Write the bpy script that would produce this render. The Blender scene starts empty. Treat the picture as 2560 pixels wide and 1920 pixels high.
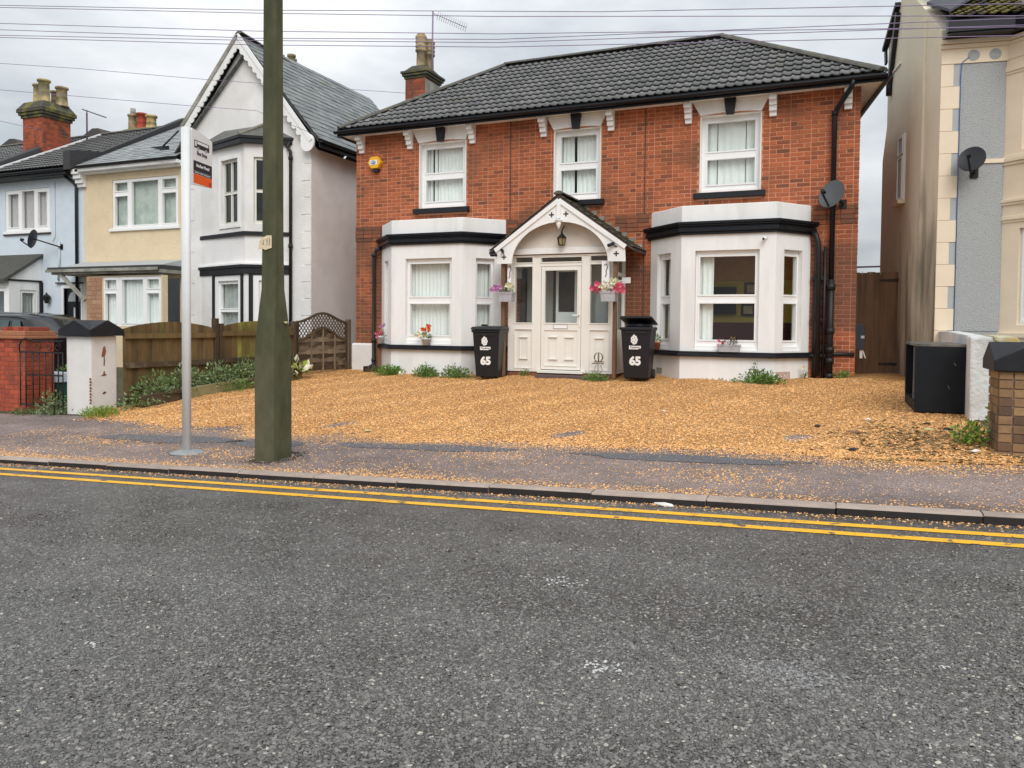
import bpy, bmesh, math, random
import numpy as np
from mathutils import Matrix, Vector
random.seed(7); rng = np.random.default_rng(11)
R = math.radians
S = bpy.context.scene
COL = S.collection

# ------------------------------------------------------------ camera, sky, sun, exposure
# world axes: x along the street, y away from the road, z up; the kerb face lies on y = 0
F_PX, PITCH, ROLL, YAW = 1920.0, R(1.79), .00934, R(22.757)
CAM = Vector((6.47*math.sin(YAW), -6.47*math.cos(YAW), 1.45))
def _rot(v): return Vector((v[0]*math.cos(YAW)-v[1]*math.sin(YAW), v[0]*math.sin(YAW)+v[1]*math.cos(YAW), v[2]))
_R0, _U0 = Vector((1, 0, 0)), Vector((0, math.sin(PITCH), math.cos(PITCH)))
_F = _rot(Vector((0, math.cos(PITCH), -math.sin(PITCH))))
_Rt = _rot(_R0*math.cos(ROLL)+_U0*math.sin(ROLL))
_Up = _rot(-_R0*math.sin(ROLL)+_U0*math.cos(ROLL))
cd = bpy.data.cameras.new('camera'); cam = bpy.data.objects.new('camera', cd); COL.objects.link(cam)
cd.sensor_width = 36; cd.lens = 36*F_PX/2560; cd.shift_y = (869.13-960)/2560
cd.clip_start = .05; cd.clip_end = 2000
m = Matrix.Identity(4)
for i in range(3):
    m[i][0], m[i][1], m[i][2], m[i][3] = _Rt[i], _Up[i], -_F[i], CAM[i]
cam.matrix_world = m
S.camera = cam

SUN_DIR = Vector((.40, -.74, .78)).normalized()      # towards the brightest part of the overcast
W = bpy.data.worlds.new('World'); S.world = W; W.use_nodes = True
wt = W.node_tree; wn = wt.nodes; wl = wt.links
bg = wn['Background']; bg.inputs['Strength'].default_value = .1
sky = wn.new('ShaderNodeTexSky'); sky.sky_type = 'NISHITA'; sky.sun_disc = False
sky.sun_elevation = math.asin(SUN_DIR.z); sky.sun_rotation = math.atan2(SUN_DIR.x, SUN_DIR.y)
sky.air_density = 1.6; sky.dust_density = 3
tc = wn.new('ShaderNodeTexCoord')
sep = wn.new('ShaderNodeSeparateXYZ'); wl.new(tc.outputs['Generated'], sep.inputs[0])
mp = wn.new('ShaderNodeMapping'); mp.inputs['Scale'].default_value = (1.6, 1.6, 4.2); mp.inputs['Location'].default_value = (.4, 1.3, .2)
wl.new(tc.outputs['Generated'], mp.inputs[0])
nz = wn.new('ShaderNodeTexNoise'); nz.inputs['Scale'].default_value = 1.35; nz.inputs['Detail'].default_value = 9; nz.inputs['Roughness'].default_value = .55
wl.new(mp.outputs[0], nz.inputs['Vector'])
cr = wn.new('ShaderNodeValToRGB'); wl.new(nz.outputs[0], cr.inputs[0])
cr.color_ramp.elements[0].position = .36; cr.color_ramp.elements[0].color = (3.6, 3.95, 4.35, 1)
cr.color_ramp.elements[1].position = .62; cr.color_ramp.elements[1].color = (6.9, 7.0, 7.15, 1)
gr = wn.new('ShaderNodeMapRange'); wl.new(sep.outputs['Z'], gr.inputs[0])     # overcast sky brightens towards the zenith
gr.inputs[1].default_value = 0; gr.inputs[2].default_value = 1; gr.inputs[3].default_value = .93; gr.inputs[4].default_value = 1.9
vm = wn.new('ShaderNodeVectorMath'); vm.operation = 'SCALE'; wl.new(cr.outputs[0], vm.inputs[0]); wl.new(gr.outputs[0], vm.inputs['Scale'])
mx = wn.new('ShaderNodeMix'); mx.data_type = 'RGBA'; mx.inputs[0].default_value = .9
wl.new(sky.outputs[0], mx.inputs[6]); wl.new(vm.outputs[0], mx.inputs[7]); wl.new(mx.outputs[2], bg.inputs[0])

sd = bpy.data.lights.new('sun', 'SUN'); sun = bpy.data.objects.new('sun', sd); COL.objects.link(sun)
sd.energy = 1.5; sd.angle = R(35); sd.color = (1, .985, .965)
sun.rotation_euler = SUN_DIR.to_track_quat('Z', 'Y').to_euler()
S.view_settings.view_transform = 'Standard'; S.view_settings.look = 'None'
S.view_settings.gamma = 1; S.view_settings.use_curve_mapping = False; S.view_settings.exposure = .32

# ------------------------------------------------------------ materials
MATS = {}
def mat(name, col, rough=.7, var=.12, scale=6., bump=0., bscale=80., col2=None, rand=0., spec=.4, metal=0., detail=5.,
        stretch=None, mask=(.42, .62), bdist=.01, rough2=None):
    """procedural surface: base colour broken up by noise, optional second colour in patches, optional per-piece variation, bump"""
    if name in MATS: return MATS[name]
    mt = bpy.data.materials.new(name); mt.use_nodes = True; t = mt.node_tree; n = t.nodes; l = t.links
    b = n['Principled BSDF']; b.inputs['Roughness'].default_value = rough; b.inputs['Metallic'].default_value = metal
    b.inputs['Specular IOR Level'].default_value = spec
    g = n.new('ShaderNodeNewGeometry'); vec = g.outputs['Position']
    if stretch:
        mpn = n.new('ShaderNodeMapping'); mpn.inputs['Scale'].default_value = stretch; l.new(vec, mpn.inputs[0]); vec2 = mpn.outputs[0]
    else: vec2 = vec
    nt = n.new('ShaderNodeTexNoise'); nt.inputs['Scale'].default_value = scale; nt.inputs['Detail'].default_value = detail; nt.inputs['Roughness'].default_value = .62
    l.new(vec2, nt.inputs['Vector'])
    mr = n.new('ShaderNodeMapRange'); l.new(nt.outputs[0], mr.inputs[0]); mr.inputs[1].default_value = .25; mr.inputs[2].default_value = .75
    mr.inputs[3].default_value = 1-var; mr.inputs[4].default_value = 1+var
    c = n.new('ShaderNodeRGB'); c.outputs[0].default_value = (*col, 1); cur = c.outputs[0]
    if col2:
        n2 = n.new('ShaderNodeTexNoise'); n2.inputs['Scale'].default_value = scale*.37; n2.inputs['Detail'].default_value = 6; l.new(vec2, n2.inputs['Vector'])
        m2 = n.new('ShaderNodeMapRange'); m2.interpolation_type = 'SMOOTHSTEP'; l.new(n2.outputs[0], m2.inputs[0]); m2.inputs[1].default_value = mask[0]; m2.inputs[2].default_value = mask[1]
        x = n.new('ShaderNodeMix'); x.data_type = 'RGBA'; l.new(m2.outputs[0], x.inputs[0]); l.new(cur, x.inputs[6]); x.inputs[7].default_value = (*col2, 1); cur = x.outputs[2]
    sc = n.new('ShaderNodeVectorMath'); sc.operation = 'SCALE'; l.new(cur, sc.inputs[0]); l.new(mr.outputs[0], sc.inputs['Scale']); cur = sc.outputs[0]
    if rand:
        oi = n.new('ShaderNodeObjectInfo'); ad = n.new('ShaderNodeMath'); ad.operation = 'ADD'; l.new(oi.outputs['Random'], ad.inputs[0]); l.new(g.outputs['Random Per Island'], ad.inputs[1])
        fr = n.new('ShaderNodeMath'); fr.operation = 'FRACT'; l.new(ad.outputs[0], fr.inputs[0])
        m3 = n.new('ShaderNodeMapRange'); l.new(fr.outputs[0], m3.inputs[0]); m3.inputs[3].default_value = 1-rand; m3.inputs[4].default_value = 1+rand
        s2 = n.new('ShaderNodeVectorMath'); s2.operation = 'SCALE'; l.new(cur, s2.inputs[0]); l.new(m3.outputs[0], s2.inputs['Scale']); cur = s2.outputs[0]
    l.new(cur, b.inputs['Base Color'])
    if bump:
        nb = n.new('ShaderNodeTexNoise'); nb.inputs['Scale'].default_value = bscale; nb.inputs['Detail'].default_value = 4; l.new(vec2, nb.inputs['Vector'])
        bp = n.new('ShaderNodeBump'); bp.inputs['Strength'].default_value = bump; bp.inputs['Distance'].default_value = bdist; l.new(nb.outputs[0], bp.inputs['Height']); l.new(bp.outputs[0], b.inputs['Normal'])
    MATS[name] = mt
    return mt

def ramp_piece_mat(name, stops, rough=.85, bump=.4, bscale=120, dirt=None, dscale=.9, dmask=(.5, .7), dz=None, var=.15):
    """each piece takes its own colour from a palette (per object and per island); broad weathering on top"""
    mt = bpy.data.materials.new(name); mt.use_nodes = True; t = mt.node_tree; n = t.nodes; l = t.links
    b = n['Principled BSDF']; b.inputs['Roughness'].default_value = rough; b.inputs['Specular IOR Level'].default_value = .3
    g = n.new('ShaderNodeNewGeometry'); oi = n.new('ShaderNodeObjectInfo')
    ad = n.new('ShaderNodeMath'); ad.operation = 'ADD'; l.new(oi.outputs['Random'], ad.inputs[0]); l.new(g.outputs['Random Per Island'], ad.inputs[1])
    fr = n.new('ShaderNodeMath'); fr.operation = 'FRACT'; l.new(ad.outputs[0], fr.inputs[0])
    r = n.new('ShaderNodeValToRGB'); l.new(fr.outputs[0], r.inputs[0]); e = r.color_ramp.elements
    for i, (p, c) in enumerate(stops):
        el = e[i] if i < 2 else e.new(p)
        el.position = p; el.color = (*c, 1)
    cur = r.outputs[0]
    nt = n.new('ShaderNodeTexNoise'); nt.inputs['Scale'].default_value = 26; nt.inputs['Detail'].default_value = 5; l.new(g.outputs['Position'], nt.inputs['Vector'])
    mr = n.new('ShaderNodeMapRange'); l.new(nt.outputs[0], mr.inputs[0]); mr.inputs[1].default_value = .25; mr.inputs[2].default_value = .75; mr.inputs[3].default_value = 1-var; mr.inputs[4].default_value = 1+var
    sc = n.new('ShaderNodeVectorMath'); sc.operation = 'SCALE'; l.new(cur, sc.inputs[0]); l.new(mr.outputs[0], sc.inputs['Scale']); cur = sc.outputs[0]
    if dirt:
        n2 = n.new('ShaderNodeTexNoise'); n2.inputs['Scale'].default_value = dscale; n2.inputs['Detail'].default_value = 7; l.new(g.outputs['Position'], n2.inputs['Vector'])
        val = n2.outputs[0]
        if dz:      # older, sootier bricks in the lower storey
            sp = n.new('ShaderNodeSeparateXYZ'); l.new(g.outputs['Position'], sp.inputs[0])
            mz = n.new('ShaderNodeMapRange'); l.new(sp.outputs['Z'], mz.inputs[0]); mz.inputs[1].default_value = dz[0]; mz.inputs[2].default_value = dz[1]; mz.inputs[3].default_value = dz[2]; mz.inputs[4].default_value = dz[3]
            a2 = n.new('ShaderNodeMath'); a2.operation = 'ADD'; l.new(val, a2.inputs[0]); l.new(mz.outputs[0], a2.inputs[1]); val = a2.outputs[0]
        m2 = n.new('ShaderNodeMapRange'); m2.interpolation_type = 'SMOOTHSTEP'; l.new(val, m2.inputs[0]); m2.inputs[1].default_value = dmask[0]; m2.inputs[2].default_value = dmask[1]; m2.inputs[4].default_value = .75
        x = n.new('ShaderNodeMix'); x.data_type = 'RGBA'; l.new(m2.outputs[0], x.inputs[0]); l.new(cur, x.inputs[6]); x.inputs[7].default_value = (*dirt, 1); cur = x.outputs[2]
    l.new(cur, b.inputs['Base Color'])
    nb = n.new('ShaderNodeTexNoise'); nb.inputs['Scale'].default_value = bscale; l.new(g.outputs['Position'], nb.inputs['Vector'])
    bp = n.new('ShaderNodeBump'); bp.inputs['Strength'].default_value = bump; bp.inputs['Distance'].default_value = .006; l.new(nb.outputs[0], bp.inputs['Height']); l.new(bp.outputs[0], b.inputs['Normal'])
    MATS[name] = mt
    return mt

def glass_mat(name, tint=(.96, .98, .97), rough=.0, ior=1.5):
    mt = bpy.data.materials.new(name); mt.use_nodes = True; t = mt.node_tree; n = t.nodes; l = t.links
    n.remove(n['Principled BSDF'])
    tr = n.new('ShaderNodeBsdfTransparent'); tr.inputs[0].default_value = (*tint, 1)
    gl = n.new('ShaderNodeBsdfGlossy'); gl.inputs['Roughness'].default_value = .02
    fr = n.new('ShaderNodeFresnel'); fr.inputs[0].default_value = ior
    gb = n.new('ShaderNodeNewGeometry'); iv = n.new('ShaderNodeMath'); iv.operation = 'SUBTRACT'; iv.inputs[0].default_value = 1; l.new(gb.outputs['Backfacing'], iv.inputs[1])
    mu = n.new('ShaderNodeMath'); mu.operation = 'MULTIPLY'; l.new(fr.outputs[0], mu.inputs[0]); l.new(iv.outputs[0], mu.inputs[1])   # the outer face reflects
    x = n.new('ShaderNodeMixShader'); l.new(mu.outputs[0], x.inputs[0]); l.new(tr.outputs[0], x.inputs[1]); l.new(gl.outputs[0], x.inputs[2])
    l.new(x.outputs[0], n['Material Output'].inputs[0])
    MATS[name] = mt; return mt

def leaf_mat(name, c1, c2, rough=.55):
    mt = ramp_piece_mat(name, [(0, c1), (1, c2)], rough=rough, bump=.05)
    b = mt.node_tree.nodes['Principled BSDF']; b.inputs['Subsurface Weight'].default_value = 0
    return mt

M_BRICK = ramp_piece_mat('red_brick', [(0, (.45, .132, .054)), (.40, (.385, .112, .047)), (.75, (.32, .095, .042)), (.92, (.26, .084, .041)), (1, (.18, .07, .042))],
                         dirt=(.135, .066, .040), dscale=.9, dmask=(.44, .66), dz=(2.7, 4.3, .09, -.09))
M_MORTAR = ramp_piece_mat('pink_mortar', [(0, (.60, .285, .175)), (1, (.60, .285, .175))], rough=.9, bump=.5, bscale=150, dirt=(.24, .13, .085), dscale=.9, dmask=(.42, .64), dz=(2.7, 4.3, .10, -.08))
M_MORTARD = mat('grey_mortar', (.24, .16, .12), .9, .2, 9, .5, 150)
M_BRICKP = ramp_piece_mat('painted_red_brick', [(0, (.46, .10, .05)), (.5, (.38, .082, .042)), (1, (.28, .065, .04))], bump=.3, dirt=(.2, .06, .04), dmask=(.5, .7), dscale=2.5)
M_BRICKY = ramp_piece_mat('yellow_stock_brick', [(0, (.36, .24, .115)), (.5, (.28, .17, .085)), (.8, (.2, .115, .06)), (1, (.11, .07, .045))], bump=.5, dirt=(.09, .065, .045), dmask=(.52, .7), dscale=3)
M_CHIM = ramp_piece_mat('chimney_brick', [(0, (.42, .10, .04)), (.5, (.33, .075, .035)), (1, (.2, .06, .035))], dirt=(.07, .05, .04), dmask=(.55, .72), dscale=2)
M_TILE = ramp_piece_mat('concrete_tile', [(0, (.195, .195, .19)), (.5, (.165, .166, .163)), (1, (.135, .136, .136))], rough=.8, bump=.35, bscale=90, dirt=(.16, .155, .11), dmask=(.6, .75), dscale=1.6)
M_SLATE = ramp_piece_mat('old_slate', [(0, (.235, .26, .255)), (.5, (.19, .205, .20)), (1, (.14, .155, .155))], rough=.5, bump=.2, dirt=(.15, .15, .10), dmask=(.55, .75), dscale=1.2)
M_MOSS = ramp_piece_mat('mossy_tile', [(0, (.06, .06, .05)), (.5, (.08, .07, .05)), (1, (.045, .045, .04))], rough=.8, bump=.5, dirt=(.22, .19, .05), dmask=(.44, .58), dscale=2.2)
M_TDARK = mat('dark_roofing', (.05, .05, .052), .8, .25, 12, .3, 60)
M_RIDGE = mat('ridge_tile_concrete', (.10, .095, .085), .85, .25, 14, .5, 60, col2=(.15, .14, .08), mask=(.5, .7))
M_WHITE = mat('white_render', (.85, .85, .835), .75, .04, 2.5, .25, 90, col2=(.755, .755, .735), stretch=(3, 3, .5), mask=(.48, .72))
M_WBLUE = mat('cool_white_render', (.62, .69, .75), .8, .06, 3, .5, 45)
M_WROUGH = mat('rough_white_render', (.80, .785, .77), .85, .06, 2.2, .6, 30, col2=(.73, .715, .69), bdist=.015)
M_CREAM = mat('cream_render', (.74, .60, .40), .85, .08, 2.5, .7, 32, bdist=.02)
M_CREAMS = mat('cream_painted_stone', (.80, .67, .505), .7, .05, 3, .1, 60)
M_PEBBLE = mat('grey_pebbledash', (.40, .41, .41), .9, .22, 60, .9, 55, bdist=.02)
M_GREYP = mat('grey_paint', (.40, .42, .43), .7, .04, 5)
M_UPVC = mat('white_plastic_frame', (.87, .87, .86), .35, .02, 4)
M_UPVCC = mat('ivory_plastic_frame', (.82, .795, .735), .4, .03, 4)
M_BLACK = mat('black_gloss_paint', (.009, .010, .014), .34, .3, 9, spec=.3)
M_BLACKM = mat('black_paint_worn', (.013, .014, .018), .5, .3, 7, .15, 40, spec=.3)
M_PLASTIC = mat('black_plastic', (.010, .011, .014), .45, .15, 6, .05, 200)
M_IRON = mat('cast_iron_pipe', (.012, .011, .011), .5, .3, 10, .2, 60)
M_CURT = mat('net_curtain_fabric', (.88, .89, .88), .9, .04, 8)
M_CURTB = mat('bright_curtain_fabric', (.90, .91, .89), .9, .04, 8)
M_DARKW = mat('dark_interior', (.06, .045, .04), .8, .2, 4)
M_PLASTER = mat('interior_plaster', (.62, .60, .55), .85, .04, 3)
M_YELLOW = mat('yellow_room_wall', (.93, .68, .13), .8, .04, 3)
M_BROWNW = mat('brown_room_wall', (.80, .42, .17), .8, .15, 5)
M_GLASS = glass_mat('window_glass')
M_GLASSD = glass_mat('tinted_glass', (.28, .36, .34), ior=1.75)
M_FENCE = mat('fence_wood', (.135, .088, .035), .88, .4, 9, .5, 40, col2=(.115, .105, .025), stretch=(1, 1, .22), rand=.22, mask=(.5, .68))
M_ALGAE = mat('algae_wood', (.15, .12, .035), .88, .35, 9, .5, 40, col2=(.22, .22, .035), stretch=(1, 1, .3), rand=.15, mask=(.46, .64))
M_FENCEL = mat('fence_wood_pale', (.20, .155, .10), .88, .25, 7, .4, 40, stretch=(1, 1, .22), rand=.2)
M_FENCED = mat('fence_wood_dark', (.07, .047, .027), .88, .3, 7, .4, 40, rand=.3, col2=(.14, .11, .065), mask=(.55, .72))
M_GATE = mat('brown_gate_wood', (.185, .105, .058), .8, .22, 5, .4, 40, stretch=(6, 6, .5), rand=.14, col2=(.13, .075, .042))
M_CONC = mat('green_stained_concrete', (.115, .112, .066), .95, .22, 6, .9, 150, col2=(.085, .088, .050), stretch=(1.3, 1.3, .55), spec=.15)
M_CONCL = mat('pale_concrete', (.34, .33, .29), .85, .2, 6, .5, 60, col2=(.22, .21, .17))
M_ALU = mat('grey_sign_metal', (.72, .73, .72), .5, .05, 5, spec=.5)
M_SIGN = mat('white_sign_face', (.85, .86, .85), .5, .03, 5)
M_INK = mat('sign_ink', (.022, .014, .026), .5, .05, 5)
M_INKL = mat('sign_ink_faded', (.11, .07, .11), .5, .05, 5)
M_ORANGE = mat('orange_sign_panel', (.86, .115, .012), .5, .04, 5)
M_YBOX = mat('yellow_alarm_plastic', (.85, .44, .008), .4, .04, 5)
M_BLUEI = mat('blue_print', (.03, .12, .42), .5, .05, 5)
M_TERRA = mat('terracotta', (.36, .15, .075), .8, .15, 20, .2, 60)
M_POTY = mat('yellow_clay_pot', (.50, .38, .16), .8, .2, 7, .2, 60, col2=(.22, .19, .11))
M_POTP = mat('buff_clay_pot', (.40, .29, .17), .8, .25, 8, .2, 60, col2=(.2, .18, .09))
M_POTR = mat('red_clay_pot', (.36, .06, .035), .75, .2, 7)
M_LPOT = mat('white_flower_pot', (.62, .64, .67), .5, .06, 9)
M_GPOT = mat('grey_flower_pot', (.42, .42, .44), .5, .1, 12)
M_SOIL = mat('potting_soil', (.03, .022, .015), .95, .3, 40, .5, 60)
M_LEAF = leaf_mat('green_leaf', (.09, .20, .03), (.17, .30, .05))
M_LEAFD = leaf_mat('dark_leaf', (.085, .16, .05), (.16, .25, .075))
M_LEAFG = leaf_mat('grey_green_leaf', (.18, .25, .12), (.30, .37, .19))
M_LEAFY = leaf_mat('yellow_green_leaf', (.20, .29, .03), (.31, .38, .05))
M_DRY = leaf_mat('dry_stalk', (.20, .14, .06), (.11, .075, .035))
M_PINK = leaf_mat('pink_petal', (.70, .10, .16), (.62, .16, .26))
M_LILAC = leaf_mat('lilac_petal', (.55, .30, .50), (.42, .16, .36))
M_WPET = leaf_mat('white_petal', (.78, .76, .60), (.72, .70, .45))
M_ORPET = leaf_mat('orange_petal', (.75, .16, .03), (.66, .10, .05))
M_CARB = mat('black_car_paint', (.010, .010, .012), .12, .1, 4, spec=.6)
M_CHROME = mat('chrome_strip', (.7, .7, .72), .2, .05, 5, metal=1)
M_RUBBER = mat('tyre_rubber', (.02, .02, .02), .8, .1, 20)
M_LITW = mat('white_litter', (.75, .75, .72), .6, .1, 30)
M_LITD = mat('dark_litter', (.02, .018, .02), .6, .2, 30)
M_LITY = mat('yellow_litter', (.55, .52, .25), .6, .2, 30)
M_TEAL = mat('green_plastic_box', (.05, .16, .14), .5, .1, 8)
M_PALEB = mat('pale_blue_plastic', (.52, .60, .64), .5, .08, 8)
M_CABT = mat('dusty_black_laminate', (.009, .011, .014), .6, .3, 4, .05, 90, spec=.2)
M_SOFA = mat('maroon_upholstery', (.11, .022, .028), .8, .15, 20)
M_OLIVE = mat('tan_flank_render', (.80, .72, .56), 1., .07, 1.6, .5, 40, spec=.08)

M_WIRE = mat('weathered_cable', (.25, .19, .31), .6, .05, 4)
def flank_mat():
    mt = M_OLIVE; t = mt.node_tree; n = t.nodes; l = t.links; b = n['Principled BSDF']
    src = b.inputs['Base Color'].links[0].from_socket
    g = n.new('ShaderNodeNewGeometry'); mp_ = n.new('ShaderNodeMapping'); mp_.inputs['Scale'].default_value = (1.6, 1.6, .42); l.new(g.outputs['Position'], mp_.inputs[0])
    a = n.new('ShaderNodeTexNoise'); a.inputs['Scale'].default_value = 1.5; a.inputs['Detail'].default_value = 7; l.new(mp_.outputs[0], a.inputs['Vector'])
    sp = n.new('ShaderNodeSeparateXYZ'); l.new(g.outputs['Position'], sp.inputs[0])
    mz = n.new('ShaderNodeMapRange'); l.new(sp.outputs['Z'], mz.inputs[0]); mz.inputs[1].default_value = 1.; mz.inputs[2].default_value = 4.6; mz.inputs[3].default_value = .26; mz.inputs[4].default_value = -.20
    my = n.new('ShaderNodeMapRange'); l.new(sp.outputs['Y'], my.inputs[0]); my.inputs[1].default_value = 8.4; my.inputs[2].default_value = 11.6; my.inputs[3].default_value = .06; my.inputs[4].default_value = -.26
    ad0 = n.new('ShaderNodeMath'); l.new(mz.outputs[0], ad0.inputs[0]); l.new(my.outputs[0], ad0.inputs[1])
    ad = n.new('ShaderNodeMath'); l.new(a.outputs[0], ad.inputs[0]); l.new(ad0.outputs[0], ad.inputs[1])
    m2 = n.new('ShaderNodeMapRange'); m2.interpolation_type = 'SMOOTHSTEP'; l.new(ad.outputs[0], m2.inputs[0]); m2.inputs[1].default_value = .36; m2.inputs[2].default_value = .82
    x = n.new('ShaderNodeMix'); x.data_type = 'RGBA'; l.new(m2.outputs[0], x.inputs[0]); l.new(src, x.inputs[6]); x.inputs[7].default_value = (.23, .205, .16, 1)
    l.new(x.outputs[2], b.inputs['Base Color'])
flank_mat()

def asphalt_mat(name, base, spread, cell, rough, tint2, bump=.8, bright=.03, tracks=False):
    """stone chippings in bitumen: every cell its own grey, dark gaps between, broad patches of tint"""
    mt = bpy.data.materials.new(name); mt.use_nodes = True; t = mt.node_tree; n = t.nodes; l = t.links; b = n['Principled BSDF']
    g = n.new('ShaderNodeNewGeometry'); P = g.outputs['Position']
    nw = n.new('ShaderNodeTexNoise'); nw.inputs['Scale'].default_value = cell*.8; l.new(P, nw.inputs['Vector'])
    va = n.new('ShaderNodeVectorMath'); va.operation = 'MULTIPLY_ADD'; l.new(nw.outputs['Color'], va.inputs[0]); va.inputs[1].default_value = (.6/cell,)*3; l.new(P, va.inputs[2])
    vo = n.new('ShaderNodeTexVoronoi'); vo.inputs['Scale'].default_value = cell; l.new(va.outputs[0], vo.inputs['Vector'])
    ve = n.new('ShaderNodeTexVoronoi'); ve.feature = 'DISTANCE_TO_EDGE'; ve.inputs['Scale'].default_value = cell; l.new(va.outputs[0], ve.inputs['Vector'])
    sp = n.new('ShaderNodeSeparateColor'); l.new(vo.outputs['Color'], sp.inputs[0])
    r = n.new('ShaderNodeValToRGB'); l.new(sp.outputs[0], r.inputs[0]); e = r.color_ramp.elements
    lo = [c*(1-spread) for c in base]; hi = [c*(1+spread) for c in base]
    e[0].position = 0; e[0].color = (*lo, 1); e[1].position = .9; e[1].color = (*hi, 1)
    x = e.new(.965); x.color = (*[c*2.0 for c in hi], 1); x = e.new(1-bright*.3); x.color = (.5, .47, .40, 1)
    n2 = n.new('ShaderNodeTexNoise'); n2.inputs['Scale'].default_value = .55; n2.inputs['Detail'].default_value = 6; l.new(P, n2.inputs['Vector'])
    m2 = n.new('ShaderNodeMapRange'); l.new(n2.outputs[0], m2.inputs[0]); m2.inputs[1].default_value = .35; m2.inputs[2].default_value = .65
    mxx = n.new('ShaderNodeMix'); mxx.data_type = 'RGBA'; mxx.blend_type = 'MULTIPLY'; l.new(m2.outputs[0], mxx.inputs[0]); l.new(r.outputs[0], mxx.inputs[6]); mxx.inputs[7].default_value = (*tint2, 1)
    ed = n.new('ShaderNodeMapRange'); l.new(ve.outputs['Distance'], ed.inputs[0]); ed.inputs[1].default_value = 0; ed.inputs[2].default_value = .2; ed.inputs[3].default_value = .25; ed.inputs[4].default_value = 1
    sc = n.new('ShaderNodeVectorMath'); sc.operation = 'SCALE'; l.new(mxx.outputs[2], sc.inputs[0]); l.new(ed.outputs[0], sc.inputs['Scale'])
    cur = sc.outputs[0]
    if tracks:      # worn wheel tracks run along the street; damp and dry patches change tone and gloss
        mpt = n.new('ShaderNodeMapping'); mpt.inputs['Scale'].default_value = (.10, .95, 1); l.new(P, mpt.inputs[0])
        nt = n.new('ShaderNodeTexNoise'); nt.inputs['Scale'].default_value = 1.3; nt.inputs['Detail'].default_value = 4; l.new(mpt.outputs[0], nt.inputs['Vector'])
        nd = n.new('ShaderNodeTexNoise'); nd.inputs['Scale'].default_value = 1.9; nd.inputs['Detail'].default_value = 8; nd.inputs['Roughness'].default_value = .65; l.new(P, nd.inputs['Vector'])
        aa = n.new('ShaderNodeMath'); aa.operation = 'ADD'; l.new(nt.outputs[0], aa.inputs[0]); l.new(nd.outputs[0], aa.inputs[1])
        t1 = n.new('ShaderNodeMapRange'); l.new(aa.outputs[0], t1.inputs[0]); t1.inputs[1].default_value = .72; t1.inputs[2].default_value = 1.28; t1.inputs[3].default_value = .62; t1.inputs[4].default_value = 1.38
        s3 = n.new('ShaderNodeVectorMath'); s3.operation = 'SCALE'; l.new(cur, s3.inputs[0]); l.new(t1.outputs[0], s3.inputs['Scale']); cur = s3.outputs[0]
        t2 = n.new('ShaderNodeMapRange'); l.new(aa.outputs[0], t2.inputs[0]); t2.inputs[1].default_value = .75; t2.inputs[2].default_value = 1.25; t2.inputs[3].default_value = rough-.14; t2.inputs[4].default_value = rough+.14; l.new(t2.outputs[0], b.inputs['Roughness'])
    else: b.inputs['Roughness'].default_value = rough
    l.new(cur, b.inputs['Base Color']); b.inputs['Specular IOR Level'].default_value = .5
    ad = n.new('ShaderNodeMath'); ad.operation = 'MULTIPLY_ADD'; l.new(sp.outputs[1], ad.inputs[0]); ad.inputs[1].default_value = .5; l.new(ed.outputs[0], ad.inputs[2])
    bp = n.new('ShaderNodeBump'); bp.inputs['Strength'].default_value = bump; bp.inputs['Distance'].default_value = .006; l.new(ad.outputs[0], bp.inputs['Height']); l.new(bp.outputs[0], b.inputs['Normal'])
    MATS[name] = mt; return mt
M_ROAD = asphalt_mat('road_asphalt', (.158, .152, .143), .36, 88, .33, (.86, .82, .80), bright=.012, tracks=True)
M_PAVE = asphalt_mat('pavement_asphalt', (.335, .25, .215), .30, 120, .85, (.78, .80, .84), bump=.4, bright=.05, tracks=True)
M_PATCH = asphalt_mat('patched_asphalt', (.17, .165, .172), .25, 130, .8, (.92, .92, .95), bump=.4)
M_GBASE = asphalt_mat('golden_gravel_bed', (.82, .42, .145), .32, 85, .9, (.88, .82, .74), bump=1., bright=.03)
M_STONE = ramp_piece_mat('golden_gravel_stone', [(0, (.93, .55, .23)), (.45, (.88, .46, .17)), (.82, (.74, .36, .12)), (.95, (.38, .21, .08)), (1, (.86, .72, .5))], rough=.8, bump=.1, dirt=(.55, .29, .10), dmask=(.55, .75), dscale=.8)
M_CHIP = ramp_piece_mat('road_chipping_stone', [(0, (.08, .077, .073)), (.5, (.148, .142, .133)), (.93, (.21, .202, .188)), (.985, (.32, .305, .275)), (1, (.52, .48, .38))], rough=.5, bump=.3)
M_EARTH = mat('garden_earth', (.085, .065, .04), .95, .35, 14, .8, 40, col2=(.06, .075, .025))
M_KERB = mat('kerb_concrete', (.36, .29, .245), .85, .18, 7, .4, 90, rand=.1)
M_KERBF = mat('tarred_shaded_kerb_face', (.022, .018, .017), .7, .3, 9, .3, 60)  # tar and dirt, with the face's shade put into the near-black colour

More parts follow.
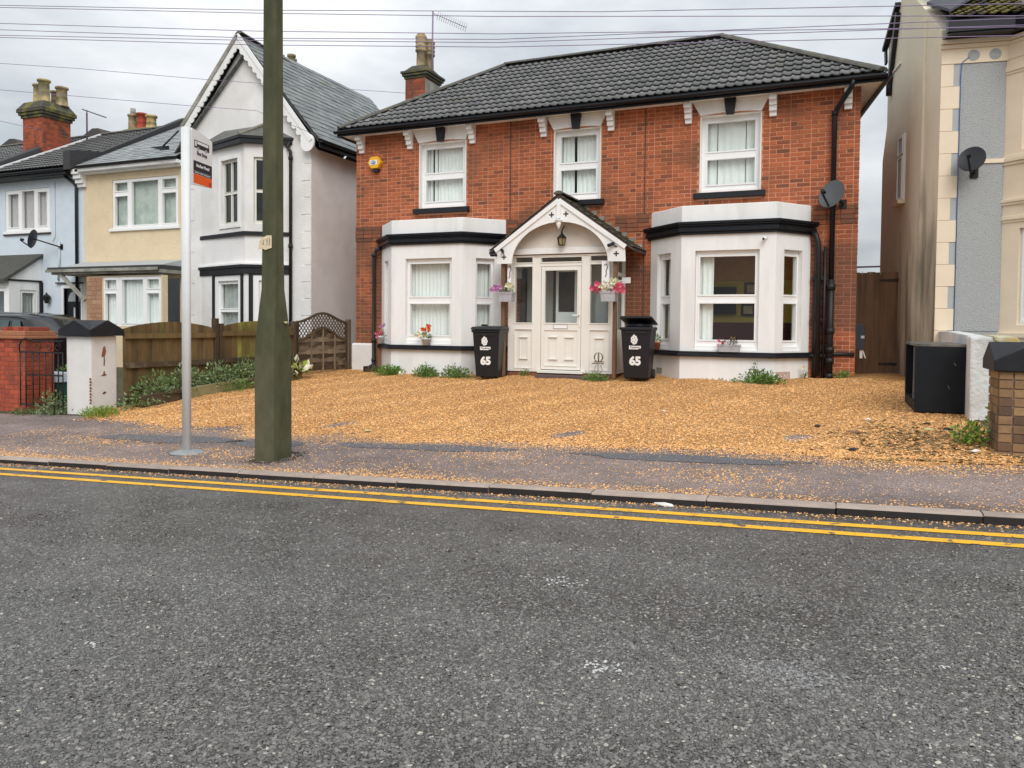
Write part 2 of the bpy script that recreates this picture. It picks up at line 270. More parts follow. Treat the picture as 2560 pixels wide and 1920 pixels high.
def worn_paint():
    mt = bpy.data.materials.new('worn_yellow_paint'); mt.use_nodes = True; t = mt.node_tree; n = t.nodes; l = t.links; b = n['Principled BSDF']
    g = n.new('ShaderNodeNewGeometry')
    a = n.new('ShaderNodeTexNoise'); a.inputs['Scale'].default_value = 9; a.inputs['Detail'].default_value = 10; a.inputs['Roughness'].default_value = .7; l.new(g.outputs['Position'], a.inputs['Vector'])
    mr = n.new('ShaderNodeMapRange'); l.new(a.outputs[0], mr.inputs[0]); mr.inputs[1].default_value = .56; mr.inputs[2].default_value = .63
    v = n.new('ShaderNodeTexNoise'); v.inputs['Scale'].default_value = 60; l.new(g.outputs['Position'], v.inputs['Vector'])
    y = n.new('ShaderNodeMix'); y.data_type = 'RGBA'; l.new(v.outputs[0], y.inputs[0]); y.inputs[6].default_value = (.80, .37, .008, 1); y.inputs[7].default_value = (.93, .52, .02, 1)
    x = n.new('ShaderNodeMix'); x.data_type = 'RGBA'; l.new(mr.outputs[0], x.inputs[0]); l.new(y.outputs[2], x.inputs[6]); x.inputs[7].default_value = (.10, .085, .06, 1)
    l.new(x.outputs[2], b.inputs['Base Color']); b.inputs['Roughness'].default_value = .6
    bp = n.new('ShaderNodeBump'); bp.inputs['Strength'].default_value = .5; bp.inputs['Distance'].default_value = .005; l.new(v.outputs[0], bp.inputs['Height']); l.new(bp.outputs[0], b.inputs['Normal'])
    return mt
M_YPAINT = worn_paint()

# ------------------------------------------------------------ mesh and object helpers
WORLD = {}          # world matrix of every object that parents others
class MB:
    def __init__(self, xf=None): self.v = []; self.f = []; self.mi = []; self.sm = []; self.xf = xf
    def add(self, vs, fs, mi=0, sm=False):
        o = len(self.v)
        for p in vs:
            p = Vector(p); self.v.append(self.xf @ p if self.xf else p)
        for f in fs: self.f.append(tuple(o+i for i in f)); self.mi.append(mi); self.sm.append(sm)
        return self
    def hexa(self, p, mi=0): # p: 4 bottom (ccw), 4 top
        return self.add(p, [(3, 2, 1, 0), (4, 5, 6, 7), (0, 1, 5, 4), (1, 2, 6, 5), (2, 3, 7, 6), (3, 0, 4, 7)], mi)
    def box(self, x0, x1, y0, y1, z0, z1, mi=0):
        return self.hexa([(x0, y0, z0), (x1, y0, z0), (x1, y1, z0), (x0, y1, z0), (x0, y0, z1), (x1, y0, z1), (x1, y1, z1), (x0, y1, z1)], mi)
    def bar(self, p, q, w, h, up=(0, 0, 1), mi=0):
        p = Vector(p); q = Vector(q); d = (q-p).normalized(); u = Vector(up)
        s = d.cross(u); s = s.normalized() if s.length > 1e-6 else Vector((1, 0, 0)); u = s.cross(d).normalized()
        a, b = s*w/2, u*h/2
        return self.hexa([p-a-b, p+a-b, p+a+b, p-a+b, q-a-b, q+a-b, q+a+b, q-a+b], mi)
    def prism(self, poly, ax, a, b, mi=0, sm=False):
        """poly: 2-D points in the plane normal to axis ax (x: yz, y: xz, z: xy), extruded from a to b"""
        def P(p, t): return {'x': (t, p[0], p[1]), 'y': (p[0], t, p[1]), 'z': (p[0], p[1], t)}[ax]
        n = len(poly); area = sum(poly[i][0]*poly[(i+1) % n][1]-poly[(i+1) % n][0]*poly[i][1] for i in range(n))
        if (area < 0) != (ax == 'y'): poly = poly[::-1]
        if b < a: a, b = b, a
        vs = [P(p, a) for p in poly]+[P(p, b) for p in poly]
        fs = [tuple(range(n))[::-1], tuple(range(n, 2*n))]
        self.add(vs, fs, mi)
        o = len(self.v)-2*n
        for i in range(n):
            j = (i+1) % n; self.f.append((o+i, o+j, o+n+j, o+n+i)); self.mi.append(mi); self.sm.append(sm)
        return self
    def tube(self, pts, r, n=8, mi=0, cap=True):
        pts = [Vector(p) for p in pts]; rs = r if isinstance(r, (list, tuple)) else [r]*len(pts); rings = []; pu = None
        for i, p in enumerate(pts):
            d = (pts[min(i+1, len(pts)-1)]-pts[max(i-1, 0)]).normalized()
            if pu is None: pu = Vector((0, 0, 1)) if abs(d.z) < .9 else Vector((1, 0, 0))
            s = d.cross(pu).normalized(); pu = s.cross(d).normalized()
            rings.append([p+(s*math.cos(2*math.pi*k/n)+pu*math.sin(2*math.pi*k/n))*rs[i] for k in range(n)])
        vs = [q for ring in rings for q in ring]; fs = []
        for i in range(len(pts)-1):
            for k in range(n): fs.append((i*n+k, i*n+(k+1) % n, (i+1)*n+(k+1) % n, (i+1)*n+k))
        self.add(vs, fs, mi, True)
        if cap: 
            o = len(self.v)-len(vs)
            self.f += [tuple(o+k for k in range(n))[::-1], tuple(o+(len(pts)-1)*n+k for k in range(n))]; self.mi += [mi, mi]; self.sm += [False, False]
        return self
    def lathe(self, prof, c, n=16, mi=0, sm=True):
        vs = []; fs = []
        for r, z in prof:
            for k in range(n): vs.append((c[0]+r*math.cos(2*math.pi*k/n), c[1]+r*math.sin(2*math.pi*k/n), c[2]+z))
        for i in range(len(prof)-1):
            for k in range(n): fs.append((i*n+k, i*n+(k+1) % n, (i+1)*n+(k+1) % n, (i+1)*n+k))
        fs.append(tuple(range(n))[::-1]); fs.append(tuple((len(prof)-1)*n+k for k in range(n)))
        return self.add(vs, fs, mi, sm)
    def sheet(self, x0, x1, z0, z1, y0, y1, holes=(), mi=0):
        """upright slab (front y0, back y1) with rectangular holes (x0,x1,z0,z1)"""
        xs = sorted({x0, x1, *[min(max(h[i], x0), x1) for h in holes for i in (0, 1)]}); zs = sorted({z0, z1, *[min(max(h[i], z0), z1) for h in holes for i in (2, 3)]})
        nx, nzz = len(xs)-1, len(zs)-1
        def solid(i, j):
            if not (0 <= i < nx and 0 <= j < nzz): return False
            cx, cz = (xs[i]+xs[i+1])/2, (zs[j]+zs[j+1])/2
            return not any(h[0] < cx < h[1] and h[2] < cz < h[3] for h in holes)
        for i in range(nx):
            for j in range(nzz):
                if not solid(i, j): continue
                a, b, c, d = xs[i], xs[i+1], zs[j], zs[j+1]
                self.add([(a, y0, c), (b, y0, c), (b, y0, d), (a, y0, d)], [(0, 1, 2, 3)], mi); self.add([(a, y1, c), (b, y1, c), (b, y1, d), (a, y1, d)], [(3, 2, 1, 0)], mi)
                if not solid(i-1, j): self.add([(a, y0, c), (a, y0, d), (a, y1, d), (a, y1, c)], [(0, 1, 2, 3)], mi)
                if not solid(i+1, j): self.add([(b, y0, c), (b, y0, d), (b, y1, d), (b, y1, c)], [(3, 2, 1, 0)], mi)
                if not solid(i, j-1): self.add([(a, y0, c), (b, y0, c), (b, y1, c), (a, y1, c)], [(3, 2, 1, 0)], mi)
                if not solid(i, j+1): self.add([(a, y0, d), (b, y0, d), (b, y1, d), (a, y1, d)], [(0, 1, 2, 3)], mi)
        return self
    def build(self, name, mats, parent=None, label=None, cat=None, group=None, kind=None, origin=None, bevel=0):
        mats = mats if isinstance(mats, (list, tuple)) else [mats]
        if parent is None:
            if origin is None:
                lo = [min(p[i] for p in self.v) for i in range(3)]; hi = [max(p[i] for p in self.v) for i in range(3)]
                origin = Vector(((lo[0]+hi[0])/2, (lo[1]+hi[1])/2, lo[2]))
            mw = Matrix.Translation(Vector(origin)); 
        else: mw = WORLD[parent.name]
        inv = mw.inverted()
        me = bpy.data.meshes.new(name); me.from_pydata([inv @ p for p in self.v], [], self.f)
        for mt in mats: me.materials.append(mt)
        me.polygons.foreach_set('material_index', self.mi); me.polygons.foreach_set('use_smooth', self.sm); me.update()
        o = bpy.data.objects.new(name, me); COL.objects.link(o)
        if parent is None: o.matrix_world = mw
        else: o.parent = parent
        WORLD[o.name] = mw
        if bevel:
            bv = o.modifiers.new('edge', 'BEVEL'); bv.width = bevel; bv.segments = 2; bv.limit_method = 'ANGLE'; bv.angle_limit = R(40)
        return tag(o, label, cat, group, kind)
def tag(o, label=None, cat=None, group=None, kind=None):
    if label: o['label'] = label
    if cat: o['category'] = cat
    if group: o['group'] = group
    if kind: o['kind'] = kind
    return o
def thing(name, label, cat, loc=(0, 0, 0), rz=0, group=None):
    o = bpy.data.objects.new(name, None); COL.objects.link(o); o.empty_display_size = .1
    mw = Matrix.Translation(Vector(loc)) @ Matrix.Rotation(rz, 4, 'Z'); o.matrix_world = mw; WORLD[o.name] = mw
    return tag(o, label, cat, group)
def inst(me, name, loc, parent, rot=None):
    """a piece that shares mesh data; loc (and rot, a 3x3) in world space"""
    o = bpy.data.objects.new(name, me); COL.objects.link(o); o.parent = parent
    mw = Matrix.Translation(Vector(loc)) @ (rot.to_4x4() if rot else Matrix.Identity(4))
    o.matrix_basis = WORLD[parent.name].inverted() @ mw
    return o
def text(body, name, size, mtx, mt, parent, bold=0., ax='CENTER', ext=.0015):
    cu = bpy.data.curves.new(name, 'FONT'); cu.body = body; cu.size = size; cu.align_x = ax; cu.align_y = 'CENTER'; cu.offset = bold; cu.extrude = ext; cu.resolution_u = 3
    cu.materials.append(mt); tmp = bpy.data.objects.new(name, cu); COL.objects.link(tmp)
    me = bpy.data.meshes.new_from_object(tmp.evaluated_get(bpy.context.evaluated_depsgraph_get())); bpy.data.objects.remove(tmp)
    o = bpy.data.objects.new(name, me); COL.objects.link(o); o.parent = parent
    o.matrix_basis = WORLD[parent.name].inverted() @ mtx
    return o
def facing(p, xdir=(1, 0, 0), up=(0, 0, 1)):
    x = Vector(xdir).normalized(); u = Vector(up); z = x.cross(u).normalized(); u = z.cross(x)
    mm = Matrix.Identity(4)
    for i in range(3): mm[i][0], mm[i][1], mm[i][2], mm[i][3] = x[i], u[i], z[i], p[i]
    return mm
def T2(a, b):
    """local frame of an upright panel from a to b (plan points): x along, y into the building, z up"""
    a = Vector((a[0], a[1], 0)); b = Vector((b[0], b[1], 0)); x = (b-a).normalized(); y = Vector((-x.y, x.x, 0)); mm = Matrix.Identity(4)
    for i in range(3): mm[i][0], mm[i][1], mm[i][2], mm[i][3] = x[i], y[i], (0, 0, 1)[i], a[i]
    return mm
def hs(x): return .453+.017*x
def gz(x, y):
    if y < 0: return .0378*x
    if y < 1.9: return .06+.0378*x+.03*y
    t = min((y-1.9)/7.3, 1.); return (.117+.0378*x)*(1-t)+hs(x)*t

# ------------------------------------------------------------ ground, road, kerb, pavement, forecourt
def strip(name, mt, x0, x1, y0, y1, nx, ny, zf, kind='structure', parent=None):
    xs = np.linspace(x0, x1, nx+1); ys = np.linspace(y0, y1, ny+1); b = MB()
    vs = [(x, y, zf(x, y)) for y in ys for x in xs]
    fs = [(j*(nx+1)+i, j*(nx+1)+i+1, (j+1)*(nx+1)+i+1, (j+1)*(nx+1)+i) for j in range(ny) for i in range(nx)]
    b.add(vs, fs, 0, True); return b.build(name, mt, parent, kind=kind, origin=(0, 0, 0))
strip('ground', M_EARTH, -260, 260, -160, 260, 4, 4, lambda x, y: .0378*x-.25-(.01*abs(y)))
road = strip('road', M_ROAD, -70, 60, -9, 0, 1, 1, lambda x, y: .0378*x)
for y, nm in ((-.29, 'inner'), (-.53, 'outer')):
    strip('yellow_line', M_YPAINT, -70, 60, y-.045, y+.045, 1, 1, lambda x, y: .0378*x+.004)
strip('pavement', M_PAVE, -70, 60, .125, 3.1, 260, 12, gz)
# two darker repair patches and a strip of old tarmac along the back of the pavement
def blob_sheet(name, mt, pts, dz):
    b = MB(); n = len(pts); b.add([(x, y, gz(x, y)+dz) for x, y in pts], [tuple(range(n))]); return b.build(name, mt, kind='structure')
def wob(cx, cy, rx, ry, n=26, k=.16, a=0):
    out = []
    for i in range(n):
        t = 2*math.pi*i/n; r = 1+k*math.sin(2.3*t+a)+k*.6*math.sin(5*t+2*a)
        out.append((cx+rx*r*math.cos(t), min(cy+ry*r*math.sin(t), 1.9)))
    return out
blob_sheet('pavement_patch', M_PATCH, wob(-5.6, 1.55, 1.1, .27, a=1.), .004)
blob_sheet('pavement_patch', M_PATCH, wob(-3.9, 1.5, .55, .26, a=2.), .004)
blob_sheet('pavement_patch', M_PATCH, wob(-1.8, 1.62, 1.0, .2, a=.4), .004)
blob_sheet('pavement_patch', M_PATCH, wob(1.2, 1.55, 1.2, .16, a=3.), .004)
blob_sheet('pavement_patch', M_PATCH, wob(4.4, 1.1, .45, .3, a=4.), .004)
kb = MB(); kb.box(-70, -12.1, 0, .125, -2.7, -2.6); kb.box(-70.01, -70, 0, .1, -2.7, -2.69)
kerb = strip('kerb', M_KERB, -70, 60, .002, .123, 1, 1, lambda x, y: .05+.0378*x)
kx = -12.1
while kx < 7.5:
    L = .915; j = random.uniform(-.006, .006); b = MB()
    x0, x1 = kx+.004, kx+L-.006; z = lambda x: .0378*x
    c = .012
    vs = []
    for x in (x0, x1):
        vs += [(x, j, z(x)-.15), (x, j, z(x)+.048+j), (x, j+.018, z(x)+.062+j), (x, .124, z(x)+.064), (x, .124, z(x)-.15)]
    b.add(vs, [(0, 5, 6, 1)], 1); b.add(vs, [(1, 6, 7, 2), (2, 7, 8, 3), (3, 8, 9, 4), (4, 3, 2, 1, 0), (5, 6, 7, 8, 9)], 0)
    b.build('kerb_stone', [M_KERB, M_KERBF], kerb); kx += L
EDGE = [(-9, 2.9), (-7.6, 2.75), (-6.3, 2.35), (-5.3, 2.6), (-4.3, 1.95), (-3.4, 2.35), (-2.2, 1.95), (-1.1, 2.2), (.2, 2.05), (1.4, 2.15), (2.2, 2.0), (2.9, 1.75), (3.2, 1.65), (4.1, 1.85)]
def edge(x): return float(np.interp(x, [e[0] for e in EDGE], [e[1] for e in EDGE]))
def mound(x, y): return .02*math.sin(x*2.1+y)*math.sin(y*1.7)+.012*math.sin(x*5.3-y*2.2)
def fore_z(x, y):
    e = max(0., min(1., (y-edge(x))/.5)); return gz(x, y)+.005+e*(.02+mound(x, y))
def fore_sheet():
    xs = np.linspace(-8.95, 4.06, 400); n = 60; b = MB(); vs = []
    for j in range(n+1):
        for x in xs:
            e = edge(x)+.05*math.sin(x*9.1)+.035*math.sin(x*23.7+1)+.02*math.sin(x*51)
            y = e+(10.7-e)*(j/n)**1.3; vs.append((x, y, fore_z(x, y) if j else gz(x, y)-.004))
    m_ = len(xs); b.add(vs, [(j*m_+i, j*m_+i+1, (j+1)*m_+i+1, (j+1)*m_+i) for j in range(n) for i in range(m_-1)], 0, True); b.build('forecourt', M_GBASE, kind='structure', origin=(0, 0, 0))
fore_sheet()
strip('garden_ground', M_EARTH, -70, -8.93, 3.0, 10, 20, 6, lambda x, y: gz(x, y)+.01)
strip('garden_ground', M_EARTH, 4.04, 60, 2.1, 12, 20, 6, lambda x, y: gz(x, y)+.01)

def stones(name, n, sample, size, mt, flat=.45, sink=.3, kind='stuff'):
    base = np.array([(1, 0, 0), (.35, .9, .1), (-.75, .7, 0), (-.9, -.3, .1), (-.2, -.95, 0), (.7, -.75, .05), (.15, .1, 1.), (0, 0, -.8)], float)
    ring = [0, 1, 2, 3, 4, 5]
    fs0 = np.array([(ring[i], ring[(i+1) % 6], 6) for i in range(6)])
    pts = np.array([sample() for _ in range(n)]); s = rng.uniform(size[0], size[1], n)**1.0
    a = rng.uniform(0, 2*np.pi, n); V = np.repeat(base[None, :7], n, 0)
    V = V*(1+rng.uniform(-.28, .28, V.shape)); asp = rng.uniform(.55, 1., n)
    X = V[:, :, 0]*s[:, None]; Y = V[:, :, 1]*(s*asp)[:, None]; Z = V[:, :, 2]*(s*flat)[:, None]
    tx = rng.normal(0, .25, n)
    ca, sa = np.cos(a)[:, None], np.sin(a)[:, None]
    Z2 = Z+X*tx[:, None]
    out = np.stack([X*ca-Y*sa+pts[:, 0:1], X*sa+Y*ca+pts[:, 1:2], Z2+pts[:, 2:3]+(s*flat*sink)[:, None]], -1).reshape(-1, 3)
    F = (fs0[None]+(np.arange(n)*7)[:, None, None]).reshape(-1, 3)
    me = bpy.data.meshes.new(name); me.vertices.add(len(out)); me.vertices.foreach_set('co', out.ravel())
    me.loops.add(F.size); me.loops.foreach_set('vertex_index', F.ravel().astype(np.int32))
    me.polygons.add(len(F)); me.polygons.foreach_set('loop_start', np.arange(0, F.size, 3, dtype=np.int32)); me.update(calc_edges=True); me.validate()
    me.materials.append(mt); o = bpy.data.objects.new(name, me); COL.objects.link(o); o['kind'] = kind
    return o
def s_fore():
    while True:
        x = random.uniform(-8.7, 4.0); y = 1.9+7.2*random.random()**1.25
        if y > edge(x)-.15+random.gauss(0, .09): return (x, y, fore_z(x, y))
def s_spill():
    while True:
        x = random.uniform(-8.5, 4.8); d = random.random(); y = .12+d*2.1
        cl = .5+.5*math.sin(x*1.7+y*2.3)*math.sin(x*.6-y*3.1)
        near = max(0, 1-abs(y-edge(x))/.5); k = max(0, 1-(y-.13)/.22)*.75+cl**3*.35+near*.9+.04
        if x > 2.6 and y < 1.2: k *= .5
        if random.random() < k: return (x, y, gz(x, y) if y < edge(x) else fore_z(x, y))
def s_gutter():
    x = random.uniform(-9, 6); y = -abs(random.gauss(0, .07)); return (x, y, gz(x, y))
def s_chip():
    while True:
        y = -.7-3.6*random.random()**.8; x = random.uniform(-5.5, 5)
        q = Vector((x, y, gz(x, y)))-CAM; w = q.dot(_F)
        if w > .8 and abs(q.dot(_Rt)/w) < .72 and -q.dot(_Up)/w < .72 and random.random() < min(1, (2.6/w)**1.6): return (x, y, gz(x, y))
stones('gravel', 78000, s_fore, (.006, .017), M_STONE, .45, .2)
stones('gravel_spill', 24000, s_spill, (.004, .011), M_STONE, .5, .3)
stones('gutter_grit', 2200, s_gutter, (.004, .011), M_STONE, .5, .3)
stones('road_chippings', 60000, s_chip, (.005, .0115), M_CHIP, .42, .0)

# ------------------------------------------------------------ generic building pieces
def upvc(parent, name, T, x0, x1, z0, z1, y, panes, fm=M_UPVC, depth=.07, gm=M_GLASS, bead=.018, label=None, kids=None):
    """a window: frame with holes for panes, proud sash bead round each pane, one glass object per pane"""
    b = MB(T); b.sheet(x0, x1, z0, z1, y, y+depth, panes)
    for (a, c, d, e) in panes:
        w = bead
        b.box(a-w*1.6, c+w*1.6, y-.014, y+.001, e, e+w*1.6); b.box(a-w*1.6, c+w*1.6, y-.014, y+.001, d-w*1.6, d)
        b.box(a-w*1.6, a, y-.014, y+.001, d, e); b.box(c, c+w*1.6, y-.014, y+.001, d, e)
    f = b.build(name, fm, parent, label=label)
    for (a, c, d, e) in panes:
        g = MB(T); g.box(a-.006, c+.006, y+.03, y+.036, d-.006, e+.006); g.build('pane', gm, kids or f)
    return f
def curtain(label, T, x0, x1, z0, z1, y, amp=.018, pitch=.09, mt=M_CURT, gaps=(), name='net_curtain', group='curtains behind the windows'):
    b = MB(T); n = max(6, int((x1-x0)/pitch*6)); 
    spans = []; cur = x0
    for g0, g1 in sorted(gaps): spans.append((cur, g0)); cur = g1
    spans.append((cur, x1))
    ph = random.random()*6
    for s0, s1 in spans:
        if s1-s0 < .01: continue
        k = max(4, int((s1-s0)/pitch*6)); top = []; bot = []
        for i in range(k+1):
            x = s0+(s1-s0)*i/k; w = amp*(math.sin(2*math.pi*x/pitch+ph)+.45*math.sin(2*math.pi*x/(pitch*2.7)+1))
            top.append((x, y+w*.5, z1)); bot.append((x+.008*math.sin(x*19), y+w*1.3, z0))
        vs = bot+top; b.add(vs, [(i, i+1, k+2+i, k+1+i) for i in range(k)], 0, True)
        b.add([(p[0], p[1]+.004, p[2]) for p in vs], [(k+1+i, k+2+i, i+1, i) for i in range(k)], 0, True)
    return b.build(name, mt, None, label, 'curtain', group)

def brick_list(x0, x1, z0, z1, holes=(), course=.086, L=.232, H=.112, J=.011, jit=.004, bond='flemish'):
    out = []; r = 0; z = z0
    while z < z1-.02:
        za, zb = z+J/2, min(z+course-J/2, z1)
        segs = [(x0, x1)]
        for h in holes:
            if h[2] < zb-.01 and h[3] > za+.01:
                ns = []
                for a, b in segs:
                    if h[1] <= a or h[0] >= b: ns.append((a, b)); continue
                    if h[0] > a: ns.append((a, h[0]))
                    if h[1] < b: ns.append((h[1], b))
                segs = ns
        if bond == 'flemish':
            x = x0-(L+J)*.5-(H+J)*.5*(1 if r % 2 else 0)-(L/2+H/2+J)*(r % 2); t = r % 2
        else: x = x0-(L+J)*.5*(r % 2); t = 0
        while x < x1:
            w = L if (bond != 'flemish' or t == 0) else H; t = 1-t
            for a, b in segs:
                p, q = max(x, a), min(x+w, b)
                if q-p > .03: out.append((p, q, za, zb))
            x += w+J
        z += course; r += 1
    return out
BRK = {}
def lay_bricks(T, bricks, parent, mt, limit, face=.006, depth=.03, name='brick', stuff='brickwork', skip=None):
    """T: wall frame (x along, y into the wall). The largest in view become objects, the rest one mesh."""
    def score(bk):
        c = T @ Vector(((bk[0]+bk[1])/2, 0, (bk[2]+bk[3])/2)); d = c-CAM; nrm = (T.to_3x3() @ Vector((0, -1, 0)))
        s = (bk[1]-bk[0])*(bk[3]-bk[2])*max(0, -d.dot(nrm))/d.length**3
        if skip and skip(c): s *= .01
        return s
    bricks = sorted(bricks, key=score, reverse=True); rot = T.to_3x3()
    for bk in bricks[:limit]:
        w, h = round(bk[1]-bk[0], 3), round(bk[3]-bk[2], 3); k = (w, h, mt.name, face, depth)
        if k not in BRK:
            c = .003; me = bpy.data.meshes.new('brick')
            vs = [(c, 0, c), (w-c, 0, c), (w-c, 0, h-c), (c, 0, h-c), (0, c, 0), (w, c, 0), (w, c, h), (0, c, h), (0, depth, 0), (w, depth, 0), (w, depth, h), (0, depth, h)]
            fs = [(0, 1, 2, 3)]+[(i+4, (i+1) % 4+4, (i+1) % 4, i) for i in range(4)]+[(i+8, (i+1) % 4+8, (i+1) % 4+4, i+4) for i in range(4)]
            me.from_pydata(vs, [], fs); me.materials.append(mt); BRK[k] = me
        inst(BRK[k], name, T @ Vector((bk[0], -face+random.uniform(-.0025, .0025), bk[2])), parent, rot)
    if len(bricks) > limit:
        b = MB(T)
        for bk in bricks[limit:]:
            y = -face+random.uniform(-.0025, .0025); c = .003
            vs = [(bk[0]+c, y, bk[2]+c), (bk[1]-c, y, bk[2]+c), (bk[1]-c, y, bk[3]-c), (bk[0]+c, y, bk[3]-c), (bk[0], y+c, bk[2]), (bk[1], y+c, bk[2]), (bk[1], y+c, bk[3]), (bk[0], y+c, bk[3]),
                  (bk[0], y+depth, bk[2]), (bk[1], y+depth, bk[2]), (bk[1], y+depth, bk[3]), (bk[0], y+depth, bk[3])]
            b.add(vs, [(0, 1, 2, 3)]+[(i+4, (i+1) % 4+4, (i+1) % 4, i) for i in range(4)]+[(i+8, (i+1) % 4+8, (i+1) % 4+4, i+4) for i in range(4)])
        b.build(stuff, mt, parent, kind='stuff')

TILES = {}
def tile_roof(parent, A, B, Cc, D, expo, width, mt, limit, prof=None, lip=.028, name='roof_tile', stuff='roof_tiles', half=False, gap=.004, jit=.0):
    """tiles on the patch A (eaves left) B (eaves right) C (ridge right) D (ridge left), clipped to the patch (hips)"""
    A, B, Cc, D = map(Vector, (A, B, Cc, D))
    ex = (B-A).normalized(); nrm = ex.cross((D-A)).normalized(); 
    if nrm.z < 0: nrm = -nrm
    es = nrm.cross(ex)
    L = (D-A).dot(es); L2 = (Cc-B).dot(es)
    dl = (D-A).dot(ex)/L; W0 = (B-A).length; dr = ((Cc-B).dot(ex))/L2
    rows = int(round(L/expo)); expo = L/rows; tiles = []
    def lim(s): return dl*s, W0+dr*s
    for r in range(rows):
        s0, s1 = r*expo, (r+1)*expo+(.03 if r < rows-1 else 0)
        lo = min(lim(s0)[0], lim(s1)[0]); hi = max(lim(s0)[1], lim(s1)[1])
        off = (width*.5 if (half and r % 2) else 0)
        i = math.floor((lo-off)/width)
        while i*width+off < hi:
            x0 = i*width+off; x1 = x0+width-gap; i += 1
            q = [max(x0, lim(s0)[0]), min(x1, lim(s0)[1]), max(x0, lim(s1)[0]), min(x1, lim(s1)[1])]
            if q[1]-q[0] < .02 and q[3]-q[2] < .02: continue
            full = q[0] == x0 and q[1] == x1 and q[2] == x0 and q[3] == x1
            tiles.append((x0, x1, s0, s1, full))
    P = prof or (lambda u: 0.)
    N = 13 if prof else 2
    def mesh_of(x0, x1, s0, s1, full):
        us = [k/(N-1) for k in range(N)]; bot = []; top = []; low = []
        w = x1-x0
        for u in us:
            x = x0+u*w
            xb = min(max(x, lim(s0)[0]), lim(s0)[1]); xt = min(max(x, lim(s1)[0]), lim(s1)[1])
            h = P(u); bot.append((xb-x0, 0, h+lip)); low.append((xb-x0, .004+lip*.75, h+lip-max(.024, lip*.85))); top.append((xt-x0, s1-s0, h+.003))
        vs = low+bot+top
        fs = [(k, k+1, N+k+1, N+k) for k in range(N-1)]+[(N+k, N+k+1, 2*N+k+1, 2*N+k) for k in range(N-1)]
        fs += [(0, N, 2*N), (N-1, 3*N-1, 2*N-1)]
        return vs, fs
    rot = Matrix((ex, es, nrm)).transposed()
    def sc(t):
        c = A+ex*((t[0]+t[1])/2)+es*((t[2]+t[3])/2)-CAM; return -c.length+(0 if t[4] else -2)
    tiles.sort(key=sc, reverse=True); b = MB()
    for k, t in enumerate(tiles):
        org = A+ex*t[0]+es*t[2]+nrm*(random.uniform(0, jit))
        rr = rot @ Matrix.Rotation(random.uniform(-jit, jit)*.8, 3, 'Z') if jit else rot
        if k < limit:
            key = (mt.name, round(t[1]-t[0], 3), round(t[3]-t[2], 3), N, t[4])
            if t[4] and key in TILES: me = TILES[key]
            else:
                vs, fs = mesh_of(*t); me = bpy.data.meshes.new(name); me.from_pydata(vs, [], fs); me.materials.append(mt)
                if prof: me.polygons.foreach_set('use_smooth', [False]*(N-1)+[True]*(N-1)+[False]*2)
                if t[4]: TILES[key] = me
            inst(me, name, org, parent, rr)
        else:
            vs, fs = mesh_of(*t); b.add([org+rr @ Vector(v) for v in vs], fs, 0, False)
    if b.v: b.build(stuff, mt, parent, kind='stuff')
def roll(u): return .026*max(0, math.sin(math.pi*((u*2) % 1)))**.8 if (u*2) % 1 < 1 else 0.
def roll2(u): 
    t = (u*2) % 1
    return .030*math.sin(math.pi*t/.55) if t < .55 else .004*math.sin(math.pi*(t-.55)/.45)
def ridge_tiles(parent, p, q, r=.12, L=.42, mt=M_RIDGE, lift=.03, name='ridge_tile'):
    p = Vector(p); q = Vector(q); d = q-p; n = max(1, int(round(d.length/L))); d0 = d.normalized()
    s = d0.cross(Vector((0, 0, 1))).normalized(); u = s.cross(d0)
    for i in range(n):
        a = p+d*(i/n)+d0*.004; b_ = p+d*((i+1)/n)-d0*.004; mb = MB(); vs = []
        for c in (a, b_):
            rr = r*random.uniform(.97, 1.03)
            for k in range(7):
                t = math.pi*k/6; vs.append(c+s*math.cos(t)*rr+u*(math.sin(t)*rr*.62+lift-.04))
        fs = [(k, k+1, 8+k, 7+k) for k in range(6)]
        mb.add(vs, fs, 0, True); mb.add(vs, [tuple(range(7))[::-1], tuple(range(7, 14))]); mb.build(name, mt, parent)
def pot(mb, c, r, h, n=12, mi=0, louv=False):
    prof = [(r*1.08, 0), (r*1.08, .04), (r*.92, .06), (r*.84, h*.45), (r*.86, h*.46), (r*.82, h*.5), (r*.8, h-.09), (r*1.02, h-.07), (r*1.02, h-.01), (r*.85, h), (r*.55, h-.01)]
    if louv:
        prof = [(r*1.0, 0), (r*.9, .05), (r*.86, h*.45)]
        z = h*.45
        for k in range(4): prof += [(r*1.12, z+.02), (r*1.12, z+.07), (r*.82, z+.075)]; z += (h*.5)/4
        prof += [(r*.95, h-.06), (r*.7, h-.01), (r*.2, h)]
    mb.lathe(prof, c, n, mi)

# ------------------------------------------------------------ the brick house
house = thing('brick_house', 'two-storey red brick house with two white bay windows and a gabled white porch', 'house', (-2.5, 9.2, .41))
TF = T2((0, 9.2), (1, 9.2))
UW = [(-6.15, -4.98, 4.01, 5.455), (-2.95, -1.94, 4.01, 5.465), (.04, 1.17, 4.01, 5.475)]
BAYS = [dict(xl=-7.118, xr=-4.017, fl=-6.405, fr=-4.70, l=(.30, .71), f=(.351, 1.471), r=(.318, .751)),
        dict(xl=-.886, xr=2.068, fl=-.15, fr=1.517, l=(.246, .70), f=(.256, 1.392), r=(.219, .706))]
wb = MB(TF)
wb.sheet(-7.82, 2.85, .1, 5.76, 0, .28, [u for u in UW]+[(-6.9, -4.25, .9, 2.95), (-.68, 1.85, .9, 2.95), (-2.98, -2.02, .5, 2.55)])
XS = lambda y: -.163*(y-9.2)      # the right-hand side wall follows the skewed plot
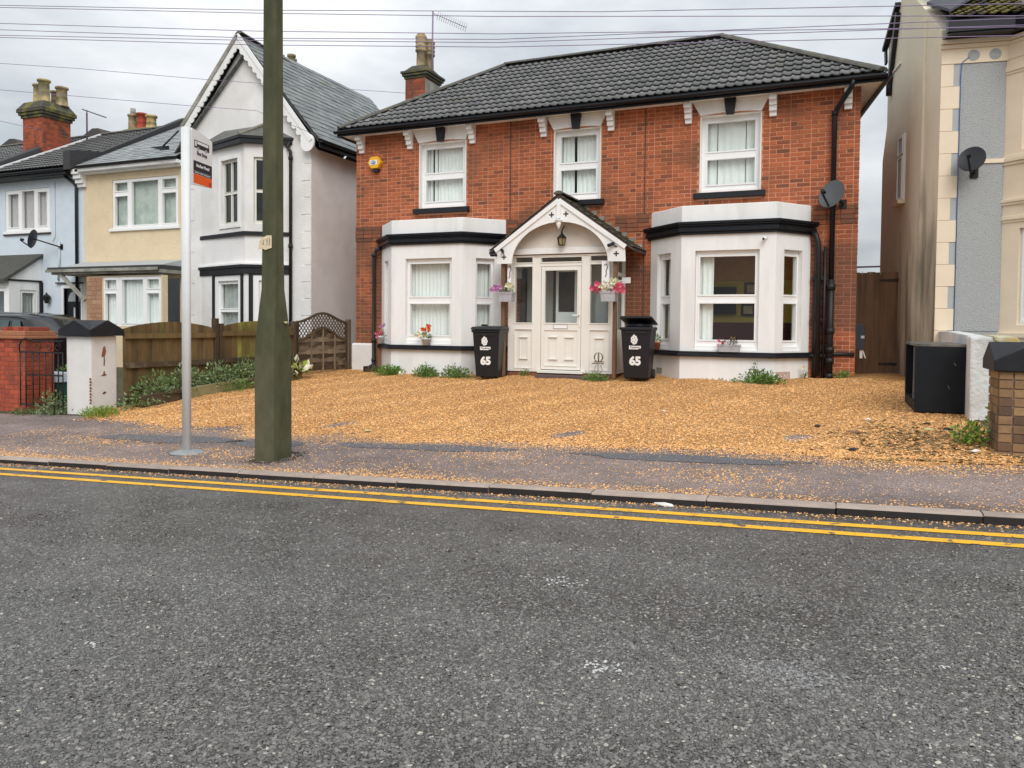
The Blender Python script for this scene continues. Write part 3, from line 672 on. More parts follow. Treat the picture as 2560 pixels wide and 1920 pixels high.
TR_ = T2((2.85, 9.2), (2.85+XS(14.6), 14.6)); TL_ = T2((-7.82, 14.6), (-7.82, 9.2)); 
wb.xf = TR_; wb.sheet(.05, 5.4, .1, 5.76, .001, .28); wb.xf = TL_; wb.sheet(0, 5.399, .1, 5.76, .001, .28)
wb.xf = None; wb.box(-7.82, 1.98, 14.6, 14.85, .1, 5.76)
wall = wb.build('wall', M_MORTAR, house)
BH = [(u[0]-.02, u[1]+.02, u[2]-.13, u[3]+.33) for u in UW]+[(-7.10, -4.03, .1, 3.655), (-.87, 2.05, .1, 3.655), (-3.62, -1.41, .1, 2.9)]
bl = brick_list(-7.82, 2.85, .15, 5.745, BH+[(-7.82, -7.1, .1, .96)], course=.0805, L=.226, H=.106, J=.0145)
def hidden(c): return (c.x > 2.0 and c.x < 2.6 and c.z < 5.2) or (-3.9 < c.x < -1 and c.z < 3.8)
lay_bricks(TF, bl, wall, M_BRICK, 246, skip=hidden)
lay_bricks(TR_, brick_list(0, 5.4, .15, 5.74, course=.0805, L=.226, H=.106, J=.0145), wall, M_BRICK, 0)
# projecting band of dark bricks between the storeys
M_BRICKD = ramp_piece_mat('sooty_brick', [(0, (.30, .10, .05)), (.5, (.20, .085, .05)), (1, (.11, .06, .042))], bump=.4)
bb = MB(TF)
for (a, c) in ((-7.82, -7.1), (-3.98, -2.62), (-1.62, -.9), (2.10, 2.85)):
    for k, (pr, z0) in enumerate(((.022, 3.31), (.03, 3.396), (.03, 3.482), (.022, 3.568))):
        x = a-.011*(a < -7)
        while x < c-.03:
            w = min(.224, c-x); bb.box(x+.004, x+w-.004, -pr, -.007, z0+.005, z0+.081); x += .232
bb.build('brick_band', M_BRICKD, house, kind='stuff')
# vertical movement joints with cables
for x, za, zb in ((-3.93, 3.3, 5.74), (-1.03, 1.0, 5.74)):
    b = MB(); b.box(x-.007, x+.007, 9.184, 9.199, za, zb); b.build('cable', M_TDARK, house)
# plinth on the left corner
b = MB(); b.prism([(9.10, .2), (9.10, .93), (9.13, .965), (9.3, .965), (9.3, .2)], 'x', -7.87, -7.30); b.build('plinth', M_WROUGH, house, bevel=.012)
for (x0, x1, z0, z1), dx in zip(UW, (0, .01, 0)):
    b = MB(TF)
    b.box(x0, x0+.02, -.012, .105, z0, z1); b.box(x1-.02, x1, -.012, .105, z0, z1); b.box(x0+.02, x1-.02, -.0, .105, z1-.02, z1)
    b.build('reveal', M_WHITE, house)
    mid = z0+.71
    win = upvc(house, 'window', TF, x0+.02, x1-.02, z0, z1-.02, .105, [(x0+.125, x1-.125, z0+.16, mid-.075), (x0+.125, x1-.125, mid+.085, z1-.125)])
    b = MB(TF); b.box(x0+.03, x1-.03, .07, .11, z0+.002, z0+.055); b.build('frame_sill', M_UPVC, win)
    b = MB(TF); b.prism([(-.125, z0-.125), (-.125, z0-.02), (.1, z0), (.1, z0-.125)], 'x', x0-.10, x1+.09); b.build('sill', M_BLACKM, win, bevel=.006)
    lt = MB(TF); cx = (x0+x1)/2; arc = [(x0+(x1-x0)*t, z1+.035*math.sin(math.pi*t)) for t in np.linspace(0, 1, 9)]
    lt.prism(arc+[(x1+.135, 5.742), (x0-.15, 5.742)], 'y', -.06, .1); lint = lt.build('lintel', M_WHITE, house, bevel=.006)
    b = MB(TF); b.prism([(cx-.075, 5.44), (cx+.065, 5.44), (cx+.105, 5.741), (cx-.115, 5.741)], 'y', -.15, -.055); b.build('keystone', M_BLACKM, lint, bevel=.006)
for xr in (-7.575, -6.30, -4.745, -3.10, -1.655, -.115, 1.438, 2.715):
    b = MB(TF)
    for z0, z1, o in ((5.61, 5.742, .25), (5.53, 5.61, .17), (5.43, 5.53, .125), (5.345, 5.43, .075)): b.box(xr-.135+.004*(z0 < 5.4), xr-.004*(z0 < 5.4), -o, .0-.007, z0, z1)
    b.build('corbel', M_WHITE, house, bevel=.005)
# eaves, gutter, roof
b = MB(); b.box(-8.1, 3.22, 8.885, 9.2, 5.744, 5.76); b.prism([(2.86, 9.2), (3.22, 9.2), (3.22+XS(14.9), 14.9), (2.86+XS(14.9), 14.9)], 'z', 5.744, 5.76); b.box(-8.1, -7.83, 9.2, 14.9, 5.744, 5.76); b.build('soffit', M_WHITE, house)
b = MB(); b.box(-8.1, 3.22, 8.862, 8.884, 5.70, 5.86); b.prism([(3.221, 8.862), (3.243, 8.862), (3.243+XS(14.9), 14.9), (3.221+XS(14.9), 14.9)], 'z', 5.70, 5.86); b.box(-8.123, -8.101, 8.862, 14.9, 5.70, 5.86); b.build('fascia', M_BLACK, house)
def gutter(p, q, r=.058, out=Vector((0, -1, 0))):
    p = Vector(p); q = Vector(q); g = MB(); vs = []
    prof = [(math.cos(t)*r, math.sin(t)*r) for t in np.linspace(math.pi, 2*math.pi, 9)]
    prof = prof+[(x*.86, z*.86+.003) for x, z in prof[::-1]]
    for c in (p, q): vs += [c+out*(x)+Vector((0, 0, z)) for x, z in prof]
    n = len(prof); g.add(vs, [(k, (k+1) % n, n+(k+1) % n, n+k) for k in range(n)], 0, True); g.add(vs, [tuple(range(n))[::-1], tuple(range(n, 2*n))]); return g
gutter((-8.15, 8.80, 5.80), (3.26, 8.80, 5.80)).build('gutter', M_BLACK, house)
gutter((3.30, 8.80, 5.80), (3.30+XS(14.9), 14.9, 5.80), out=Vector((1, 0, 0))).build('gutter', M_BLACK, house)
EV = 5.845; RZ = 7.88; E0 = (-8.07, 8.84); E1 = (3.19, 14.95); RL = (-5.25, 11.9, RZ); RR = (.08, 11.9, RZ)
b = MB(); EB = E1[0]+XS(E1[1]); c4 = [(E0[0], E0[1], EV-.03), (E1[0], E0[1], EV-.03), (EB, E1[1], EV-.03), (E0[0], E1[1], EV-.03)]; rl, rr = (RL[0], RL[1], RZ-.05), (RR[0], RR[1], RZ-.05)
b.add(c4+[rl, rr], [(0, 1, 5, 4), (1, 2, 5), (2, 3, 4, 5), (3, 0, 4), (3, 2, 1, 0)]); roof = b.build('roof', M_TDARK, house)
tile_roof(roof, (E0[0], E0[1], EV), (E1[0], E0[1], EV), RR, RL, .318, .33, M_TILE, 296, roll2, lip=.036)
tile_roof(roof, (E1[0], E0[1], EV), (EB, E1[1], EV), RR, RR, .318, .33, M_TILE, 0, roll2, lip=.036)
tile_roof(roof, (E0[0], E1[1], EV), (E0[0], E0[1], EV), RL, RL, .318, .33, M_TILE, 0, roll2, lip=.036)
tile_roof(roof, (EB, E1[1], EV), (E0[0], E1[1], EV), RL, RR, .318, .33, M_TILE, 0, roll2, lip=.036)
up = lambda p, d=.05: (p[0], p[1], p[2]+d)
ridge_tiles(roof, up(RL), up(RR)); ridge_tiles(roof, (E0[0], E0[1], EV+.03), up(RL, .04)); ridge_tiles(roof, (E1[0], E0[1], EV+.03), up(RR, .04))
ridge_tiles(roof, (E0[0], E1[1], EV+.03), up(RL, .04)); ridge_tiles(roof, (EB, E1[1], EV+.03), up(RR, .04))
# chimney
cm = MB(); cx0, cx1, cy0, cy1 = -7.95, -7.36, 11.6, 12.4
cm.box(cx0, cx1, cy0, cy1, 5.8, 7.9); chim = cm.build('chimney', M_MORTARD, house)
lay_bricks(T2((cx0, cy0), (cx1, cy0)), brick_list(0, cx1-cx0, 6.4, 7.85, course=.09, L=.225, H=.11), chim, M_CHIM, 54)
b = MB(); b.box(cx1, cx1+.012, cy0, cy1, 5.9, 7.75); b.build('chimney_render', M_CONCL, chim)
b = MB()
for z, o in ((7.79, .03), (7.855, .07), (7.92, .10)): b.box(cx0-o, cx1+o+.01, cy0-o, cy1+o, z, z+.062)
b.box(cx0-.04, cx1+.05, cy0-.04, cy1+.04, 7.983, 8.0); b.hexa([(cx0-.03, cy0-.03, 8.0), (cx1+.04, cy0-.03, 8.0), (cx1+.04, cy1+.03, 8.0), (cx0-.03, cy1+.03, 8.0), (cx0+.12, cy0+.12, 8.16), (cx1-.1, cy0+.12, 8.16), (cx1-.1, cy1-.15, 8.16), (cx0+.12, cy1-.15, 8.16)])
b.build('chimney_cap', mat('sooty_cap', (.075, .07, .05), .9, .4, 8, .6, 40, col2=(.16, .15, .04), mask=(.5, .66)), chim, bevel=.008)
for x, y, h in ((-7.63, 11.85, .90), (-7.56, 12.16, .84)):
    p = MB(); pot(p, (x, y, 8.12), .135, h, 14, louv=True); p.build('chimney_pot', M_POTP, chim)
# bay windows
def offs(pts, d):
    """plan outline Wl-Fl-Fr-Wr pushed outwards by d (ends stay on the wall)"""
    P = [Vector(p) for p in pts]; out = []; ns = []
    for i in range(3):
        t = (P[i+1]-P[i]).normalized(); ns.append(Vector((t.y, -t.x)))
    for i, p in enumerate(P):
        if i == 0: k = d/max(.3, ns[0].dot(Vector((-1, 0)))); out.append((p.x-k, p.y))
        elif i == 3: k = d/max(.3, ns[2].dot(Vector((1, 0)))); out.append((p.x+k, p.y))
        else:
            bsc = (ns[i-1]+ns[i]).normalized(); k = d/bsc.dot(ns[i]); out.append((p.x+bsc.x*k, p.y+bsc.y*k))
    return out
YW = 9.192
for bi, B in enumerate(BAYS):
    pl = [(B['xl'], YW), (B['fl'], 8.45), (B['fr'], 8.45), (B['xr'], YW)]
    Ts = [T2(pl[0], pl[1]), T2(pl[1], pl[2]), T2(pl[2], pl[3])]; hol = [B['l'], B['f'], B['r']]
    wl_ = MB()
    for T, h, i in zip(Ts, hol, range(3)):
        ln = (Vector(pl[i+1])-Vector(pl[i])).length; wl_.xf = T; wl_.sheet(0, ln, .96, 3.13, 0, .17, [(h[0], h[1], 1.0, 2.825)])
    bay = wl_.build('bay_window', M_WHITE, house)
    z = MB(); z.prism(offs(pl, .0), 'z', .1, .872); z.build('bay_base', M_WHITE, bay)
    z = MB(); z.prism(offs(pl, .085), 'z', .874, .935); z.prism(offs(pl, .07), 'z', .935, .972); z.build('bay_sill', M_BLACKM, bay, bevel=.006)
    z = MB()
    for a, c, o in ((3.118, 3.165, .05), (3.165, 3.235, .085), (3.235, 3.268, .065), (3.268, 3.30, .10), (3.30, 3.352, .125)): z.prism(offs(pl, o), 'z', a, c)
    z.build('cornice', M_BLACK, bay, bevel=.008)
    z = MB(); z.prism(offs(pl, .0), 'z', 3.353, 3.66); z.build('parapet', M_WHITE, bay, bevel=.012)
    for T, h in zip(Ts, hol):
        s = .055; a0, a1 = h[0]+.004, h[1]-.004; e = .075 if h[1]-h[0] > .8 else .055
        f_ = upvc(bay, 'window_frame', T, a0, a1, 1.0, 2.822, .085, [(a0+e, a1-e, 1.19, 1.855), (a0+e, a1-e, 2.02, 2.715)], kids=bay)
        z = MB(T); z.box(a0, a1, .04, .084, 1.002, 1.075); z.build('frame_sill', M_UPVC, bay)
for x0, x1, zc, nm in ((1.22, 1.42, .56, 'pink'), (-.80, -.72, .62, 'grey')):
    pass
b = MB(); T = T2((1.517, 8.45), (2.068, YW)); b.xf = T
b.sheet(.05, .42, .50, .63, -.012, .001, [(.1, .14, .54, .58), (.19, .23, .53, .57), (.27, .31, .55, .59)]); b.build('air_brick', mat('stained_air_brick', (.5, .38, .34), .9, .35, 25), house)
b = MB(T2((-.886, YW), (-.15, 8.45))); b.sheet(.28, .46, .52, .62, -.012, .001, [(.31+.03*k, .325+.03*k, .54, .6) for k in range(5)]); b.build('air_brick', M_CONCL, house)
# rooms behind the windows
b = MB(); b.prism([(-7.5, 9.49), (2.5, 9.49), (1.68, 14.5), (-7.5, 14.5)], 'z', 3.0, 3.25); b.prism([(-7.5, 9.49), (2.5, 9.49), (1.68, 14.5), (-7.5, 14.5)], 'z', .3, .6)
for x in (-3.85, -1.25): b.box(x-.05, x+.05, 9.49, 14.5, .6, 5.72)
b.box(-7.5, -1.31, 12.6, 12.7, .6, 2.99); b.box(-1.19, 2.3, 10.32, 10.42, .6, 2.99); b.box(-7.5, 2.02, 12.4, 12.5, 3.26, 5.72); b.prism([(-7.5, 9.49), (2.5, 9.49), (1.68, 14.5), (-7.5, 14.5)], 'z', 5.72, 5.74)
b.build('interior', M_PLASTER, house)
b = MB(); b.box(-1.19, 2.3, 10.29, 10.315, .6, 2.37); b.build('room_wall', M_YELLOW, house)
b = MB(); b.box(-1.19, 2.3, 10.22, 10.28, 2.375, 2.99); b.build('room_wall_brown', M_BROWNW, house)
b = MB(); b.box(-.65, .648, 10.16, 10.24, 1.68, 2.237); b.build('television', M_BLACK, None, 'dark flat television on the yellow wall inside the right bay', 'television')
for x0, x1, z0, z1, lb in ((.796, 1.09, 2.07, 2.33, 'upper framed picture on the yellow wall inside the right bay'), (.74, 1.02, 1.644, 1.904, 'lower framed picture on the yellow wall beside the dark television')):
    fr = MB(); fr.sheet(x0, x1, z0, z1, 10.25, 10.285, [(x0+.05, x1-.05, z0+.05, z1-.05)]); p = fr.build('picture', M_DARKW, None, lb, 'picture')
    fr = MB(); fr.box(x0+.05, x1-.05, 10.26, 10.275, z0+.05, z1-.05); fr.build('print', M_CREAM, p)
sf = thing('sofa', 'maroon sofa inside the right bay window under the yellow wall', 'sofa', (.5, 9.9, .6))
b = MB(); b.box(-.37, 1.76, 9.56, 9.95, .62, 1.15); b.build('seat', M_SOFA, sf, bevel=.04); b = MB(); b.box(-.37, 1.76, 9.96, 10.12, .62, 1.515); b.build('backrest', M_SOFA, sf, bevel=.05)
# curtains
curtain('grey-white net curtain with a dark gap at its left, upstairs window above the left bay', TF, -6.08, -5.04, 4.08, 5.42, .24, gaps=[(-5.93, -5.88), (-5.81, -5.785)])
curtain('pair of net curtains parted by a dark strip, window above the porch', TF, -2.86, -2.0, 4.08, 5.42, .24, gaps=[(-2.585, -2.52)])
curtain('vertical blind with two thin gaps, upstairs window above the right bay', TF, .10, 1.1, 4.08, 5.42, .24, pitch=.14, amp=.012, gaps=[(.33, .345), (.86, .875)])
curtain('white net curtain in the front window of the left bay', T2((-6.405, 8.45), (-4.7, 8.45)), .30, 1.55, 1.05, 2.79, .26, gaps=[(1.24, 1.255)])
curtain('white net curtain in the right-hand splay window of the left bay', T2((-4.7, 8.45), (-4.017, 9.2)), .26, .8, 1.05, 2.79, .26)
curtain('white net curtain in the left-hand splay window of the left bay', T2((-7.118, 9.2), (-6.405, 8.45)), .25, .8, 1.05, 2.79, .26)
curtain('white curtain drawn back to the left edge of the right bay window', T2((-.15, 8.45), (1.517, 8.45)), .29, .57, 1.05, 2.79, .22, mt=M_CURTB)
curtain('white curtain in the left splay window of the right bay', T2((-.886, 9.2), (-.15, 8.45)), .28, .5, 1.05, 2.79, .24)
curtain('white curtain in the right splay window of the right bay', T2((1.517, 8.45), (2.068, 9.2)), .25, .48, 1.05, 2.79, .24)

# porch
YP = 8.47
fr = MB(); lights = [(-3.494, -3.117, 1.475, 2.60), (-3.494, -3.117, 2.685, 2.79), (-2.935, -2.085, .53, 2.60), (-2.935, -2.085, 2.685, 2.775), (-1.907, -1.535, 1.475, 2.62), (-1.907, -1.535, 2.69, 2.786), (-3.493, -3.117, .56, 1.335), (-1.905, -1.53, .56, 1.335)]
fr.sheet(-3.645, -1.39, .49, 2.82, YP, YP+.075, lights)
fr.xf = T2((-1.39, YP), (-1.39, 9.19)); fr.sheet(.076, .72, .49, 2.82, .0, .06, [(.13, .64, 1.35, 2.4), (.13, .64, 2.47, 2.74)])
fr.xf = T2((-3.645, 9.19), (-3.645, YP)); fr.sheet(0, .644, .49, 2.82, 0, .06, [(.08, .58, 1.35, 2.4)]); fr.xf = None
porch = fr.build('porch', M_UPVCC, house)
def bead(mb, h, w=.02, o=.014):
    a, c, d, e = h
    mb.box(a-w, c+w, YP-o, YP-.001, e, e+w); mb.box(a-w, c+w, YP-o, YP-.001, d-w, d); mb.box(a-w, a, YP-o, YP-.001, d, e); mb.box(c, c+w, YP-o, YP-.001, d, e)
b = MB()
for h in (lights[0], lights[1], lights[3], lights[4], lights[5]): bead(b, h)
for h in lights[6:]: bead(b, h, .014, .01)
b.box(-3.645, -1.39, YP-.02, YP-.001, 2.80, 2.83); b.build('frame_bead', M_UPVCC, porch)
for h in (lights[0], lights[1], lights[3], lights[4], lights[5]):
    g = MB(); g.box(h[0]-.005, h[1]+.005, YP+.03, YP+.036, h[2]-.005, h[3]+.005); g.build('pane', M_GLASS, porch)
for T, x0, x1, z0, z1 in ((T2((-1.39, YP), (-1.39, 9.19)), .13, .64, 1.35, 2.4), (T2((-1.39, YP), (-1.39, 9.19)), .13, .64, 2.47, 2.74), (T2((-3.645, 9.19), (-3.645, YP)), .08, .58, 1.35, 2.4)):
    g = MB(T); g.box(x0-.005, x1+.005, .03, .036, z0-.005, z1+.005); g.build('pane', M_GLASS, porch)
def ledge(mb, x0, x1, z, up_=True):
    mb.prism([(YP+.02, z-.012), (YP-.012, z-.002), (YP-.012, z+.012), (YP+.02, z+.02)], 'x', x0, x1)
for a, c in ((-3.493, -3.117), (-1.905, -1.53)):
    p = MB(); p.box(a-.002, c+.002, YP+.022, YP+.05, .558, 1.337); m_ = (a+c)/2; p.build('lower_panel', M_UPVCC, porch)
    p = MB(); ledge(p, m_-.095, m_+.095, 1.175); ledge(p, m_-.095, m_+.095, .74); p.box(m_-.09, m_-.075, YP+.008, YP+.021, .76, 1.16); p.box(m_+.075, m_+.09, YP+.008, YP+.021, .76, 1.16); p.build('panel_moulding', M_UPVCC, porch)
# the door
d = MB(); gl = (-2.85, -2.17, 1.475, 2.515); d.sheet(-2.925, -2.095, .545, 2.592, YP+.004, YP+.06, [gl, (-2.855, -2.165, .625, 1.325)])
bead(d, gl, .022, .008); door = d.build('door', M_UPVCC, house)
g = MB(); g.box(gl[0]-.004, gl[1]+.004, YP+.03, YP+.036, gl[2]-.004, gl[3]+.004); g.build('pane', M_GLASS, door)
p = MB(); p.box(-2.857, -2.163, YP+.024, YP+.05, .623, 1.327)
for x in (-2.675, -2.335):
    ledge(p, x-.095, x+.095, 1.185); ledge(p, x-.095, x+.095, .745); p.box(x-.085, x-.07, YP+.01, YP+.023, .765, 1.17); p.box(x+.07, x+.085, YP+.01, YP+.023, .765, 1.17)
ledge(p, -2.85, -2.17, .615); p.build('door_panel', M_UPVCC, door)
p = MB(); p.box(-2.66, -2.375, YP-.008, YP+.003, 1.362, 1.43); p.build('letterbox', [M_UPVC], door, bevel=.004)
p = MB(); p.sheet(-2.668, -2.367, 1.354, 1.438, YP-.004, YP+.003, [(-2.661, -2.374, 1.361, 1.431)]); p.build('letterbox_rim', mat('grey_rim', (.25, .25, .25)), door)
p = MB(); p.box(-2.137, -2.107, YP-.012, YP+.003, 1.40, 1.72); p.box(-2.26, -2.11, YP-.055, YP-.035, 1.615, 1.64); p.box(-2.132, -2.112, YP-.055, YP-.011, 1.615, 1.64); p.build('handle', M_UPVC, door, bevel=.004)
# head beam, tympanum, bargeboards with arch and cross cut-outs
b = MB(); b.box(-3.62, -1.36, YP-.06, YP+.02, 2.84, 2.955); b.build('head_beam', M_WHITE, porch, bevel=.006)
b = MB(); b.box(-3.60, -1.38, YP-.03, YP+.01, 2.822, 2.842); b.build('head_strip', M_GATE, porch)
b = MB(); b.prism([(-3.62, 2.956), (-1.34, 2.956), (-2.478, 3.80)], 'y', YP-.03, YP+.05); b.build('gable_panel', mat('stained_gable_render', (.74, .69, .62), .8, .1, 3.5, .1, 60, col2=(.62, .56, .48), mask=(.5, .68)), porch)
b = MB(); arcR = [(-2.46+.985*math.cos(t), 2.645+.785*math.sin(t)) for t in np.linspace(0, math.pi/2, 15)]
right = [(-2.46, 3.872), (-1.15, 2.926), (-1.134, 2.638)]+arcR
left = [(-2.46-(x+2.46)-.0, zz) for x, zz in [(-2.46, 3.872), (-1.12, 2.926), (-1.154, 2.645)]+arcR]
b.prism(right, 'y', 8.15, 8.19); b.prism([(x, z) for x, z in left], 'y', 8.15, 8.19); bg_ = b.build('bargeboard', M_WHITE, porch)
b = MB(); b.bar((-2.46, 8.135, 3.845), (-1.13, 8.135, 2.905), .03, .085, (0, 0, 1)); b.bar((-2.46, 8.135, 3.845), (-3.80, 8.135, 2.905), .03, .085, (0, 0, 1)); b.build('verge_board', M_WHITE, porch)
for cx_, cz_ in ((-2.317, 3.575), (-2.610, 3.570), (-1.311, 2.785), (-3.610, 2.775)):
    b = MB(); b.prism([(cx_+sx, cz_+sz) for sx, sz in ((-.014, -.05), (.014, -.05), (.014, -.014), (.05, -.014), (.05, .014), (.014, .014), (.014, .05), (-.014, .05), (-.014, .014), (-.05, .014), (-.05, -.014), (-.014, -.014))], 'y', 8.1475, 8.16); b.build('cross_cutout', M_DARKW, porch)
b = MB(); b.box(-2.50, -2.42, 8.115, 8.149, 3.50, 3.84); b.lathe([(.03, 0), (.045, .02), (.085, .06), (.085, .08), (.04, .085)], (-2.46, 8.14, 3.395), 4, 0, False); b.lathe([(.008, 0), (.05, .09), (.05, .11)], (-2.46, 8.14, 3.29), 8); b.build('pendant', M_WHITE, porch, bevel=.003)
# porch roof
PR = (-2.465, 3.945); 
for sx, xe in ((1, -.985), (-1, -3.93)):
    e = (xe, 2.885); b = MB()
    b.prism([(PR[0], PR[1]), (e[0], e[1]), (e[0], e[1]-.045), (PR[0], PR[1]-.055)], 'y', 8.13, 9.19); rf = b.build('porch_roof', M_DARKW, house)
    A, B_, C_, D_ = ((e[0], 8.12, e[1]+.012), (e[0], 9.185, e[1]+.012), (PR[0], 9.185, PR[1]+.012), (PR[0], 8.12, PR[1]+.012))
    if sx < 0: A, B_, C_, D_ = B_, A, D_, C_
    tile_roof(rf, A, B_, C_, D_, .155, .178, mat('mossy_plain_tile', (.085, .075, .055), .9, .3, 14, .6, 50, col2=(.13, .12, .06), rand=.25), 300, None, lip=.024, half=True, jit=.004)
ridge_tiles(rf, (PR[0], 8.11, PR[1]+.03), (PR[0], 9.18, PR[1]+.03), .10, .36)
for k in range(9):
    t = (k+.6)/9.4; x = PR[0]+t*(-.985-PR[0]); zz = PR[1]+t*(2.885-PR[1]); b = MB(); b.box(x-.055, x+.05, 9.165, 9.191, zz+.02, zz+.10+random.uniform(-.02, .02)); b.build('step_flashing', M_CONCL, rf)
b = MB(); b.box(-3.70, -3.625, 8.22, 8.30, .40, 2.66); b.build('porch_post', M_GATE, porch); b = MB(); b.box(-1.385, -1.315, 8.22, 8.29, .42, 2.65); b.build('porch_post', M_GATE, porch)
# white fretwork brackets behind the bargeboard feet
for x0, x1 in ((-3.58, -3.50), (-1.62, -1.47)):
    b = MB(); b.box(x0, x1, 8.26, 8.275, 2.12, 2.66); fb = b.build('fret_board', M_UPVC, porch)
    b = MB(); xx = (x0+x1)/2; b.tube([(xx-.03, 8.255, 2.58), (xx+.02, 8.253, 2.61), (xx+.04, 8.253, 2.54), (xx+.01, 8.253, 2.47), (xx+.02, 8.253, 2.40), (xx-.01, 8.253, 2.36)], .007, 6); b.tube([(xx-.02, 8.253, 2.29), (xx-.01, 8.253, 2.25), (xx+.03, 8.253, 2.26)], .007, 6); b.build('iron_scroll', M_IRON, porch)
# step
b = MB(); b.box(-3.60, -1.42, 8.44, 9.15, .2, .47); b.build('porch_base', M_BRICKD, house); b = MB(); b.box(-2.98, -2.03, 8.40, YP+.05, .475, .525); b.build('threshold', M_UPVCC, door)
b = MB(); b.box(-2.95, -1.55, 8.20, 8.435, .2, .445); b.build('doorstep', mat('worn_red_step', (.11, .075, .07), .8, .25, 8, .3, 50), house, bevel=.01)
# hall behind the porch glass
b = MB(TF); b.sheet(-2.84, -2.1, .48, 2.6, -.10, -.06, [(-2.785, -2.435, 1.70, 2.53), (-2.36, -2.2, 1.70, 2.53)]); idr = b.build('inner_door', M_UPVC, house); b = MB(TF); b.box(-2.80, -2.18, -.085, -.08, 1.69, 2.54); b.build('pane', M_DARKW, idr); b = MB(TF); b.box(-2.90, -2.845, -.10, -.06, .48, 2.6); b.build('door_edge', M_DARKW, idr)
b = MB(); b.box(-3.6, -1.44, 9.15, 9.185, .47, 2.9); b.build('hall_wall', mat('hall_paint', (.36, .34, .31), .85, .08, 4), porch)
b = MB(); b.box(-1.95, -1.74, 8.98, 9.14, .47, 2.1); b.build('meter_cupboard', M_GREYP, porch)
b = MB(); b.box(-3.62, -3.50, 9.05, 9.14, .47, 2.6); b.box(-3.34, -3.30, 9.10, 9.149, .47, 2.5); b.build('hall_post', M_DARKW, porch)
# downpipes
p = MB(); p.tube([(2.72, 8.80, 5.76), (2.70, 8.82, 5.66), (2.45, 9.09, 5.33), (2.43, 9.11, 5.2), (2.43, 9.11, 2.25)], .045, 10)
for z in (5.24, 3.6): p.tube([(2.43, 9.11, z), (2.43, 9.11, z+.08)], .058, 10)
p.build('downpipe', M_BLACK, house)
p = MB(); p.tube([(2.43, 9.10, 2.3), (2.43, 9.10, .43)], .058, 10)
for z in (2.12, 1.32, .98, .78, .5): p.tube([(2.43, 9.10, z), (2.43, 9.10, z+.1)], .078, 10)
p.build('soil_pipe', M_IRON, house)
p = MB(); p.tube([(2.10, 9.13, 3.16), (2.16, 9.10, 3.1), (2.20, 9.1, 2.95), (2.22, 9.10, .55)], .055, 8); p.tube([(2.32, 9.12, 2.9), (2.32, 9.12, .5)], .03, 8); p.tube([(2.16, 9.14, 2.4), (2.16, 9.14, .5)], .035, 8)
for z in (2.3, 1.55, .9): p.box(2.10, 2.36, 9.10, 9.17, z, z+.05)
p.build('soot_black_pipe', M_IRON, house)
p = MB(); p.tube([(-7.10, 9.1, 3.16), (-7.2, 9.08, 3.10), (-7.255, 9.08, 2.95), (-7.255, 9.08, .50), (-7.30, 8.98, .42)], .045, 8)
for z in (2.95, 1.0, .55): p.tube([(-7.255, 9.08, z), (-7.255, 9.08, z+.07)], .058, 8)
p.build('downpipe', M_IRON, house)
b = MB(); b.box(-7.40, -7.16, 8.86, 9.08, .30, .45); b.build('drain_trap', M_IRON, house, bevel=.015)
b = MB(); b.tube([(2.08, 9.17, .95), (2.84, 9.17, .95)], .035, 8); b.build('waste_pipe', M_IRON, house)

# ------------------------------------------------------------ things fixed to or standing by the brick house
al = thing('alarm_box', 'yellow hexagonal alarm box on the brick wall under the left eaves', 'alarm box', (-7.27, 9.15, 5.0))
b = MB(); b.prism([(-7.27+.175*math.cos(R(60*k)), 5.10+.155*math.sin(R(60*k))) for k in range(6)], 'y', 9.08, 9.195); b.build('case', M_YBOX, al, bevel=.012)
b = MB(); b.box(-7.375, -7.185, 9.072, 9.079, 5.045, 5.155); b.build('sticker', M_WHITE, al)
b = MB(); b.prism([(-7.28+.066*math.cos(R(45*k+22.5)), 5.10+.044*math.sin(R(45*k+22.5))) for k in range(8)], 'y', 9.068, 9.0715); b.build('emblem', M_BLUEI, al)
text('ADT', 'lettering', .06, facing((-7.28, 9.066, 5.10)), M_WHITE, al, .0015)
b = MB(); b.box(-7.32, -7.18, 9.10, 9.19, 4.89, 4.955); b.build('strobe', M_PLASTIC, al)

def dish(label, c, wallp, r, aim, mt=M_PLASTIC, side=1):
    t = thing('satellite_dish', label, 'satellite dish', c); c = Vector(c); z = Vector(aim).normalized(); x = z.cross(Vector((0, 0, 1))).normalized(); y = x.cross(z)
    b = MB(); n = 20; vs = []; fs = []
    for j, rr in enumerate((0, .35, .7, 1)):
        for k in range(n):
            a = 2*math.pi*k/n; vs.append(c+x*math.cos(a)*rr*r*.92+y*math.sin(a)*rr*r*1.05+z*(.16*r*(rr*rr)))
    for j in range(3):
        for k in range(n): fs.append((j*n+k, j*n+(k+1) % n, (j+1)*n+(k+1) % n, (j+1)*n+k))
    b.add(vs, fs, 0, True); b.add([v-z*.012 for v in vs], [f[::-1] for f in fs], 0, True)
    o = len(vs); b.add([vs[3*n+k] for k in range(n)]+[vs[3*n+k]-z*.012 for k in range(n)], [(k, n+k, n+(k+1) % n, (k+1) % n) for k in range(n)]); b.build('reflector', mt, t)
    l = c-y*r*.35+z*r*1.35; b = MB(); b.bar(c-y*r*1.0, l-y*r*.12, .025, .03); b.tube([l, l-z*.09], .033, 8); b.build('arm', M_PLASTIC, t)
    w = Vector(wallp); b = MB(); b.tube([c-z*.02, c-z*.1, w+Vector((0, -.08, -.02)), w], .022, 6); b.box(w.x-.06, w.x+.06, w.y-.012, w.y, w.z-.1, w.z+.06); b.build('bracket', M_IRON, t)
    return t
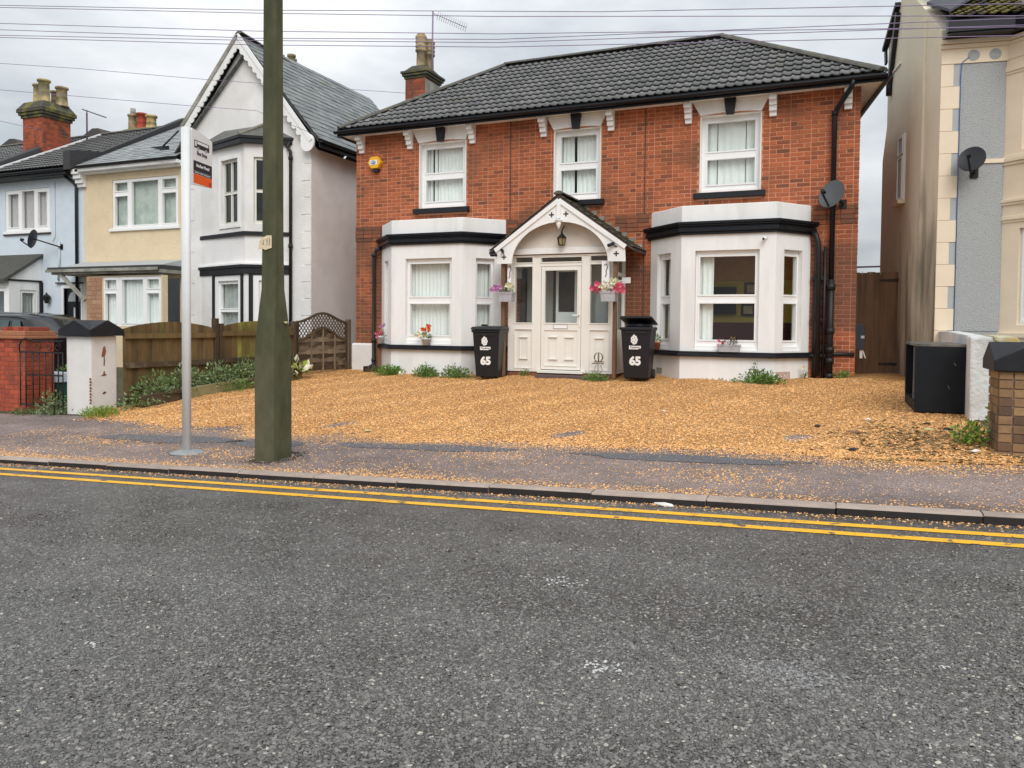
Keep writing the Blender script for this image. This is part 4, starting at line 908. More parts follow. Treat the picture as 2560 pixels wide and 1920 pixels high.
dish('dark grey satellite dish beside the black downpipe of the brick house', (2.42, 8.93, 3.80), (2.60, 9.18, 3.68), .255, (-.45, -.82, .35), mt=mat('grey_dish_metal', (.085, .095, .10), .5, .1, 6))

def camera_unit(label, p, d, mt, wall_=(0, .06, 0)):
    t = thing('security_camera', label, 'security camera', p); p = Vector(p); d = Vector(d).normalized()
    b = MB(); b.tube([p-d*.07, p+d*.06], .032, 10); b.build('body', mt, t); b = MB(); b.tube([p+d*.06, p+d*.066], .02, 10); b.build('lens', M_BLACK, t)
    b = MB(); b.tube([p-d*.03, p+Vector(wall_)], .012, 6); b.build('bracket', mt, t); return t
camera_unit('small white camera on the right bay, below its black cornice', (1.33, 8.38, 3.01), (-.3, -1, -.35), M_UPVC, (.02, .07, .02))
camera_unit('black camera on the right foot of the porch bargeboard', (-1.40, 8.07, 2.95), (-.55, -.6, -.35), M_PLASTIC, (.1, .08, -.04))
camera_unit('black camera on the left foot of the porch bargeboard', (-3.62, 8.07, 2.90), (.25, -1, .1), M_PLASTIC, (.0, .08, -.06))
camera_unit('black camera poking out beyond the left corner of the porch roof', (-3.82, 8.10, 2.82), (-1, -.35, .0), M_PLASTIC, (.06, .06, .0))
ln = thing('porch_lantern', 'black carriage lantern hanging under the arch of the porch', 'lantern', (-2.45, 8.30, 2.985))
b = MB(); c = (-2.45, 8.30, 0); b.lathe([(.105, 3.13), (.02, 3.22), (.02, 3.25), (.012, 3.28)], c, 6, 0, False); b.lathe([(.062, 2.985), (.065, 3.0), (.05, 3.002)], c, 6, 0, False)
for k in range(6): 
    a = 2*math.pi*k/6; b.bar((c[0]+.06*math.cos(a), c[1]+.06*math.sin(a), 2.99), (c[0]+.09*math.cos(a), c[1]+.09*math.sin(a), 3.135), .01, .01)
b.tube([(c[0], c[1], 3.27), (c[0]+.03, c[1]+.05, 3.36), (c[0], c[1]+.14, 3.38)], .012, 6); b.build('frame', M_IRON, ln)
b = MB(); b.lathe([(.056, 2.99), (.084, 3.13)], c, 6, 0, False); b.build('lamp_glass', mat('amber_glass', (.30, .24, .12), .15, .1, 5), ln)

def leaves(mb, c, rx, ry, rz, n, size, mi=0, up=.5, dome=True, asp=.55):
    c = Vector(c)
    for _ in range(n):
        while True:
            u = Vector((random.uniform(-1, 1), random.uniform(-1, 1), random.uniform(0 if dome else -1, 1)))
            if u.length < 1 and (u.length > .35 or random.random() < .4): break
        p = c+Vector((u.x*rx, u.y*ry, u.z*rz)); d = (Vector((u.x, u.y, u.z*.7))+Vector((random.gauss(0, .5), random.gauss(0, .5), random.gauss(up*.5, .4)))).normalized()
        s = d.cross(Vector((random.gauss(0, 1), random.gauss(0, 1), random.gauss(0, 1)))).normalized(); L = size*random.uniform(.6, 1.3); w = L*asp; nn = d.cross(s)
        mb.add([p, p+d*L*.5+s*w*.5-nn*L*.06, p+d*L, p+d*L*.5-s*w*.5-nn*L*.06], [(0, 1, 2, 3)], mi)
    return mb
def plant(name, label, cat, c, rx, ry, rz, n, size, mts=(M_LEAF, M_LEAFD), group=None, asp=.55, stems=6, up=.5):
    t = thing(name, label, cat, c, 0, group); b = MB(); n1 = int(n*.65)
    for k in range(5): 
        a = random.uniform(0, 6.3); q = random.uniform(.1, .55); leaves(b, (c[0]+rx*q*math.cos(a), c[1]+ry*q*math.sin(a), c[2]-.01), rx*random.uniform(.45, .7), ry*random.uniform(.45, .7), rz*random.uniform(.55, 1), n1//5, size, 0, up, asp=asp)
    leaves(b, c, rx, ry, rz*.8, n-n1, size, 1, up, asp=asp); b.build('foliage', list(mts), t)
    b = MB()
    for k in range(stems):
        a = random.uniform(0, 6.3); e = Vector((c[0]+rx*.6*math.cos(a), c[1]+ry*.6*math.sin(a), c[2]+rz*random.uniform(.4, .9))); b.tube([c, (Vector(c)+e)/2+Vector((0, 0, rz*.15)), e], [.006, .004, .002], 4)
    b.build('stem', M_DRY, t); return t
def flowers(parent, c, spread, n, size, mt, name='blossom'):
    for _ in range(n):
        p = Vector((c[0]+random.gauss(0, spread), c[1]+random.gauss(0, spread*.7), c[2]+random.gauss(0, spread*.7))); b = MB()
        for k in range(6):
            a = 2*math.pi*k/6+random.random(); d = Vector((math.cos(a), -.5+random.gauss(0, .4), math.sin(a))).normalized(); s = d.cross(Vector((0, 1, .2))).normalized()
            b.add([p, p+d*size*.55+s*size*.4, p+d*size, p+d*size*.55-s*size*.4], [(0, 1, 2, 3)])
        b.build(name, mt, parent)
def flowerpot(label, c, r, h, pm, fol, sq=False, group='flower pots on the window sills'):
    t = thing('flower_pot', label, 'flower pot', c, 0, group); b = MB()
    if sq:
        w, dpt = sq; b.hexa([(c[0]-w*.9, c[1]-dpt*.9, c[2]), (c[0]+w*.9, c[1]-dpt*.9, c[2]), (c[0]+w*.9, c[1]+dpt*.9, c[2]), (c[0]-w*.9, c[1]+dpt*.9, c[2]), (c[0]-w, c[1]-dpt, c[2]+h), (c[0]+w, c[1]-dpt, c[2]+h), (c[0]+w, c[1]+dpt, c[2]+h), (c[0]-w, c[1]+dpt, c[2]+h)]); b.box(c[0]-w*1.06, c[0]+w*1.06, c[1]-dpt*1.08, c[1]+dpt*1.08, c[2]+h*.82, c[2]+h+.004)
    else: b.lathe([(r*.72, 0), (r*.95, h*.8), (r*1.08, h*.82), (r*1.08, h), (r*.92, h), (r*.9, h*.9), (.01, h*.9)], c, 14)
    b.build('pot', pm, t)
    if fol: b = MB(); leaves(b, (c[0], c[1], c[2]+h*.9), fol[0], fol[0]*.8, fol[1], fol[2], .05, 0, .8); b.build('foliage', fol[3], t)
    return t
t = flowerpot('white pot of pink flowers on the far left of the left bay sill', (-6.93, 8.86, .975), .085, .17, M_LPOT, (.09, .14, 60, M_LEAFD)); flowers(t, (-6.97, 8.82, 1.22), .07, 9, .05, M_PINK); flowers(t, (-6.88, 8.80, 1.36), .04, 4, .04, M_LILAC)
t = flowerpot('white pot of orange and cream flowers on the left bay sill', (-5.50, 8.40, .975), .105, .15, M_LPOT, (.12, .14, 70, M_LEAFD)); flowers(t, (-5.47, 8.37, 1.33), .05, 11, .055, M_ORPET); flowers(t, (-5.61, 8.36, 1.18), .05, 10, .055, M_WPET)
t = flowerpot('small terracotta pot with a green sprig on the left end of the right bay sill', (-.68, 8.86, .975), .085, .15, M_TERRA, (.09, .17, 50, M_LEAF))
t = flowerpot('grey trough of withered plants on the right bay sill', (.75, 8.40, .975), .1, .13, M_GPOT, (.17, .14, 70, M_DRY), sq=(.19, .07)); flowers(t, (.62, 8.37, 1.13), .04, 4, .04, M_PINK)
t = flowerpot('pink and cream flowers in a grey basket on the right porch post', (-1.44, 8.15, 1.885), .13, .19, M_GPOT, (.16, .12, 90, M_DRY), sq=(.145, .10), group='hanging baskets on the porch posts')
flowers(t, (-1.64, 8.08, 2.14), .06, 12, .075, M_PINK); flowers(t, (-1.20, 8.08, 2.14), .055, 12, .075, M_PINK); flowers(t, (-1.34, 8.08, 2.22), .05, 12, .06, M_WPET); flowers(t, (-1.52, 8.08, 2.16), .05, 8, .055, M_WPET)
t = flowerpot('lilac and white flowers in a grey basket on the left porch post', (-3.54, 8.15, 1.885), .13, .19, M_GPOT, (.15, .13, 80, M_LEAFG), sq=(.145, .10), group='hanging baskets on the porch posts')
flowers(t, (-3.74, 8.08, 2.16), .055, 12, .06, M_LILAC); flowers(t, (-3.42, 8.08, 2.20), .05, 12, .055, M_WPET)
b = MB(); b.box(-1.30, -1.13, 8.55, 8.56, 2.25, 2.36); b.bar((-1.38, 8.555, 2.30), (-1.3, 8.555, 2.30), .02, .02); b.build('wall_plaque', M_WHITE, None, 'small white plaque sticking out from the right side of the porch', 'plaque')

def wheelie_bin(label, x, y, rz, lid, grp):
    z = fore_z(x, y); t = thing('wheelie_bin', label, 'wheelie bin', (x, y, z), rz, grp); T = WORLD[t.name]
    b = MB(T); w0, d0, w1, d1 = .225, .25, .275, .34
    b.hexa([(-w0, -d0, .05), (w0, -d0, .05), (w0, d0-.04, .05), (-w0, d0-.04, .05), (-w1, -d1, .96), (w1, -d1, .96), (w1, d1-.02, .96), (-w1, d1-.02, .96)]); b.box(-w1-.02, w1+.02, -d1-.025, d1, .93, .985)
    b.box(-.20, .20, -d1-.005, -d1+.02, .86, .93); b.build('body', M_PLASTIC, t, bevel=.018)
    b = MB(T)
    if lid == 'shut':
        b.hexa([(-w1-.035, -d1-.06, .987), (w1+.035, -d1-.06, .987), (w1+.035, d1+.03, .987), (-w1-.035, d1+.03, .987), (-w1-.01, -d1-.02, 1.04), (w1+.01, -d1-.02, 1.04), (w1+.01, d1, 1.06), (-w1-.01, d1, 1.06)])
        b.box(-w1, -w1+.1, d1-.1, d1+.04, 1.05, 1.09); b.box(w1-.1, w1, d1-.1, d1+.04, 1.05, 1.09)
    else:   # propped half open over its load
        b.xf = T @ Matrix.Translation((0, d1, 1.03)) @ Matrix.Rotation(R(-10), 4, 'X') @ Matrix.Translation((0, -d1, 0)); b.hexa([(-w1-.035, -d1-.05, .0), (w1+.035, -d1-.05, .0), (w1+.035, d1+.02, .0), (-w1-.035, d1+.02, .0), (-w1-.0, -d1, .045), (w1, -d1, .045), (w1, d1, .06), (-w1, d1, .06)])
    b.build('lid', M_PLASTIC, t, bevel=.012)
    if lid != 'shut':
        b = MB(T); b.lathe([(.2, .95), (.26, 1.0), (.22, 1.07), (.1, 1.1)], (0, 0, 0), 10); b.build('rubbish_sack', M_BLACK, t)
    b = MB(T); b.tube([(-.2, d1+.05, 1.0), (.2, d1+.05, 1.0)], .016, 6); b.build('handle', M_PLASTIC, t)
    for s in (-1, 1):
        b = MB(T); b.tube([(s*.27, d0-.02, .1), (s*.225, d0-.02, .1)], .1, 14); b.build('wheel', M_RUBBER, t)
    fx = T @ Matrix.Translation((0, 0, 0)); sl = (d1-d0)/.91
    def front(xx, zz): 
        yy = -d0-(zz-.05)*sl-.004; p = T @ Vector((xx, yy, zz)); return facing(p, T.to_3x3() @ Vector((1, 0, 0)), T.to_3x3() @ Vector((0, -sl, 1)).normalized())
    text('65', 'number', .21, front(-.015, .36), M_WHITE, t, .012)
    text('Tendring', 'lettering', .05, front(-.02, .615), M_BLACK, t, .001)
    fm = front(-.02, .615); b = MB(fm); b.prism([(-.105, -.034), (.06, -.034), (.085, -.018), (.11, -.018), (.11, .03), (-.085, .03), (-.105, .038)], 'z', -.003, .0005); b.build('name_strip', M_WHITE, t)
    fm = front(-.03, .755); b = MB(fm); out = []
    for k in range(28):
        a = 2*math.pi*k/28; rr = 1+.07*math.cos(7*a); out.append((.062*rr*math.cos(a), .085*rr*math.sin(a)+(.025 if k == 7 else 0)))
    b.prism(out, 'z', -.002, .001); b.build('crest', M_WHITE, t); b = MB(fm)
    for k in range(5):
        a = 2*math.pi*k/5; b.prism([(.03*math.cos(a)+.009*math.cos(q), .045*math.sin(a)+.012*math.sin(q)) for q in np.linspace(0, 5.4, 7)], 'z', .001, .0022)
    b.build('crest_detail', mat('crest_grey', (.3, .3, .3)), t)
    return t
wheelie_bin('closed black wheelie bin numbered 65 left of the white porch', -3.88, 8.13, R(8), 'shut', 'black wheelie bins beside the porch')
wheelie_bin('overfilled black wheelie bin numbered 65 right of the white porch', -.86, 8.16, R(4), 'open', 'black wheelie bins beside the porch')
for i, (x0, x1, y) in enumerate(((-6.4, -4.7, 8.449), (-.15, 1.51, 8.449))):
    for k in range(26):
        x = random.uniform(x0+.05, x1-.1); z0 = gz(x, y)+.0; h = random.uniform(.02, .09); w = random.uniform(.02, .09); b = MB()
        b.prism([(x, z0-.02), (x+w, z0-.02), (x+w*.8, z0+h*.7), (x+w*.5, z0+h), (x+w*.15, z0+h*.5)], 'y', y-.0022-.0002*k, y-.0005); b.build('splash_stain', mat('splashed_soil', (.42, .36, .26), .9, .3, 30), [o for o in COL.objects if o.name.startswith('bay_base')][i])
# garden ornament
o = thing('garden_ornament', 'rusty wire garden ornament standing before the right porch panel', 'ornament', (-1.66, 8.25, fore_z(-1.66, 8.25)))
b = MB(); z0 = fore_z(-1.66, 8.25); b.tube([(-1.66, 8.25, z0), (-1.67, 8.25, z0+.33)], .007, 5); b.tube([(-1.79, 8.25, z0+.33), (-1.55, 8.25, z0+.33)], .009, 5)
for k in range(7):
    a = k*.9; b.tube([(-1.66+.09*math.cos(a+q)*math.cos(k), 8.25+.09*math.cos(a+q)*math.sin(k), z0+.45+.09*math.sin(a+q)) for q in np.linspace(0, 6.28, 14)], .005, 4)
b.tube([(-1.66, 8.25, z0+.1), (-1.75, 8.25, z0+.2), (-1.7, 8.25, z0+.3)], .006, 5); b.tube([(-1.66, 8.25, z0+.12), (-1.58, 8.25, z0+.2), (-1.62, 8.25, z0+.3)], .006, 5); b.build('wire_frame', mat('rusty_wire', (.20, .16, .09), .7, .3, 30), o)
# television aerial
a_ = thing('television_aerial', 'comb-shaped television aerial on a tall pole by the brick house chimney', 'aerial', (-7.38, 12.0, 8.0))
b = MB(); b.tube([(-7.39, 12.0, 7.5), (-7.37, 12.0, 9.62)], .021, 6); b.build('mast', M_WIRE, a_)
b = MB(); p, q = Vector((-7.37, 12.0, 9.56)), Vector((-6.52, 12.25, 9.16)); b.tube([p, q], .01, 5)
for k in range(14):
    c = p.lerp(q, .15+.85*k/13); b.tube([c+Vector((.05, -.03, .09)), c-Vector((.05, -.03, .09))], .006, 4)
b.build('boom', mat('aerial_metal', (.33, .28, .36), .4, .1, 5), a_)

# ------------------------------------------------------------ white gabled house
WV = 9.8; TW = T2((0, WV), (1, WV))
wh = thing('white_house', 'white rendered house with a steep gable and scalloped bargeboards', 'house', (-11.6, WV, .2))
wxl, wxr = -13.67, -9.56
b = MB(); b.prism([(wxl, -.4), (wxr, -.4), (wxr, 5.78), (-11.72, 8.55), (wxl, 6.2)], 'y', WV, WV+.25); b.box(wxr-.25, wxr, WV+.25, 15.8, -.4, 5.78); b.box(wxl, wxl+.25, WV+.25, 15.8, -.4, 5.78); b.prism([(wxl, -.4), (wxr, -.4), (wxr, 5.78), (-11.62, 8.2), (wxl, 5.95)], 'y', 15.8, 16.05)
wwall = b.build('wall', M_WROUGH, wh)
for k in range(13):     # rough quoin marks at the corner
    z0 = .35+k*.42; b = MB(); L_ = .30 if k % 2 else .2; b.box(wxr-L_, wxr-.012, WV-.014, WV, z0, z0+.40); b.build('quoin', M_WROUGH, wwall, bevel=.01)
    if k: b = MB(); b.box(wxl+.012, wxl+L_, WV-.014, WV, z0, z0+.40); b.build('quoin', M_WROUGH, wwall, bevel=.01)
# roof slates on the visible slope
rb = MB(); ri = (-11.73, 9.66, 8.80); rj = (-11.62, 15.7, 8.24); er0 = (-9.25, 9.66, 5.93); er1 = (-9.25, 15.9, 5.93); el0 = (-13.95, 9.66, 5.93); el1 = (-13.95, 15.9, 5.93)
dn = lambda p, d=.07: (p[0], p[1], p[2]-d)
rb.add([ri, er0, er1, rj, dn(ri), dn(er0), dn(er1), dn(rj)], [(0, 1, 2, 3), (7, 6, 5, 4), (0, 4, 5, 1), (1, 5, 6, 2), (2, 6, 7, 3)]); rb.add([ri, el0, el1, rj, dn(ri), dn(el0), dn(el1), dn(rj)], [(3, 2, 1, 0), (4, 5, 6, 7), (1, 5, 4, 0), (2, 6, 5, 1)])
wroof = rb.build('roof', M_TDARK, wh)
tile_roof(wroof, (er0[0]+.03, er0[1], er0[2]+.0), (er1[0]+.03, er1[1], er1[2]), rj, ri, .20, .27, M_SLATE, 300, None, lip=.016, half=True, jit=.008, name='slate', stuff='slates')
tile_roof(wroof, el1, el0, ri, rj, .20, .27, M_SLATE, 0, None, lip=.016, half=True, jit=.006, name='slate', stuff='slates')
ridge_tiles(wroof, up(ri, .03), (-11.62, 13.6, 8.42), .12, .45, M_RIDGE); ridge_tiles(wroof, (-11.62, 13.6, 8.37), (-11.62, 14.3, 8.33), .10, .45, M_RIDGE); ridge_tiles(wroof, (-11.62, 14.3, 8.42), up(rj, .05), .12, .45, M_RIDGE)
gutter((-9.16, 9.66, 5.90), (-9.16, 15.9, 5.90), .06, Vector((1, 0, 0))).build('gutter', M_BLACK, wh); b = MB(); b.box(-9.25, -9.22, 9.69, 15.9, 5.74, 5.90); b.build('fascia', M_BLACK, wh)
# bargeboards with scalloped edge, one object per side, each scallop a piece
for ex_, ez_, sgn in ((-9.42, 5.90, 1), (-13.62, 6.60, -1)):
    p = Vector((-11.73, 9.64, 8.76)); q = Vector((ex_, 9.64, ez_)); dd = (q-p).normalized(); nn = Vector((0, 1, 0)).cross(dd); nn = nn if nn.z < 0 else -nn
    b = MB(); y0, y1 = 9.61, 9.645; pts = [p, q, q+nn*.15, p+Vector((0, 0, -.30))]; b.prism([(v.x, v.z) for v in pts], 'y', y0, y1); bd = b.build('bargeboard', M_WHITE, wh)
    b = MB(); b.bar(p+Vector((0, -.03, .0)), q+Vector((0, -.03, .0)), .05, .10); b.build('verge', M_CONCL if sgn < 0 else M_WHITE, bd)
    n = 17; Lg = (q-p).length
    for k in range(1, n):
        c = p+dd*(Lg*k/n)+nn*.15; r_ = .085; b = MB(); b.prism([(c.x+(dd.x*math.cos(t)+nn.x*math.sin(t)*.95)*r_, c.z+(dd.z*math.cos(t)+nn.z*math.sin(t)*.95)*r_) for t in np.linspace(0, math.pi, 8)], 'y', y0+.004, y1-.004); b.build('scallop', M_WHITE, bd)
    if sgn < 0: continue
    c = q+nn*.12-dd*.04; b = MB(); b.prism([(c.x+.20*math.cos(t), c.z+.22*math.sin(t)) for t in np.linspace(0, 6.283, 20)[:-1]], 'y', y0-.006, y1+.006); b.build('bargeboard_foot', M_WHITE, bd)
# two-storey angled bay: facets
ap = (-11.15, 9.22); bl_, br_ = (-13.12, WV-.005), (-10.28, WV-.005)
TA, TB = T2(bl_, ap), T2(ap, br_); la = (Vector(ap)-Vector(bl_)).length; lb = (Vector(br_)-Vector(ap)).length
b = MB(TA); ua0, ua1 = 1.0, 1.78; da0, da1 = .66, 1.90
b.sheet(0, la, 3.64, 5.95, 0, .15, [(ua0, ua1, 3.90, 5.56)]); b.sheet(0, la, -.3, 2.66, 0, .15, [(da0, da1, .75, 2.62)])
b.xf = TB; b.sheet(0, lb, 3.64, 5.95, 0, .15, [(.22, .80, 3.90, 5.56)]); b.sheet(0, lb, -.3, 2.66, 0, .15, [(.20, .85, .75, 2.62)])
b.xf = None; b.prism([bl_, (ap[0], ap[1]+.02), br_], 'z', 2.90, 3.638); wbay = b.build('bay_window', M_WROUGH, wh)
def tri(d): return [(bl_[0]-d*1.3, WV-.005), (ap[0], ap[1]-d*1.05), (br_[0]+d*.9, WV-.005)]
b = MB(); b.prism(tri(.05), 'z', 3.60, 3.70); b.build('bay_sill', M_BLACKM, wbay)
b = MB(); b.prism(tri(.06), 'z', 2.64, 2.80); b.prism(tri(.10), 'z', 2.80, 2.87); b.build('bay_fascia', M_BLACKM, wbay); b = MB(); b.prism(tri(.11), 'z', 2.87, 2.91); b.build('bay_ledge', M_WHITE, wbay)
b = MB(); b.prism(tri(.16), 'z', 5.88, 5.99); b.prism(tri(.20), 'z', 5.99, 6.04); b.build('bay_gutter', M_BLACK, wbay)
t3 = tri(.21); b = MB(); b.add([(t3[0][0], WV, 6.05), (t3[1][0], t3[1][1], 6.05), (t3[2][0], WV, 6.05), (-12.35, WV, 6.42), (-10.95, WV, 6.46)], [(0, 1, 3), (1, 4, 3), (1, 2, 4)]); b.add([(t3[0][0], WV, 6.045), (t3[1][0], t3[1][1], 6.045), (t3[2][0], WV, 6.045)], [(0, 2, 1)]); b.build('bay_roof', mat('bay_lead_slates', (.12, .12, .11), .6, .3, 9, .4, 30), wbay)
b = MB(); b.tube([(ap[0], t3[1][1]+.03, 6.07), (-10.95, WV, 6.48)], .05, 6); b.build('hip_flashing', M_CONCL, wbay)
b = MB(TA); b.sheet(ua0-.10, ua1+.10, 3.82, 5.66, -.03, -.001, [(ua0, ua1, 3.90, 5.56)]); b.build('window_surround', M_WHITE, wbay)
for (T, x0, x1, mull) in ((TA, ua0, ua1, True), (TB, .22, .80, False)):
    xm = (x0+x1)/2
    pn = [(x0+.06, xm-.025, 3.98, 4.68), (xm+.025, x1-.06, 3.98, 4.68), (x0+.06, xm-.025, 4.76, 5.49), (xm+.025, x1-.06, 4.76, 5.49)] if mull else [(x0+.06, x1-.06, 3.98, 4.68), (x0+.06, x1-.06, 4.76, 5.49)]
    upvc(wbay, 'window_frame', T, x0+.003, x1-.003, 3.905, 5.555, .06, pn, fm=mat('cream_sash_paint', (.74, .74, .66), .5, .04, 5), bead=.004, kids=wbay, gm=M_GLASSD)
for (T, x0, x1) in ((TA, da0, da1), (TB, .20, .85)):
    b = MB(T); b.sheet(x0-.10, x1+.10, .5, 2.66, -.03, -.001, [(x0, x1, .75, 2.62)]); b.build('window_surround', M_BLACKM, wbay)
    b = MB(T); b.sheet(x0+.003, x1-.003, .755, 2.615, .0, .06, [(x0+.14, x1-.14, .9, 2.48)]); b.build('outer_frame', M_UPVC, wbay)
    upvc(wbay, 'window_frame', T, x0+.14, x1-.14, .9, 2.48, .06, [(x0+.20, x1-.20, 1.0, 1.68), (x0+.20, x1-.20, 1.78, 2.40)], kids=wbay)
b = MB(); b.box(wxl+.26, wxr-.26, 11.4, 11.5, -.3, 5.7); b.box(wxl+.26, wxr-.26, 10.06, 11.4, 2.95, 3.05); b.build('interior', mat('dim_room', (.22, .22, .2), .9, .2, 3), wh)
curtain('swagged net curtain in the ground-floor bay of the white gabled house', TA, .82, 1.74, .9, 2.45, .16, pitch=.2, amp=.03, mt=mat('sheer_net', (.42, .44, .43), .9, .25, 5))
curtain('grey-green blind in the upper sash window of the white gabled house', TA, ua0+.05, ua1-.05, 3.95, 5.5, .14, pitch=.3, amp=.004, mt=mat('grey_green_blind', (.17, .20, .185), .9, .2, 4))
p = MB(); p.tube([(br_[0]+.12, WV-.06, 5.95), (-10.25, WV-.07, 5.82), (-10.15, WV-.07, 5.72), (-10.15, WV-.06, 5.6), (-10.15, WV-.06, .2)], .042, 8)
for z in (5.5, 3.3): p.tube([(-10.15, WV-.06, z), (-10.15, WV-.06, z+.09)], .056, 8)
p.build('downpipe', M_IRON, wh)
b = MB(); b.box(-12.75, -12.15, 12.2, 12.9, 6.5, 8.75); b.box(-12.80, -12.1, 12.15, 12.95, 8.62, 8.78); wch = b.build('chimney', M_CONCL, wh)
for x, y in ((-12.62, 12.35), (-12.30, 12.45), (-12.5, 12.75)): b = MB(); pot(b, (x, y, 8.75), .125, .5); b.build('chimney_pot', M_POTP, wch)

# ------------------------------------------------------------ cream house
ch = thing('cream_house', 'cream rendered terraced house with a flat dark canopy over its ground floor', 'house', (-15.6, WV, .1))
cx0, cx1 = -17.55, -13.69
b = MB(TW); b.sheet(cx0, cx1, -.5, 5.66, 0, .25, [(-16.42, -13.95, 4.02, 5.40), (-15.8, -13.9, 1.3, 2.6)]); b.build('wall', M_CREAM, ch)
wu = (-16.42, -13.95)
cwin = upvc(ch, 'window', TW, wu[0]+.003, wu[1]-.003, 4.025, 5.395, .02, [(wu[0]+.09, wu[0]+.58, 5.08, 5.31), (wu[0]+.09, wu[0]+.58, 4.11, 4.93), (wu[0]+.74, wu[1]-.74, 4.11, 5.31), (wu[1]-.58, wu[1]-.09, 5.08, 5.31), (wu[1]-.58, wu[1]-.09, 4.11, 4.93)])
b = MB(TW); b.box(wu[0]-.08, wu[1]+.08, -.06, .02, 3.95, 4.022); b.build('sill', M_UPVC, cwin)
curtain('lace curtain across the upstairs window of the cream house', TW, wu[0]+.06, wu[1]-.06, 4.08, 5.36, .16, pitch=.3, amp=.01, mt=mat('lace_curtain', (.56, .60, .55), .9, .14, 7, col2=(.44, .49, .46)))
yg = 9.0; TG = T2((0, yg), (1, yg)); cw = (-15.89, -13.75)
b = MB(TG); b.sheet(cw[0], -13.70, -.4, 2.64, .02, .2, [(cw[0]+.01, cw[1], 1.28, 2.62)]); b.box(-16.48, cw[0], .02, .8, -.4, 2.63); b.build('bay_wall', M_CREAM, ch)
gwin = upvc(ch, 'window', TG, cw[0]+.012, cw[1]-.003, 1.285, 2.615, .05, [(cw[0]+.09, cw[0]+.50, 2.30, 2.53), (cw[0]+.09, cw[0]+.50, 1.37, 2.16), (cw[0]+.72, cw[1]-.66, 1.37, 2.53), (cw[1]-.50, cw[1]-.09, 2.30, 2.53), (cw[1]-.50, cw[1]-.09, 1.37, 2.16)])
curtain('long net curtain in the ground-floor window of the cream house', TG, cw[0]+.05, cw[1]-.05, 1.3, 2.58, .18, pitch=.12, amp=.02)
scl = ramp_piece_mat('stone_cladding', [(0, (.42, .24, .15)), (.5, (.36, .19, .115)), (1, (.48, .30, .20))], bump=.5)
for (T, w) in ((T2((-16.48, yg+.018), (cw[0], yg+.018)), .59),):
    bk = []
    z = 1.0; r_ = 0
    while z < 2.6:
        x = 0
        cuts = [0, .22, .40, .59] if r_ % 2 else [0, .16, .36, .59]
        for a, c in zip(cuts[:-1], cuts[1:]): bk.append((a+.006, c-.006, z+.006, min(z+.118, 2.62)))
        z += .124; r_ += 1
    lay_bricks(T, bk, ch, scl, 60, face=.016, name='stone', stuff='stonework')
b = MB(); b.box(-17.9, -13.72, 8.90, 9.79, 2.845, 2.90); b.box(-17.87, -13.72, 8.93, 9.79, 2.79, 2.844); b.build('canopy', M_TDARK, ch); b = MB(); b.box(-17.94, -13.72, 8.87, 8.898, 2.76, 2.84); b.box(-17.8, -13.72, 8.95, 9.79, 2.70, 2.789); b.build('canopy_fascia', M_CONCL, ch)
b = MB(); b.hexa([(cx0, 9.0, 2.905), (-13.72, 9.0, 2.905), (-13.72, 9.79, 2.905), (cx0, 9.79, 2.905), (cx0, 9.3, 2.98), (-13.72, 9.3, 2.98), (-13.72, 9.79, 3.10), (cx0, 9.79, 3.10)]); b.build('canopy_flashing', M_GREYP, ch)
b = MB(); b.bar((-17.45, 8.98, 2.70), (-16.50, 8.98, 1.98), .07, .09); b.build('canopy_strut', M_CONCL, ch)
b = MB(); b.hexa([(-17.2, 8.6, .9), (-16.3, 8.6, 1.28), (-16.3, 9.0, 1.28), (-17.2, 9.0, .9), (-17.2, 8.6, 1.0), (-16.3, 8.6, 1.4), (-16.3, 9.0, 1.4), (-17.2, 9.0, 1.0)]); b.box(-17.2, -16.48, 8.7, 8.95, -.2, 1.0); b.build('meter_housing', M_DARKW, ch)
b = MB(TW); b.box(cx0, cx1, -.30, -.02, 5.655, 5.74); b.box(cx0+.02, cx1, -.16, -.02, 5.60, 5.655); b.build('fascia', M_WHITE, ch); gutter((cx0+.1, 9.46, 5.80), (cx1, 9.46, 5.80), .055).build('gutter', M_IRON, ch)
b = MB(); 
for z0, z1, o in ((5.60, 5.74, .30), (5.48, 5.60, .24), (5.36, 5.48, .17), (5.26, 5.36, .10)): b.box(cx0-.16, cx0+.12, WV-o, WV, z0, z1)
b.build('corbel', M_WHITE, ch, bevel=.01)
# roof of pale slates behind the parapet
A_, B_, C_, D_ = (cx0+.1, 9.45, 5.80), (cx1-.02, 9.45, 5.80), (cx1-.02, 13.6, 8.0), (cx0+.1, 13.6, 8.0)
b = MB(); b.add([dn(A_, .04), dn(B_, .04), dn(C_, .04), dn(D_, .04)], [(0, 1, 2, 3)]); b.add([dn(C_, .04), dn(D_, .04), (cx0+.1, 17.5, 5.8), (cx1, 17.5, 5.8)], [(0, 3, 2, 1)]); croof = b.build('roof', M_TDARK, ch)
M_PSL = ramp_piece_mat('pale_slate', [(0, (.33, .345, .345)), (.5, (.27, .285, .285)), (1, (.21, .225, .225))], rough=.45, bump=.15)
tile_roof(croof, A_, B_, C_, D_, .21, .28, M_PSL, 120, None, lip=.014, half=True, jit=.005, name='slate', stuff='slates')
b = MB(); py = lambda y: 5.80+(y-9.45)*(2.2/4.15)
b.prism([(9.40, 5.72), (9.40, 6.26), (9.95, 6.36), (10.45, 6.42), (13.65, 8.22), (13.65, 7.9)], 'x', cx0-.33, cx0-.06); b.build('parapet', M_TDARK, ch)
